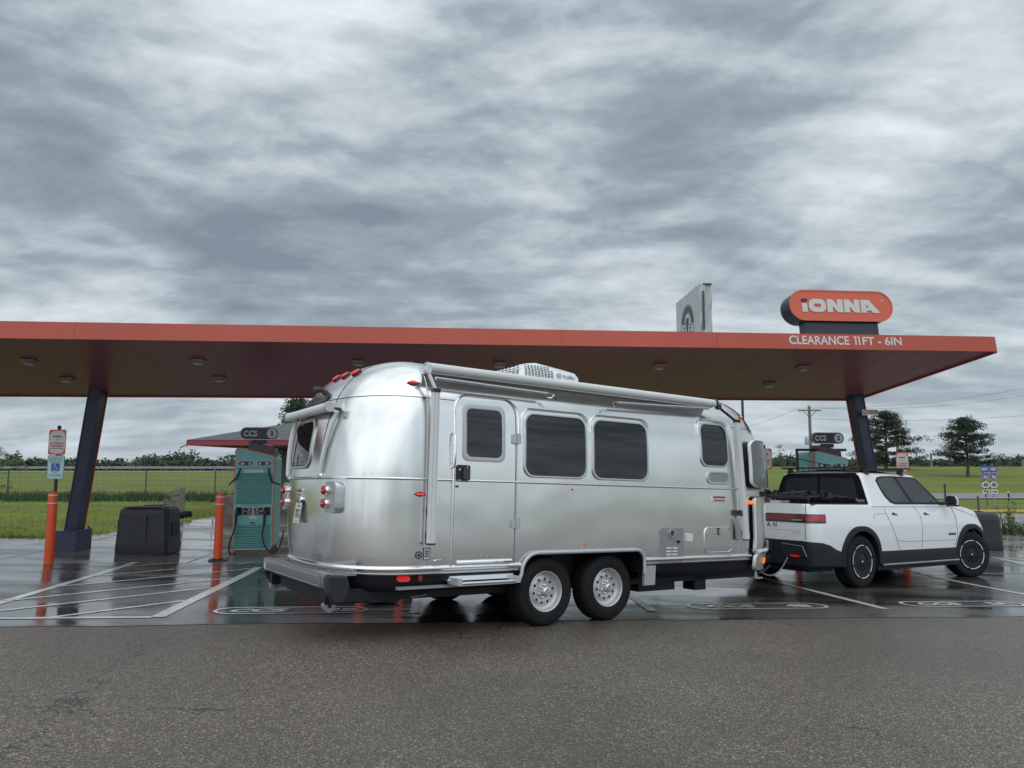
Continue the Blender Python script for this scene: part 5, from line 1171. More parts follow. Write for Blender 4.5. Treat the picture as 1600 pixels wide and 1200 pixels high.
# wheels
def twheel(x, y, name='wheel'):
    w_ = thing(name, Matrix.Identity(4), None, None); w_.parent = trailer; w_.matrix_local = Matrix.Translation((x, y, .362))
    sg = -1 if y < HW else 1
    mb = MB(); mb.lathe([(.20, .0), (.215, .012), (.24, .018), (.30, .02), (.335, .008), (.352, -.02), (.358, -.05), (.358, -.16), (.352, -.185), (.33, -.205), (.25, -.215), (.20, -.2)], rubber, ax=(0, sg, 0), n=48)
    for k in (.255, .285, .318): mb.lathe([(k, .0198), (k + .003, .0225), (k + .006, .0198)], rubber, ax=(0, sg, 0), n=48)
    for i in range(60):
        a = R(6 * i)
        for h0, h1 in ((-.03, -.08), (-.13, -.18)):
            c, s = math.cos(a), math.sin(a); c2, s2 = math.cos(a + .06), math.sin(a + .06)
            mb.add([(.3575 * c, sg * h0, .3575 * s), (.3575 * c2, sg * h0, .3575 * s2), (.3575 * c2, sg * h1, .3575 * s2), (.3575 * c, sg * h1, .3575 * s), (.3605 * c, sg * h0, .3605 * s), (.3605 * c2, sg * h0, .3605 * s2), (.3605 * c2, sg * h1, .3605 * s2), (.3605 * c, sg * h1, .3605 * s)], [(4, 5, 6, 7), (0, 4, 7, 3), (1, 5, 6, 2), (0, 1, 5, 4), (3, 2, 6, 7)], rubber)
    mb.build('tyre', w_, smooth=35)
    # rim: outer lip, drop and a face with ten round holes
    mb = MB(); mb.lathe([(.208, -.004), (.212, .006), (.206, .012), (.196, .006), (.192, -.02), (.186, -.045), (.165, -.055)], silv_rim, ax=(0, sg, 0), n=48)
    dc = lambda r_: -.055 + .012 * (1 - (r_ / .166) ** 2) + .010 * max(0, 1 - abs(r_ - .122) / .04)
    mb.lathe([(r_, dc(r_)) for r_ in (.166, .155, .145, .135, .122, .110, .100, .09, .08, .075)], silv_rim, ax=(0, sg, 0), n=60)
    for k in range(10):
        a = R(36 * k + 9); cx_, cz_ = .122 * math.cos(a), .122 * math.sin(a)
        mb.lathe([(.0185, dc(.122) - .004), (.0180, dc(.122) + .0015), (.0150, dc(.122) + .0012)], silv_rim, (cx_, 0, cz_), (0, sg, 0), n=14)
        mb.lathe([(.0155, dc(.122) + .0008), (0, dc(.122) + .0006)], under, (cx_, 0, cz_), (0, sg, 0), n=14)
    mb.lathe([(.076, -.046), (.070, -.034), (.055, -.032), (.050, -.036)], silv_rim, ax=(0, sg, 0), n=30); rm = mb.build('rim', w_, smooth=35)
    mb = MB(); mb.lathe([(.192, -.06), (.05, -.075)], under, ax=(0, sg, 0), n=30); mb.build('brake_drum', w_)
    mb = MB(); mb.lathe([(.05, -.04), (.044, -.0), (.042, .03), (.030, .036), (.028, .032), (0, .032)], chrome, ax=(0, sg, 0), n=24)
    for k in range(6): a = R(60 * k + 20); mb.lathe([(.012, 0), (.012, .028), (.006, .034), (0, .034)], chrome, (.064 * math.cos(a), sg * -.036, .064 * math.sin(a)), (0, sg, 0), n=6)
    mb.build('hub', w_, smooth=35); return w_
for x, y in ((-.435, .055), (.415, .055), (-.435, 2.40), (.415, 2.40)): twheel(x, y)

# rear: window, awning, lights, plate, badges
window(1.02, 1.70, 1.615, 2.075, .11, rearf, .03, off=.018)
xr_ = capx(.72, 2.1) - .06
mb = MB(); mb.tube([(xr_ - .02, .575, 2.175), (xr_ - .02, 1.86, 2.175)], .047, offwhite, 16); ra = mb.build('rear_awning', trailer, smooth=50)
mb = MB(); mb.hexa([(xr_, .6, 2.18), (xr_, 1.84, 2.18), (xr_ + .16, 1.84, 2.18), (xr_ + .16, .6, 2.18)], [(xr_, .6, 2.21), (xr_, 1.84, 2.21), (xr_ + .16, 1.84, 2.26), (xr_ + .16, .6, 2.26)], brushed); mb.build('awning_rail', ra)
for y in (.56, 1.875): mb = MB(); mb.lathe([(0, -.018), (.05, -.018), (.055, 0), (.05, .018), (0, .018)], satin, (xr_ - .02, y, 2.175), (0, 1, 0), n=16); mb.build('end_cap', ra, smooth=40)
for y, y2 in ((.575, .715), (1.86, 1.80)):
    mb = MB(); pts = [(xr_ - .03, y, 2.15)] + [tuple(rearf(y + (y2 - y) * t, 2.12 - .60 * t, .045 - .02 * t)) for t in [i / 8 for i in range(9)]]; mb.tube(pts, .019, offwhite, 6); mb.tube([(a + .022, b, c) for a, b, c in pts], .012, satin, 6); ar_ = mb.build('awning_arm', ra, smooth=50)
    mb = MB(); mb.lathe([(0, 0), (.03, 0), (.026, .03), (0, .034)], chrome, rearf(y2, 1.51, 0), (-1, 0, 0), n=10); mb.build('foot', ar_)
def badge(y0, y1, z0, z1, body, m, c=.006, name='lettering', bold=.05, shear=0):
    mb = MB(); mb.text(body, lambda a, b, h: tuple(rearf(y0 + y1 - a, b, h)), (y0 + y1) / 2, (z0 + z1) / 2, y1 - y0, z1 - z0, m, c1=c, bold=bold, shear=shear); mb.build(name, trailer, fixn=False)
badge(.98, 1.80, 2.25, 2.37, 'AIRSTREAM', txtd, .012)
mb = MB(); mb.plate([rrect(1.22, 1.335, .13, .085, .006)], rearf, 0, .012, chrome); mb.plate([rrect(1.22, 1.358, .12, .025, .002)], rearf, .012, .015, txtr); mb.plate([rrect(1.22, 1.322, .12, .04, .002)], rearf, .012, .015, cream); mb.text('Airstream', lambda a, b, h: rearf(2.44 - a, b, h), 1.22, 1.322, .10, .028, txtd, c1=.017); mb.build('rear_badge', trailer, fixn=False)
mb = MB(); mb.plate([rrect(1.19, 1.245, .15, .05, .024)], rearf, 0, .018, txtd); mb.lathe([(0, .03), (.04, .02), (.05, 0)], chrome, rearf(1.19, 1.262, .0), (-1, 0, 0), n=14); mb.build('plate_light', trailer)
mb = MB(); pf = lambda a, b, h: (capx(1.19, 1.15) - .04 - h + (b - 1.07) * .12, 2.38 - a, b); mb.plate([rrect(1.19, 1.135, .21, .205, .008)], pf, -.004, 0, txtw, txtd); mb.text('7KG', pf, 1.19, 1.13, .16, .09, txtd, c1=.002, bold=.01); bars(mb, pf, 1.19, 1.205, .10, .02, 1, txtd, 0, .002); bars(mb, pf, 1.19, 1.053, .09, .012, 1, txtd, 0, .002); mb.build('number_plate', trailer, fixn=False)
for yc, s_ in ((.52, -1), (1.94, 1)):
    mb = MB(); Lp = subdiv(rrect(yc + s_ * .03, 1.30, .235, .30, .06, 5), .06)
    xb = capx(yc + s_ * .03, 1.30)
    hf = lambda a, b, h: tuple(Vector((min(capx(a, b), xb + .07) * (1 if h <= 0 else 0) + (xb - .055 - (abs(a - yc) < .2) * 0 + abs(a - HW) * .0 + max(0, (abs(a - HW) - .68)) * .12) * (1 if h > 0 else 0), a, b)))
    ringpatch(mb, hf, Lp, 1, brushed, 3, edge=0); tl = mb.build('tail_light', trailer, smooth=35)
    for z in (1.365, 1.24):
        yl = yc - s_ * .045
        mb = MB(); mb.lathe([(.046, -.02), (.050, .02), (.044, .045)], chrome, (xb - .03, yl, z), (-1, 0, 0), n=24); mb.build('bezel', tl, smooth=40)
        mb = MB(); mb.lathe([(.044, .03), (.044, .052), (.040, .066), (.026, .074), (0, .077)], red_d, (xb - .03, yl, z), (-1, 0, 0), n=24); ln = mb.build('lens', tl, smooth=40)
        mb = MB(); mb.box(xb - .110, xb - .098, yl - .040, yl + .040, z - .002, z + .002, redhot); mb.lathe([(0, .088), (.006, .086), (.007, .08)], txtw, (xb - .03, yl + .0, z), (-1, 0, 0), n=8); mb.build('diode_line', ln)
for y in (.80, 1.06, 1.32):
    z = 2.575; mb = MB(); p = rearf(y, z, 0); n_ = rearf(y, z, 1) - p
    f3 = lambda a, b, h: tuple(rearf(y + a, z + b, h)); lp = rrect(0, 0, .095, .06, .028, 5)
    mb.grid([[f3(a, b, 0) for a, b in lp], [f3(a, b, .02) for a, b in lp]], black, True); mb.grid([[f3(a * .95, b * .95, .02) for a, b in lp], [f3(a * .9, b * .9, .028) for a, b in lp], [f3(a * .5, b * .5, .036) for a, b in lp], [f3(0, 0, .037)] * len(lp)], red_l, True)
    o = mb.build('roof_marker', trailer, smooth=50)
    mb = MB()
    for q in (-.025, -.008, .009, .026): mb.lathe([(0, .004), (.005, .002), (.006, 0)], redhot, f3(q, -.016, .031), n_, n=6)
    mb.build('diodes', o)
mb = MB(); p = rearf(1.22, 2.40, 0); mb.tube([tuple(p), tuple(p + Vector((-.05, 0, .03))), tuple(p + Vector((-.13, 0, .02)))], .03, txtd, 8, radii=[.035, .03, .034]); mb.build('rear_camera', trailer, smooth=40)
mb = MB(); mb.lathe([(.16, 0), (.15, .03), (.06, .05), (.06, .08), (.07, .09), (.05, .10), (0, .10)], greyp, (-1.55, 1.4, 2.725), n=16); mb.build('roof_vent', trailer, smooth=30)
# bumper with storage lid, plastic corners and skid rollers
bx = -2.77; yb0, yb1 = .24, 2.24
mb = MB(); pr = [(bx, .485), (bx - .012, .51), (bx - .012, .59), (bx, .61), (bx + .06, .615), (bx + .06, .46), (bx + .02, .46)]
mb.grid([[(x, y, z) for x, z in pr] for y in (yb0, yb1)], bump_m); mb.add([(x, yb0, z) for x, z in pr], [tuple(range(len(pr)))], brushed); mb.add([(x, yb1, z) for x, z in pr], [tuple(range(len(pr)))], brushed)
bp = mb.build('bumper', trailer, smooth=30)
mb = MB(); mb.box(bx + .05, -2.45, yb0 + .02, yb1 - .02, .585, .605, greyp)
for k in range(5): mb.box(bx + .08 + k * .05, bx + .083 + k * .05, yb0 + .05, yb1 - .05, .605, .609, under)
mb.build('storage_lid', bp)
mb = MB(); mb.tube([(bx - .016, yb0 + .08, .50), (bx - .016, yb1 - .08, .50), (bx - .016, yb1 - .06, .585), (bx - .016, yb0 + .06, .585), (bx - .016, yb0 + .08, .50)], .006, brushed, 5); mb.build('ribbed_panel', bp)
for s_, y0 in ((-1, yb0), (1, yb1)):
    mb = MB(); f4 = lambda a, b, c: (a, c, b); prf = [(bx + .005, .45), (bx + .005, .60), (bx + .03, .612), (-2.58, .60), (-2.55, .50), (-2.57, .40), (-2.60, .35), (-2.70, .35), (bx + .04, .40)]
    mb.prism(prf, y0 - .0, y0 + s_ * .10, black, f4); mb.build('corner_cover', bp, bevel=.02)
    yy = y0 - s_ * .12
    mb = MB(); mb.box(bx + .05, bx + .17, yy - .05, yy + .05, .33, .45, under); mb.build('roller_bracket', bp)
    mb = MB(); mb.lathe([(.018, -.04), (.055, -.04), (.058, 0), (.055, .04), (.018, .04)], greyp, (bx + .10, yy, .315), (0, 1, 0), n=20); mb.build('roller', bp, smooth=40)
mb = MB(); mb.box(-2.66, -2.40, .5, 1.95, .34, .46, under); mb.build('bumper_frame', bp)

# front stone guards and window guard
def gpanel(f, x0, x1, z0, z1, c, m, r, fr, frm, name, shape=None):
    lo = subdiv(shape or rrect((x0 + x1) / 2, (z0 + z1) / 2, x1 - x0, z1 - z0, r, 7), .06); cx_, cz_ = (x0 + x1) / 2, (z0 + z1) / 2
    li = [(cx_ + (a - cx_) * (1 - 2 * fr / (x1 - x0)), cz_ + (b - cz_) * (1 - 2 * fr / (z1 - z0))) for a, b in lo]
    mb = MB(); framepatch(mb, f, lo, li, c - .03, c + .01, frm); o = mb.build(name, trailer, smooth=50)
    mb = MB(); ringpatch(mb, f, li, c, m, 6); mb.build('panel', o, smooth=50); return o
# parametrise the front cap by lateral distance from the near side
gf = lambda y, z, c: tuple(frontf(y, z, c))
def capang(t, z, c):   # t runs 0 (near seam) to 1 (nose) round the front cap
    th = R(-90 + 90 * t); b = HW - si(z) + c; k = 1 - ei(z) / AR
    return Vector((XF + (AF * k + c) * abs(math.cos(th)) ** (2 / PP), HW - b * abs(math.sin(th)) ** (2 / PP), z))
wg = gpanel(capang, .07, .62, 1.505, 2.135, .095, mat('smoked guard', (.10, .115, .12), .12, 0, spec=.8), .10, .010, white, 'window_guard')
mb = MB()
for z in (1.66, 1.92): mb.tube([tuple(capang(.215, z, 0)), tuple(capang(.215, z, .10))], .02, satin, 8)
mb.build('guard_hinge', wg)
window(.28, .8, 1.60, 2.06, .08, lambda a, b, c: frontf(a, b, c), .03)
sgd = gpanel(capang, .12, .60, .66, 1.40, .06, chrome, .05, .012, brushed, 'stone_guard')
mb = MB(); mb.tube([tuple(capang(t, .70, .075)) for t in (.17, .3, .4, .5, .6)], .022, white, 8); mb.build('guard_strap', sgd, smooth=50)
sg2 = gpanel(capang, .12, .58, .46, .68, .07, brushed, .05, .012, brushed, 'lower_guard')
mb = MB(); mb.plate([rrect(.275, .575, .05, .075, .01)], capang, .08, .088, amber_m); mb.build('reflector', sg2)

# roof: air conditioner, dish, tongue
acM = (-.62, .78)
mb = MB(); ax0, ax1 = -.30, .62; ay0, ay1 = .78, 1.62; zb = 2.70
def acr(z, i0, i1, iy, c=.06): x0, x1, y0, y1 = ax0 + i0, ax1 - i1, ay0 + iy, ay1 - iy; return [(x0 + c, y0, z), (x1 - c, y0, z), (x1, y0 + c, z), (x1, y1 - c, z), (x1 - c, y1, z), (x0 + c, y1, z), (x0, y1 - c, z), (x0, y0 + c, z)]
def acz(x, z): return z
rows = [acr(zb, 0, 0, 0), acr(zb + .14, .02, .0, .01), acr(zb + .235, .10, .02, .05), acr(zb + .265, .22, .10, .10), acr(zb + .28, .36, .24, .2)]
def taper(p):  # lower towards the front
    x, y, z = p; k = max(0, (x - .22) / .4); return (x, y, z - max(0, z - zb - .12) * min(.45, k * .6))
rows = [[taper(p) for p in r_] for r_ in rows]; rows.append([(-.08, 1.2, zb + .285)] * 8); mb.grid(rows, white, True); ac = mb.build('air_conditioner', trailer, smooth=40)
mb = MB()
for k in range(9):
    x = ax0 + .075 + k * .048; h1 = .205 - max(0, (k - 7)) * .04
    for j in range(int(h1 / .022)):
        z = zb + .03 + j * .022; yy = ay0 - .004 + .008 * (z - zb) / .14 if z < zb + .14 else ay0 + .006 + (z - zb - .14) * .42
        mb.add([(x - .017, yy - .002, z), (x + .017, yy - .002, z), (x + .017, yy + .002, z + .011), (x - .017, yy + .002, z + .011)], [(0, 1, 2, 3)], txtd)
for k in range(9):
    y = ay0 + .1 + k * .085
    for j in range(7): z = zb + .04 + j * .026; mb.add([(ax0 - .003 + j * .003, y - .03, z), (ax0 - .003 + j * .003, y + .03, z), (ax0 + j * .003, y + .03, z + .013), (ax0 + j * .003, y - .03, z + .013)], [(0, 1, 2, 3)], txtd)
mb.build('grille', ac, fixn=False)
af = lambda a, b, c: (a, ay0 - .001 - c + max(0, b - zb - .0) * .07, b)
mb = MB(); mb.plate([circ(.265, zb + .125, .036), circ(.265, zb + .125, .030)], af, 0, .003, greyp); mb.text('GE', af, .265, zb + .125, None, .032, greyp, c1=.003, bold=.02); mb.text('Profile', af, .41, zb + .12, .17, .05, greyp, c1=.003); mb.build('lettering', ac, fixn=False)
mb = MB(); mb.lathe([(.03, 0), (.03, .07), (.06, .075), (.15, .09), (.155, .11), (.10, .13), (0, .135)], white, (.86, 1.05, 2.68), n=28); mb.build('antenna_dome', trailer, smooth=40)
mb = MB(); mb.hexa([(3.4, .75, .42), (4.72, 1.19, .42), (4.72, 1.27, .42), (3.4, 1.71, .42)], [(3.4, .75, .52), (4.72, 1.19, .50), (4.72, 1.27, .50), (3.4, 1.71, .52)], under); mb.build('tongue', trailer)
mb = MB()
pr = [[(x, HW + s_ * w__, z) for s_, z in ((-1, .55), (-1, .88), (-.7, 1.0), (.7, 1.0), (1, .88), (1, .55))] for x, w__ in ((3.62, .36), (3.75, .40), (4.05, .36), (4.12, .30))]
mb.grid(pr, satin); mb.add(pr[-1], [(0, 1, 2, 3, 4, 5)], satin); mb.build('gas_bottle_cover', trailer, smooth=40)
mb = MB(); mb.tube([(4.35, HW, .2), (4.35, HW, 1.05)], .035, satin, 10); mb.lathe([(0, .0), (.05, .0), (.05, .12), (0, .13)], txtd, (4.35, HW, 1.05), n=12); mb.box(4.27, 4.43, HW - .08, HW + .08, .18, .20, satin); mb.build('tongue_jack', trailer, smooth=40)
def chain(pts, name):
    mb = MB(); n = 0; P = [Vector(p) for p in pts]; sp = []
    for a, b in zip(P, P[1:]):
        k = max(1, int((b - a).length / .028)); sp += [a.lerp(b, i / k) for i in range(k)]
    for i, p in enumerate(sp[:-1]):
        d = (sp[i + 1] - p).normalized(); u = d.cross(Vector((0, 0, 1))); u = u.normalized() if u.length > .1 else Vector((1, 0, 0))
        if i % 2: u = d.cross(u)
        mb.tube([p + d * .018 * math.cos(R(a)) + u * .010 * math.sin(R(a)) for a in range(0, 361, 45)], .0035, chainm, 4, caps=False)
    mb.build(name, trailer)
def sagc(a, b, sag, n=8): a, b = Vector(a), Vector(b); return [a.lerp(b, i / n) - Vector((0, 0, 4 * sag * (i / n) * (1 - i / n))) for i in range(n + 1)]
chain(sagc((3.35, .32, .40), (4.75, .92, .52), .15), 'safety_chain'); chain(sagc((3.1, .12, .46), (3.9, .8, .42), .08), 'safety_chain')
mb = MB(); pts = [(3.15 + .9 * i / 90 + .0, .25 + .45 * i / 90 + .012 * math.cos(i * 1.05), .43 - .05 * math.sin(i / 90 * 3.14) + .012 * math.sin(i * 1.05)) for i in range(91)]; mb.tube(pts, .005, txtd, 5); mb.build('coiled_cable', trailer, smooth=50)

# ================================================================== white electric pickup
TA = R(32.6); kn = Vector((.0175, .033, 1)).normalized(); ku = Vector((math.cos(TA), math.sin(TA), 0)); ku.z = -(kn.x * ku.x + kn.y * ku.y) / kn.z; ku.normalize(); kv = kn.cross(ku)
KM = frame_m(Vector((5.59, 11.97, -.278)), ku, kv, kn)
truck = thing('pickup_truck', KM, 'white four door electric pickup towing the silver caravan', 'pickup truck')
KW = 2.02; KC = KW / 2; XT, XN = -1.20, 4.24
def yin(z): return 0 if z < 1.1 else ((z - 1.1) * .25 if z < 1.3 else .05 + (z - 1.3) * .36)
def outline(x0, x1, w0, rr, rf, n=7, k=1):
    # plan outline from the rear centre round the near side to the nose and back along the far side
    hw = w0; o = []
    def corner(cx, cy, r, a0):
        for i in range(n + 1): a = R(a0 + 90 * i / n); o.append((cx + r * math.cos(a), cy + r * math.sin(a)))
    ny, fy = KC - hw, KC + hw
    for i in range(5): o.append((x0, KC - (hw - rr) * i / 5))
    corner(x0 + rr, ny + rr, rr, 180)
    N_ = 26
    for i in range(1, N_): o.append((x0 + rr + (x1 - rf[0] - x0 - rr) * i / N_, ny))
    for i in range(n + 1): a = R(-90 + 90 * i / n); o.append((x1 - rf[0] + rf[0] * math.cos(a), ny + rf[1] + rf[1] * math.sin(a)))
    for i in range(1, 5): o.append((x1, ny + rf[1] + (KC - ny - rf[1]) * i / 5))
    h = list(o); o.append((x1, KC))
    for x, y in h[::-1][:-1]: o.append((x, KW - y))
    return o
def ztop(x):
    P = [(-1.3, 1.315), (2.3, 1.315), (2.6, 1.31), (2.95, 1.305), (3.25, 1.29), (3.55, 1.25), (3.8, 1.19), (3.98, 1.10), (4.1, .98), (4.2, .84), (4.3, .80)]
    for (a, p), (b, q) in zip(P, P[1:]):
        if a <= x <= b: t = (x - a) / (b - a); return p + (q - p) * t
    return P[0][1] if x < 0 else P[-1][1]
def hullrow(z, c=0.):
    ins = yin(min(z, 1.31)); bulge = .018 * math.sin(max(0, min(1, (z - .55) / .6)) * math.pi)
    tail = .05 * max(0, z - 1.05) + .03 * max(0, .8 - z)
    return outline(XT + tail - c, XN + c - .25 * max(0, z - 1.0) - .1 * max(0, .75 - z), KC - ins + bulge - .012 + c, .20, (.50, .36))
def truckring(t, zb, zt, c=0.):
    z = zb + (zt - zb) * t; row = hullrow(z, c); return [(x, y, min(z, zb + (ztop(x) - zb) * t) if zt > 1.2 else z) for x, y in row]
rows = [truckring(t, .50, 1.315) for t in (0, .08, .2, .32, .45, .58, .70, .80, .88, .94, .98)]
def lerp3(p, q, t): return tuple(a + (b - a) * t for a, b in zip(p, q))
top0 = [(x, KC + (y - KC) * .985, min(1.322, ztop(x) + .004)) for x, y, z in truckring(1, .50, 1.315)]
rows.append(top0)
for k, dz in ((.93, .008), (.75, .02), (.45, .035), (.15, .04)):
    rows.append([(min(x, 4.18) if k > .9 else x - (.02 if x > 3.9 else 0), KC + (y - KC) * k, z + (dz if x > 2.2 else .002)) for x, y, z in top0])
rows.append([(x, KC, z + (.04 if x > 2.2 else .002)) for x, y, z in rows[-1]])
mb = MB(); mb.grid(rows, truckw, True); mb.add([rows[0][i] for i in range(len(rows[0]))], [tuple(range(len(rows[0])))], truckw)
body = mb.build('body', truck, smooth=32)
def cyl(x, y0, y1, r, z=.43):
    mb = MB(); mb.tube([(x, y0, z), (x, y1, z)], r, under, 40); return mb.build('cut', truck)
def boxcut(*a): mb = MB(); mb.box(*a, under); return mb.build('cut', truck)
boolean(body, [cyl(0, -.2, .42, .475), cyl(0, 1.6, 2.3, .475), cyl(3.45, -.2, .42, .475), cyl(3.45, 1.6, 2.3, .475), boxcut(-1.08, .40, .13, 1.89, .86, 1.6)])
for p in body.data.polygons: p.use_smooth = True
body.data.set_sharp_from_angle(angle=R(32))
for i_, m_ in enumerate(body.data.materials):
    if m_ is None: body.data.materials[i_] = under
# black bed liner
mb = MB(); mb.box(-1.075, .38, .135, 1.885, .862, .875, cladd)
for x0, x1, y0, y1 in ((-1.078, .38, .132, .14), (-1.078, .38, 1.88, 1.888), (-1.078, -1.065, .14, 1.88)): mb.box(x0, x1, y0, y1, .87, 1.318, cladd)
mb.build('bed_liner', truck)
mb = MB(); mb.box(-1.12, .33, .075, .125, 1.312, 1.335, black, .008); mb.build('bed_rail_cap', truck); mb = MB(); mb.box(-1.12, .33, 1.895, 1.945, 1.312, 1.335, black, .008); mb.build('bed_rail_cap', truck)
# lower cladding, rear bumper, sills
def zc(x): return .775 if x < -1.0 else (.775 - .19 * sm(-1.0, -.5, x) if x < -.5 else (.565 if x < 3.2 else .565 + .02 * sm(3.4, 3.9, x)))
rows = []
for t in (0, .12, .5, .88, 1.0):
    c_ = .012 - (.05 if t == 0 else 0) - (.012 if t == 1 else 0)
    rows.append([(x, y, .335 + (zc(x) - .335) * t) for x, y in hullrow(.6, c_)])
mb = MB(); mb.grid(rows, cladd, True); mb.add(rows[0], [tuple(range(len(rows[0])))], cladd); mb.add([(x, KC + (y - KC) * .9, z) for x, y, z in rows[-1]], [tuple(range(len(rows[0])))], cladd); mb.grid([rows[-1], [(x, KC + (y - KC) * .9, z) for x, y, z in rows[-1]]], cladd, True)
cl_ = mb.build('lower_cladding', truck, smooth=32)
boolean(cl_, [cyl(0, -.2, .42, .472), cyl(0, 1.6, 2.3, .472), cyl(3.45, -.2, .42, .472), cyl(3.45, 1.6, 2.3, .472)])
for p in cl_.data.polygons: p.use_smooth = True
cl_.data.set_sharp_from_angle(angle=R(32))
mb = MB(); mb.box(.55, 2.86, -.03, .10, .325, .36, black, .01); mb.tube([(.52, -.035, .352), (2.88, -.035, .352)], .016, galv, 6); mb.build('side_step', truck)
mb = MB(); mb.box(.45, 3.0, .02, 2.0, .26, .36, under); mb.box(-1.1, -.5, .2, 1.8, .28, .40, under); mb.box(3.8, 4.1, .2, 1.8, .28, .4, under); mb.build('battery_tray', truck)
def kside(x, z, c=0.):
    # near side skin
    y = yin(min(z, 1.31)) if z < 1.31 else yin(z); b_ = .018 * math.sin(max(0, min(1, (z - .55) / .6)) * math.pi)
    y0 = y - b_ + .012
    rr, (ra, rb) = .20, (.50, .36); xr, xn = XT + .05 * max(0, z - 1.05) + .03 * max(0, .8 - z), XN - .25 * max(0, z - 1.0) - .1 * max(0, .75 - z)
    nx = 0
    if x < xr + rr and z < 1.33: d = min(.999, (xr + rr - x) / rr); y0 += rr * (1 - math.sqrt(1 - d * d)); nx = -d
    if x > xn - ra: d = min(.999, (x - xn + ra) / ra); y0 += rb * (1 - math.sqrt(1 - d * d)); nx = d
    return Vector((x + nx * c, y0 - c * math.sqrt(max(.02, 1 - nx * nx)), z))
def kmir(f): return lambda x, z, c=0.: Vector((f(x, z, c).x, KW - f(x, z, c).y, z))
# wheel arch flares and liners
for x0 in (0., 3.45):
    for fn, s_ in ((kside, 1), (kmir(kside), -1)):
        mb = MB(); r0, r1 = [], []
        for i in range(33):
            a = R(-8 + 196 * i / 32); sq = 1 + .035 * abs(math.sin(2 * a)); r0.append((x0 + .468 * math.cos(a), .43 + .468 * math.sin(a))); r1.append((x0 + .548 * sq * math.cos(a), .43 + .545 * sq * math.sin(a)))
        rows = [[fn(a, b, -.03) for a, b in r1], [fn(a, b, .018) for a, b in r1], [fn(a + (c - a) * .3, b + (d - b) * .3, .032) for (a, b), (c, d) in zip(r1, r0)], [fn(a, b, .028) for a, b in r0], [fn(a, b, -.05) for a, b in r0]]
        mb.grid(rows, cladd); mb.build('arch_flare', truck, smooth=40)
        mb = MB(); ya, yb = (.01, .42) if s_ > 0 else (2.01, 1.6); ya = .05 if s_ > 0 else 1.97
        if x0 > 3: ya = .09 if s_ > 0 else 1.93
        aa = [R(-10 + 200 * i / 30) for i in range(31)]
        mb.grid([[(x0 + .472 * math.cos(a), y, .43 + .472 * math.sin(a)) for a in aa] for y in (ya, yb)], under); mb.add([(x0, yb, .43)] + [(x0 + .472 * math.cos(a), yb, .43 + .472 * math.sin(a)) for a in aa], [(0, i, i + 1) for i in range(1, 31)], under); mb.build('wheel_liner', truck)
# wheels
def kwheel(x, y, steer, ref=[None]):
    w_ = thing('wheel', Matrix.Identity(4), None, None); w_.parent = truck; sg = -1 if y < KC else 1
    w_.matrix_local = Matrix.Translation((x, y, .418)) @ Matrix.Rotation(steer, 4, 'Z')
    mb = MB(); mb.lathe([(.27, -.02), (.285, .006), (.33, .014), (.385, .006), (.408, -.02), (.418, -.05), (.418, -.20), (.408, -.23), (.38, -.25), (.27, -.25)], rubber, ax=(0, sg, 0), n=56)
    for i in range(64):
        a = 2 * math.pi * i / 64
        for h0, h1, o_ in ((-.025, -.075, 0), (-.09, -.16, .05), (-.175, -.23, 0)):
            c, s, c2, s2 = math.cos(a + o_), math.sin(a + o_), math.cos(a + o_ + .06), math.sin(a + o_ + .06); q, q2 = .4165, .4215
            mb.add([(q * c, sg * h0, q * s), (q * c2, sg * h0, q * s2), (q * c2, sg * h1, q * s2), (q * c, sg * h1, q * s), (q2 * c, sg * h0, q2 * s), (q2 * c2, sg * h0, q2 * s2), (q2 * c2, sg * h1, q2 * s2), (q2 * c, sg * h1, q2 * s)], [(4, 5, 6, 7), (0, 4, 7, 3), (1, 5, 6, 2), (0, 1, 5, 4), (3, 2, 6, 7)], rubber)
    mb.build('tyre', w_, smooth=35)
    mb = MB(); mb.lathe([(.280, -.01), (.276, .012), (.262, .016), (.235, .012), (.15, .006), (.148, -.012), (.135, -.014), (.13, .002), (.07, .004), (.055, .012), (0, .014)], cladd, ax=(0, sg, 0), n=56)
    for k in range(10): a = R(36 * k); mb.box(*sorted((.142 * math.cos(a) - .012, .142 * math.cos(a) + .012)), *sorted((sg * -.005, sg * .010)), .142 * math.sin(a) - .012, .142 * math.sin(a) + .012, black)
    mb.lathe([(0, .018), (.014, .017), (.018, .012)], txtw, ax=(0, sg, 0), n=14); mb.build('rim', w_, smooth=30)
    for k in range(6):
        mb = MB(); a0 = 60 * k + 4 + 14; pts0 = [R(a0 + 50 * i / 12) for i in range(13)]
        mb.grid([[(r_ * math.cos(a), sg * h, r_ * math.sin(a)) for a in pts0] for r_, h in ((.249, .012), (.250, .017), (.261, .018), (.262, .013))], white); mb.build('white_trim', w_, smooth=40)
    return w_
kwheel(0, .015, 0); kwheel(0, KW - .015, 0); kwheel(3.45, .02, R(-20)); kwheel(3.45, KW - .02, R(-22))

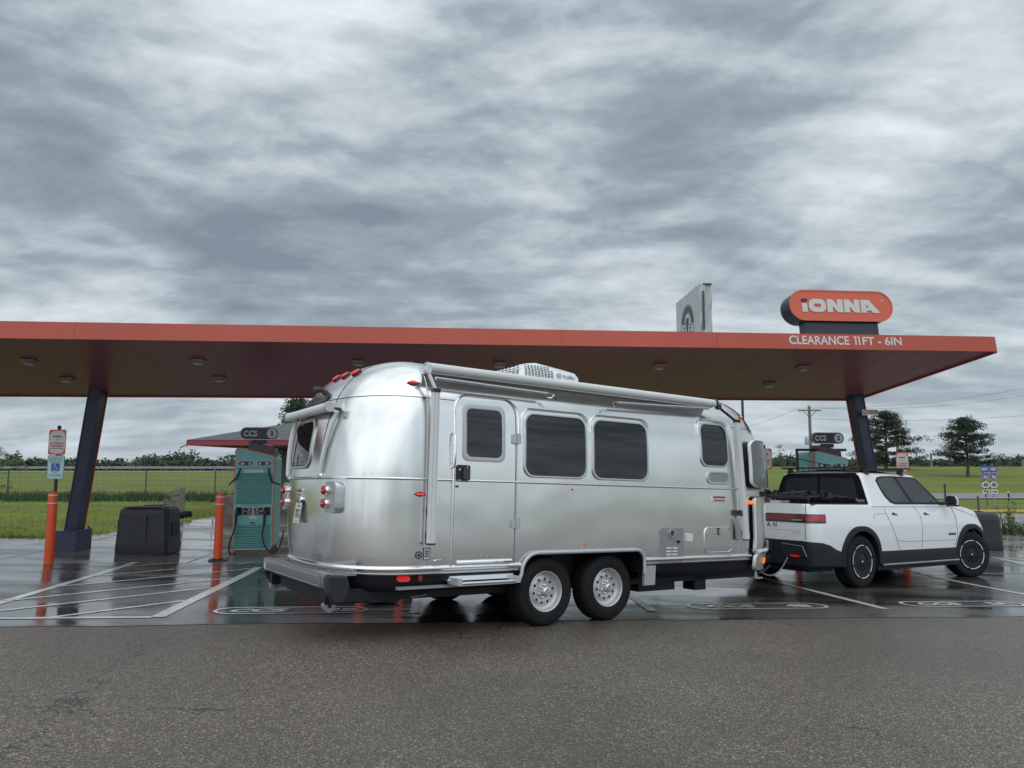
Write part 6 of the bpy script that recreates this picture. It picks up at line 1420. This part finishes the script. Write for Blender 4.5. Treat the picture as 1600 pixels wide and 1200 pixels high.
# cab
def cabring(z, ins=0.):
    xr_, xf_ = .37 + (z - 1.3) * .10, 2.74 - (z - 1.3) * 1.02
    return outline(xr_ + ins, xf_ - ins * 1.6, KC - yin(z) - ins, .06, (.22, .60), n=6)
def ccap(z): return z
rows = [[(x, y, z) for x, y in cabring(z)] for z in (1.29, 1.35, 1.45, 1.55, 1.65, 1.73, 1.78)]
for z, i_ in ((1.812, .012), (1.835, .035), (1.850, .075)): rows.append([(x, y, z) for x, y in cabring(1.79, i_)])
for k, z in ((.7, 1.868), (.35, 1.878), (0, 1.88)): rows.append([(x, KC + (y - KC) * k, z - .01 * (1 if x > 1.9 or x < .5 else 0)) for x, y, _ in rows[9]])
mb = MB(); mb.grid(rows, truckw, True); mb.build('cab', truck, smooth=35)
def cside(x, z, c=0.): return Vector((x, yin(z) - c * .94, z + c * .34))
def cfar(x, z, c=0.): p = cside(x, z, c); return Vector((p.x, KW - p.y, p.z))
WR = [(.83, 1.715), (.90, 1.755), (1.0, 1.772), (1.22, 1.785), (1.37, 1.782), (1.59, 1.345), (1.12, 1.345), (1.02, 1.37), (.94, 1.43), (.87, 1.55), (.83, 1.66)]
WF = [(1.43, 1.783), (1.95, 1.775), (2.03, 1.755), (2.48, 1.345), (1.66, 1.345)]
def shr(l, d):
    cx_, cz_ = sum(p[0] for p in l) / len(l), sum(p[1] for p in l) / len(l); return [(a + (cx_ - a) * d, b + (cz_ - b) * d) for a, b in l]
BK = [(.79, 1.715), (.86, 1.775), (1.0, 1.795), (1.30, 1.805), (1.98, 1.797), (2.07, 1.775), (2.60, 1.325), (1.1, 1.322), (.98, 1.35), (.88, 1.44), (.82, 1.58)]
for f, nm in ((cside, 0), (cfar, 1)):
    mb = MB(); mb.plate([BK], f, -.01, .003, under); wt = mb.build('window_surround', truck)
    for w_ in (WR, WF): mb = MB(); mb.plate([shr(w_, .045)], f, .003, .006, glass2); mb.build('side_window', wt)
    mb = MB(); mb.plate([[(2.40, 1.46), (2.43, 1.46), (2.56, 1.33), (2.50, 1.33)]], f, .003, .009, blackg); mb.build('quarter_trim', wt)
# rear of the cab: black glass across its width
xrr = lambda z: .37 + (z - 1.3) * .10
rfq = lambda a, b, c: (xrr(b) - c + max(0, b - 1.79) * .7, a, b)
def rl(z, ins): return yin(z) + .05 + ins
RB = [(rl(1.30, -.02), 1.29), (rl(1.5, -.02), 1.5), (rl(1.72, -.02), 1.72), (rl(1.76, .0), 1.79), (rl(1.76, .08), 1.838)]
RB = RB + [(KW - a, b) for a, b in RB[::-1]]
mb = MB(); mb.plate([RB], rfq, -.01, .006, blackg); rg_ = mb.build('rear_glass', truck)
RI = [(.26, 1.42), (.34, 1.73), (.40, 1.76), (1.0, 1.775), (1.0, 1.42)]
mb = MB(); mb.plate([[(.28, 1.40), (.34, 1.70), (.38, 1.745), (.98, 1.765), (.98, 1.40)]], rfq, .006, .010, glass2); mb.plate([[(KW - .28, 1.40), (KW - .34, 1.70), (KW - .38, 1.745), (1.04, 1.765), (1.04, 1.40)]], rfq, .006, .010, glass2); mb.build('sliding_pane', rg_)
mb = MB()
for k in range(4): mb.plate([rrect(.155 + k * .035, 1.365, .02, .03, .008)], rfq, .01, .013, galv)
mb.plate([rrect(.21, 1.385, .13, .022, .01)], rfq, .01, .013, galv); mb.plate([rrect(.285, 1.395, .035, .035, .012)], rfq, .01, .013, galv); mb.build('bear_sticker', rg_)
# black roof panel and windscreen
mb = MB(); mb.grid([[(x, y, 1.886 - .012 * abs(y - KC) ** 2 * 1.6 - (.016 if x in (.44, 1.98) else 0)) for y in [.30 + i * (KW - .60) / 10 for i in range(11)]] for x in (.44, .5, 1.0, 1.5, 1.9, 1.98)], blackg); mb.build('roof_panel', truck, smooth=50)
mb = MB(); rows = []
for j in range(7):
    z = 1.34 + .44 * j / 6; rg2 = [p for p in cabring(z) if p[0] > 2.74 - (z - 1.3) * 1.02 - .14]; rows.append([(x + .006, y, z + .006) for x, y in rg2])
if len({len(r_) for r_ in rows}) == 1: mb.grid(rows, glass2)
mb.build('windscreen', truck, smooth=50)
# roof rack
rk = thing('roof_rack', Matrix.Identity(4), None, None); rk.parent = truck; rk.matrix_local = Matrix.Identity(4)
for x in (.62, 1.66):
    mb = MB(); mb.hexa([(x - .045, .10, 1.925), (x + .045, .10, 1.925), (x + .045, 1.92, 1.925), (x - .045, 1.92, 1.925)], [(x - .035, .10, 1.952), (x + .035, .10, 1.952), (x + .035, 1.92, 1.952), (x - .035, 1.92, 1.952)], black); mb.build('crossbar', rk, bevel=.006)
    for y in (.27, KW - .27): mb = MB(); mb.hexa([(x - .05, y - .04, 1.82), (x + .05, y - .04, 1.82), (x + .05, y + .04, 1.82), (x - .05, y + .04, 1.82)], [(x - .03, y - .03, 1.93), (x + .03, y - .03, 1.93), (x + .03, y + .03, 1.93), (x - .03, y + .03, 1.93)], black); mb.build('foot', rk)
mb = MB(); mb.tube([(.55, .30, 1.90), (.35, .75, 1.97), (.18, 1.5, 2.14)], .010, black, 6); mb.tube([(.55, .30, 1.90), (1.3, .24, 1.90), (1.75, .25, 1.91)], .016, black, 6); mb.tube([(.5, .34, 1.90), (.48, .44, 1.98), (.52, .56, 1.93), (.58, .64, 1.92)], .012, black, 6); mb.build('antenna_rod', rk)
# door cuts, handles, charge door, badges
def cut(pts, f=kside, r=.004, nm='door_gap'):
    sp = []
    for (a, b), (c, d) in zip(pts, pts[1:]):
        n = max(1, int(math.hypot(c - a, d - b) / .04)); sp += [(a + (c - a) * i / n, b + (d - b) * i / n) for i in range(n)]
    sp.append(pts[-1]); mb = MB(); mb.tube([tuple(f(a, b, .0005)) for a, b in sp], r, txtd, 4, caps=False); return mb
for f in (kside, kmir(kside)):
    mb = cut([(.76, 1.30), (.76, 1.2), (.80, 1.10), (.92, .88), (1.09, .57)], f); mb.build('door_gap', truck)
    mb = cut([(1.62, 1.31), (1.70, 1.26), (1.78, 1.15), (1.80, .95), (1.77, .57)], f); mb.build('door_gap', truck)
    mb = cut([(2.90, 1.28), (2.94, 1.15), (2.95, .80), (2.87, .60)], f); mb.build('door_gap', truck)
    mb = cut([(.40, 1.05), (.40, 1.13), (.44, 1.165), (.76, 1.168)], f, .003); mb.build('charge_door_gap', truck)
    mb = cut([(1.0, .74), (1.2, .705), (2.9, .70)], f, .0025); mb.build('door_crease', truck)
    mb = cut([(2.62, 1.31), (2.95, 1.27), (3.3, 1.20), (3.7, 1.10), (3.95, 1.02)], f, .003); mb.build('bonnet_gap', truck)
    for x in (1.02, 2.00):
        mb = MB(); lp = rrect(x, 1.165, .20, .055, .026); framepatch(mb, f, lp, [(x + (a - x) * .9, 1.165 + (b - 1.165) * .8) for a, b in lp], -.001, .003, truckw); mb.plate([[(x + (a - x) * .9, 1.165 + (b - 1.165) * .8) for a, b in lp]], f, -.0, .002, blackg)
        hd = mb.build('door_handle', truck); mb = MB(); mb.plate([rrect(x + .055, 1.172, .09, .028, .013)], f, .002, .020, truckw); mb.build('grip', hd)
mb = MB(); mb.text('RIVIAN', kside, 2.77, .805, .24, .045, txtd, c1=.004, bold=.05); mb.build('side_lettering', truck, fixn=False)
# mirrors
for s_, nm in ((1, 0), (-1, 1)):
    Y_ = lambda y: y if s_ > 0 else KW - y
    mb = MB(); mb.tube([(2.56, Y_(.10), 1.34), (2.58, Y_(-.02), 1.35), (2.60, Y_(-.08), 1.36)], .03, black, 8); mi_ = mb.build('mirror', truck, smooth=40)
    mb = MB(); P = [(-.06, -.07), (.06, -.09), (.075, .02), (.05, .09), (-.05, .10), (-.075, .02)]
    def mr_(x, k, dx=0): return [(x, Y_(-.12 - a * 1.25 * k), 1.385 + b * k) for a, b in P]
    mb.grid([mr_(2.575, .9), mr_(2.585, 1.0), mr_(2.64, 1.0), mr_(2.70, .75), mr_(2.715, .3)], white if s_ > 0 else truckw, True); mb.build('mirror_cap', mi_, smooth=45)
    mb = MB(); mb.grid([mr_(2.590, 1.03), mr_(2.568, 1.02), mr_(2.565, .9)], blackg, True); mb.add(mr_(2.567, .9), [tuple(range(6))], blackg); mb.box(2.57, 2.69, *sorted((Y_(-.03), Y_(-.20))), 1.295, 1.325, black); mb.build('mirror_glass', mi_)
# tail: light bar wrapping the corners, tailgate gaps, lettering
def tailf(y, z, c=0.):
    xr_ = XT + .05 * max(0, z - 1.05) + .03 * max(0, .8 - z); ny = yin(min(z, 1.31)) - .018 * math.sin(max(0, min(1, (z - .55) / .6)) * math.pi) + .012; rr = .20; yy = min(y, KW - y)
    if yy < ny + rr: d = min(.999, (ny + rr - yy) / rr); return Vector((xr_ + rr - math.sqrt(1 - d * d) * (rr + c), y + (-1 if y < KC else 1) * d * c, z))
    return Vector((xr_ - c, y, z))
def wrap(s, z, c=0.):
    # s = metres along the outline from the tail centre towards the near side
    xr_ = XT + .05 * max(0, z - 1.05); ny = yin(z) - .018 * math.sin((z - .55) / .6 * math.pi if z < 1.15 else math.pi) + .012; fl = KC - ny - .20
    sgn_ = 1 if s >= 0 else -1; s = abs(s)
    if s < fl: p = Vector((xr_ - c, KC - s, z))
    elif s < fl + .314: th = (s - fl) / .20; p = Vector((xr_ + .20 - (.20 + c) * math.cos(th), ny + .20 - (.20 + c) * math.sin(th), z))
    else: p = Vector((xr_ + .20 + s - fl - .314, ny - c, z))
    if sgn_ < 0: p.y = KW - p.y
    return p
def wstrip(s0, s1, z0, z1, c0, c1, m, nm, parent, rend=0):
    n = max(4, int(abs(s1 - s0) / .03)); ss = [s0 + (s1 - s0) * i / n for i in range(n + 1)]; mb = MB()
    def zz(s, lo): return lo
    mb.grid([[wrap(s, z0, c0) for s in ss], [wrap(s, z0, c1) for s in ss], [wrap(s, (z0 + z1) / 2, c1) for s in ss], [wrap(s, z1, c1) for s in ss], [wrap(s, z1, c0) for s in ss]], m)
    for s in (s0, s1): mb.add([wrap(s, z0, c0), wrap(s, z0, c1), wrap(s, z1, c1), wrap(s, z1, c0)], [(0, 1, 2, 3)], m)
    return mb.build(nm, parent, smooth=40)
lb = wstrip(-1.21, 1.21, 1.030, 1.165, -.01, .006, blackg, 'light_bar', truck)
wstrip(-.835, .835, 1.062, 1.150, .004, .013, mat('dark red light bar', (.13, .008, .014), .2, coat=.6, emis=(.8, .01, .02), estr=.04), 'centre_lens', lb)
for s_ in (1, -1):
    wstrip(s_ * .86, s_ * 1.185, 1.058, 1.150, .004, .013, mat('red corner lens', (.22, .014, .02), .2, coat=.6, emis=(1, .03, .03), estr=.09), 'corner_lens', lb)
wstrip(.62, .80, 1.062, 1.078, .012, .0155, mat('green charge light', (.04, .40, .10), .4, emis=(.1, .9, .2), estr=.12), 'charge_light', lb)
for s_ in (1, -1):
    mb = MB(); mb.tube([tuple(wrap(s_ * .848, .775 + (1.315 - .775) * i / 10, .0005)) for i in range(11)], .005, txtd, 4, caps=False); mb.build('tailgate_gap', truck)
mb = MB(); mb.tube([tuple(wrap(-.85 + 1.7 * i / 10, .905, .0)) for i in range(11)], .003, satin, 4, caps=False); mb.build('tailgate_crease', truck)
for i, ch in enumerate('RIVIAN'):
    yl = KC + .46 - i * .145 * 1.0 - (.0)
    mb = MB(); mb.text(ch, lambda a, b, c: tuple(wrap(a - KC + .0 + KC, b, c)), (i - 2.5) * .118 + .0, .982, None, .068, txtd, c1=.004, bold=.02); mb.build('tail_lettering', truck, fixn=False)
mb = MB(); bars(mb, lambda a, b, c: tuple(wrap(a, b, c)), .68, .875, .15, .02, 1, satin, 0, .003); mb.build('tail_badge', truck)
# rear bumper detail: plate, recess, reflector, hitch
bf = lambda a, b, c: tuple(wrap(a, .8, c + .012) + Vector((0, 0, b - .8)))
mb = MB(); mb.plate([rrect(.0, .66, .50, .19, .02)], bf, 0, .006, black); mb.build('plate_recess', truck)
mb = MB(); mb.plate([rrect(.02, .655, .305, .15, .012)], bf, .006, .012, cream, satin); mb.text('BER', bf, .085, .65, .15, .075, txtd, c1=.014, bold=.0); mb.build('number_plate', truck, fixn=False)
for s_ in (1, -1): mb = MB(); mb.plate([[(s_ * .40, .70), (s_ * .80, .675), (s_ * .86, .52), (s_ * .46, .50)]], bf, 0, .004, black); mb.build('bumper_insert', truck)
mb = MB(); mb.tube([bf(.42, .70, .008), bf(.80, .675, .008), bf(.865, .52, .008)], .005, galv, 4); mb.build('bumper_line', truck)
for s_ in (1, -1): mb = MB(); mb.plate([[(s_ * .56, .535), (s_ * .72, .535), (s_ * .74, .51), (s_ * .60, .505)]], bf, .004, .010, red_l); mb.build('reflector', truck)
mb = MB(); mb.box(-1.55, -1.1, KC - .035, KC + .035, .34, .41, under); mb.tube([(-1.52, KC, .41), (-1.52, KC, .47)], .02, chrome, 8); mb.lathe([(0, .03), (.02, .025), (.03, 0), (.02, -.025), (0, -.03)], chrome, (-1.52, KC, .49), n=14); mb.build('tow_hitch', truck, smooth=40)
# nose: light strip, oval lamps, grille panel
def nosef(y, z, c=0.):
    xn = XN - .25 * max(0, z - 1.0) - .1 * max(0, .75 - z); yy = min(y, KW - y); rb = .36
    if yy < rb: d = min(.99, (rb - yy) / rb); return Vector((xn - .5 * (1 - math.sqrt(1 - d * d)) + c, y, z))
    return Vector((xn + c, y, z))
mb = MB(); mb.grid([[nosef(.12 + (KW - .24) * i / 30, z, .012) for i in range(31)] for z in (.74, .79)], offwhite); mb.build('front_light_strip', truck)
for y in (.42, KW - .42): mb = MB(); mb.plate([rrect(y, .72, .13, .25, .06)], lambda a, b, c: tuple(nosef(a, b, c)), 0, .02, blackg); hl_ = mb.build('headlight', truck); mb = MB(); mb.plate([rrect(y, .72, .09, .20, .045)], lambda a, b, c: tuple(nosef(a, b, c)), .02, .026, offwhite); mb.build('lens', hl_)

# bicycle rack and folded gear lying in the pickup bed
bk_ = thing('bicycle_rack', KM @ Matrix.Translation((-1.08, .2, 1.34)), 'folded black bicycle carrier frames lying across the pickup bed', 'bike rack')
mb = MB(); rg = random.Random(11)
mb.tube([(.05, .0, .07), (.05, 1.6, .10)], .03, black, 8); mb.tube([(.9, .05, .10), (.9, 1.6, .12)], .032, black, 8); mb.build('main_tube', bk_, smooth=50)
for i in range(6):
    y = .08 + i * .27; mb = MB(); mb.tube([(.02, y, .07), (.45, y + .03, .09 + rg.uniform(-.02, .03)), (1.15, y, .09)], .022, black, 7)
    mb.lathe([(.05, -.02), (.075, -.02), (.075, .02), (.05, .02), (.05, -.02)], black, (rg.uniform(.1, .9), y, .12), (rg.uniform(-.3, .3), 1, .2), n=14); mb.box(.6, .72, y - .03, y + .03, .06, .16, black, .01); mb.build('tray', bk_, smooth=40)
mb = MB()
for i in range(16): a = (rg.uniform(0, .5), rg.uniform(0, 1.5), .04 + rg.uniform(0, .1)); mb.tube([a, (a[0] + rg.uniform(.2, .7), a[1] + rg.uniform(-.2, .3), .04 + rg.uniform(0, .14))], .014, black, 6)
for i in range(3): mb.tube([(.1 + .3 * i, .05 + .4 * i, -.02), (.1 + .3 * i, .06 + .4 * i, .12)], .02, black, 6)
mb.build('clamp_arms', bk_, smooth=50)
for k, (x, y, m, lb_) in enumerate(((.15, .95, redf, 'red storage case in the pickup bed at the tailgate'), (.06, .62, cream, 'pale bottle bag beside the red case in the pickup bed'))):
    t = thing('storage_case', KM @ Matrix.Translation((-1.05 + x, .2 + y, 1.14)), lb_, 'storage case'); mb = MB(); mb.box(-.06, .20, -.10, .12, 0, .24 if k == 0 else .22, m, .02); mb.build('box', t, bevel=.01); mb = MB(); mb.box(-.07, .21, -.11, .13, .10, .14, black, .02); mb.build('strap', t)
t = thing('cargo_bag', KM @ Matrix.Translation((-.45, 1.0, .88)), 'dark cargo bags filling the pickup bed below the carrier', 'cargo bag'); mb = MB(); mb.box(-.55, .75, -.75, .8, 0, .43, black, .08); mb.build('bag', t, bevel=.05)

# ================================================================== vegetation
def leafcloud(mb, c, rad, n, size, m, rg, flat=1.0, drop=.15):
    vs = []; fs = []
    for _ in range(n):
        while True:
            p = Vector((rg.uniform(-1, 1), rg.uniform(-1, 1), rg.uniform(-1, 1)))
            if .12 < p.length <= 1: break
        p = Vector((p.x * rad[0], p.y * rad[1], p.z * rad[2])) + c; a = Vector((rg.uniform(-1, 1), rg.uniform(-1, 1), rg.uniform(-flat, flat))).normalized(); b = a.cross(Vector((rg.uniform(-1, 1), rg.uniform(-1, 1), rg.uniform(-1, 1)))).normalized()
        s = size * rg.uniform(.6, 1.3); o = len(vs); vs += [p - a * s - b * s * .35, p + a * s * .2 - b * s * .6, p + a * s, p + b * s * .6]; fs.append((o, o + 1, o + 2, o + 3))
    mb.add(vs, fs, m)
def limb(mb, a, b, r0, r1, rg, m=bark, k=5):
    pts = []; 
    for i in range(k + 1):
        t = i / k; p = a.lerp(b, t); pts.append(p + Vector((rg.uniform(-1, 1), rg.uniform(-1, 1), rg.uniform(-1, 1))) * (b - a).length * .03 * (0 < i < k))
    mb.tube(pts, r0, m, 5, radii=[r0 + (r1 - r0) * i / k for i in range(k + 1)]); return pts
def pine(X, Y, hgt, wid, label, seed, bare=.2, nl=26, lean=0.):
    rg = random.Random(seed); z0 = TZ(X, Y); t = thing('pine_tree', Matrix.Translation((X, Y, z0)), label, 'tree')
    tr = MB(); cr_ = MB(); limb(tr, Vector((0, 0, -.2)), Vector((lean, 0, hgt * .94)), hgt * .028, hgt * .006, rg, k=10)
    for i in range(nl):
        u_ = bare + (1 - bare) * ((i + rg.uniform(-.3, .5)) / nl); u_ = max(bare, min(.97, u_)); az_ = i * 2.4 + rg.uniform(-.5, .5)
        sh = (math.sin(min(1, (1 - u_) * 1.55 + .10) * math.pi / 2)) * rg.uniform(.62, 1.08); ln = wid / 2 * sh
        A = Vector((lean * u_, 0, hgt * u_ * .94)); Bp = A + Vector((math.cos(az_) * ln, math.sin(az_) * ln, ln * rg.uniform(-.02, .28)))
        pts = limb(tr, A, Bp, hgt * .009, hgt * .002, rg)
        for j, q in enumerate(pts[1:] ):
            r_ = hgt * (.050 + .02 * rg.random()) * (1.1 if j > 2 else .8)
            for _ in range(5 if j > 1 else 3):
                o = Vector((rg.uniform(-1, 1), rg.uniform(-1, 1), rg.uniform(-.2, .6))) * r_ * 1.1
                leafcloud(cr_, q + o, (r_, r_, r_ * .6), 30, hgt * .011, needle, rg, 1.0)
    for _ in range(8): leafcloud(cr_, Vector((lean + rg.uniform(-.04, .04) * hgt, rg.uniform(-.04, .04) * hgt, hgt * rg.uniform(.88, .97))), (hgt * .05, hgt * .05, hgt * .035), 26, hgt * .011, needle, rg)
    tr.build('trunk', t, smooth=50); cr_.build('crown', t, fixn=False); return t
def bushy(X, Y, hgt, wid, label, seed, m=leafm, n=60, name='leafy_tree', base=0., dens=46):
    rg = random.Random(seed); z0 = TZ(X, Y) + base; t = thing(name, Matrix.Translation((X, Y, z0)), label, 'tree'); tr = MB(); cr_ = MB()
    limb(tr, Vector((0, 0, -.3)), Vector((0, 0, hgt * .6)), hgt * .03, hgt * .015, rg)
    for i in range(n):
        az_ = rg.uniform(0, 6.28); u_ = rg.uniform(.18, 1); r_ = wid / 2 * math.sqrt(rg.random()) * math.sin(min(1, (1.04 - u_) * 1.7) * math.pi / 2); q = Vector((math.cos(az_) * r_, math.sin(az_) * r_, hgt * u_))
        if i % 4 == 0: limb(tr, Vector((0, 0, hgt * u_ * .5)), q, hgt * .01, hgt * .003, rg, k=3)
        s = hgt * rg.uniform(.06, .11); leafcloud(cr_, q, (s, s, s * .75), dens, hgt * .016, m, rg)
    tr.build('trunk', t, smooth=50); cr_.build('crown', t, fixn=False); return t
def spot(px, Y): return atY(px, 700, Y).x
Y = 80; X = spot(1509, Y); hg = atY(1509, 651, Y).z - TZ(X, Y); pine(X, Y, hg, 84 * Y / F, 'tall pine standing alone on the grass right of the blue column', 21, .24, 34)
Y = 95; X = spot(1384, Y); hg = atY(1384, 640, Y).z - TZ(X, Y); pine(X, Y, hg, 104 * Y / F, 'tall pine partly hidden behind the right blue column', 33, .08, 42)
Y = 62; X = spot(462, Y); hg = atY(462, 618, Y).z - TZ(X, Y); pine(X, Y, hg, 62 * Y / F, 'dark tree showing between the shelter roof and the caravan', 5, .25, 30)
Y = 105; X = spot(1220, Y); hg = atY(1220, 695, Y).z - TZ(X, Y); bushy(X, Y, hg, 46 * Y / F, 'small open branched tree seen between the caravan nose and charger 5', 8, farleaf, 34, dens=26)
Y = 78; X = spot(-12, Y); hg = atY(10, 697, Y).z - TZ(X, Y); bushy(X, Y, hg, 6.2, 'pale green bushy tree at the left edge of the photo', 14, leafl, 80)
Y = 38; X = spot(-6, Y); hg = 1.5; bushy(X, Y, hg, 1.5, 'grey green shrub at the wire fence at far left', 15, weeds, 26, 'shrub')
# far woodland bands
mb = MB(); rg = random.Random(2)
def band(px0, px1, Y, top, dens, sz, jit=6):
    px = px0
    while px < px1:
        Yy = Y * rg.uniform(.9, 1.25); k = Yy / F; h = 1.5 + (724 - top(px) + rg.uniform(-jit, jit * .35)) * k * 1.0; X = spot(px, Yy); z0 = TZ(X, Yy) - .5; hh = H + (724 - top(px)) * k - z0 + rg.uniform(-jit, jit * .3) * k; w_ = hh * rg.uniform(.45, .8)
        for _ in range(6): leafcloud(mb, Vector((X + rg.uniform(-.5, .5) * w_, Yy + rg.uniform(-2, 2), z0 + hh * rg.uniform(.35, .85))), (w_ * .42, w_ * .4, hh * .24), int(dens), sz * Yy / 200, farleaf, rg)
        leafcloud(mb, Vector((X, Yy + 2, z0 + hh * .35)), (w_ * .9, 1.5, hh * .50), int(dens * 4), sz * 1.6 * Yy / 200, farleaf, rg)
        px += w_ / k * .42
band(-130, 470, 210, lambda p: 713 - 4 * math.sin(p / 37) - 4 * (abs(p - 255) < 30) - 2 * math.sin(p / 11), 36, .42)
band(1150, 1760, 300, lambda p: 717 - (3 if p > 1560 else 0) - 3 * (1180 < p < 1240) - 1.5 * math.sin(p / 19), 30, .42, 3)
band(470, 1150, 300, lambda p: 716, 20, .5, 3); band(-420, -130, 210, lambda p: 712, 22, .5); band(1760, 2060, 300, lambda p: 715, 20, .5)
for i in range(150):  # unseen tree row behind the camera, added as a dark band for trailer reflections
    X = -150 + 2 * i + rg.uniform(-1, 1); Yy = -95 + rg.uniform(-8, 8); z0 = TZ(X, Yy); hh = 6.5 + 2.5 * math.sin(X / 17) + rg.uniform(-1, 1.5)
    for _ in range(3): leafcloud(mb, Vector((X + rg.uniform(-1, 1), Yy, z0 + hh * rg.uniform(.3, .8))), (2.4, 2.0, hh * .25), 26, .8, farleaf, rg)
mb.build('far_woodland', kind='stuff', fixn=False, label='low dark band of woodland along the horizon, with unseen trees added behind for reflections')
# grass tufts on the near verge and weeds along the fence
mb = MB(); rg = random.Random(4)
def blades(x, y, n, h, m, sp=.12):
    z = TZ(x, y); vs = []; fs = []
    for _ in range(n):
        a = rg.uniform(0, 6.28); bx_, by_ = x + rg.uniform(-sp, sp), y + rg.uniform(-sp, sp); hh = h * rg.uniform(.5, 1.2); dx, dy = math.cos(a) * hh * .35, math.sin(a) * hh * .35; w_ = .010 + hh * .03
        o = len(vs); vs += [(bx_ - w_, by_, z - .01), (bx_ + w_, by_, z - .01), (bx_ + dx, by_ + dy, z + hh)]; fs.append((o, o + 1, o + 2))
    mb.add(vs, fs, m)
for _ in range(5200):
    x = rg.uniform(-34, -10.5); y = 18.2 + (36 - 18.2) * rg.random() ** 1.6
    if y > yback(x) + .1: blades(x, y, 4, .07 + .05 * rg.random(), grassb)
for _ in range(500):
    x = rg.uniform(-14, -10.6); blades(x, yback(x) + rg.uniform(.02, .3), 5, .09, grassb, .06)
for _ in range(900): x = rg.uniform(13, 34); blades(x, yback(x) + rg.uniform(.05, 2.0), 5, .12, grassb)
mb.build('grass_tufts', kind='stuff', fixn=False)
mb = MB()
for _ in range(2600): x = rg.uniform(-40, -5); blades(x, 35.6 + rg.gauss(0, .35), 5, .30 + .25 * rg.random(), weeds, .2)
for _ in range(260):
    x = rg.uniform(14.5, 30); h = rg.uniform(.2, .75); blades(x, 24.6 + rg.gauss(0, .4), 5, h, weeds, .1)
mb.build('fence_weeds', kind='stuff', fixn=False)
rg = random.Random(9)
for k, (px, Yp, h_) in enumerate(((1568, 24.2, 1.15), (1592, 24.0, .62))):
    X = spot(px, Yp); z0 = TZ(X, Yp); t = thing('weed_plant', Matrix.Translation((X, Yp, z0)), ('taller', 'shorter')[k] + ' leafy weed by the thin fence beside the right bin', 'plant'); st_ = MB(); lf = MB()
    for i in range(6):
        q = Vector((rg.uniform(-.3, .3), rg.uniform(-.2, .2), h_ * rg.uniform(.6, 1))); limb(st_, Vector((0, 0, 0)), q, .008, .003, rg, k=4); 
        for j in range(4): leafcloud(lf, q * (.4 + .2 * j), (.10, .10, .08), 14, .035, leafl, rg)
    st_.build('stem', t); lf.build('foliage', t, fixn=False)
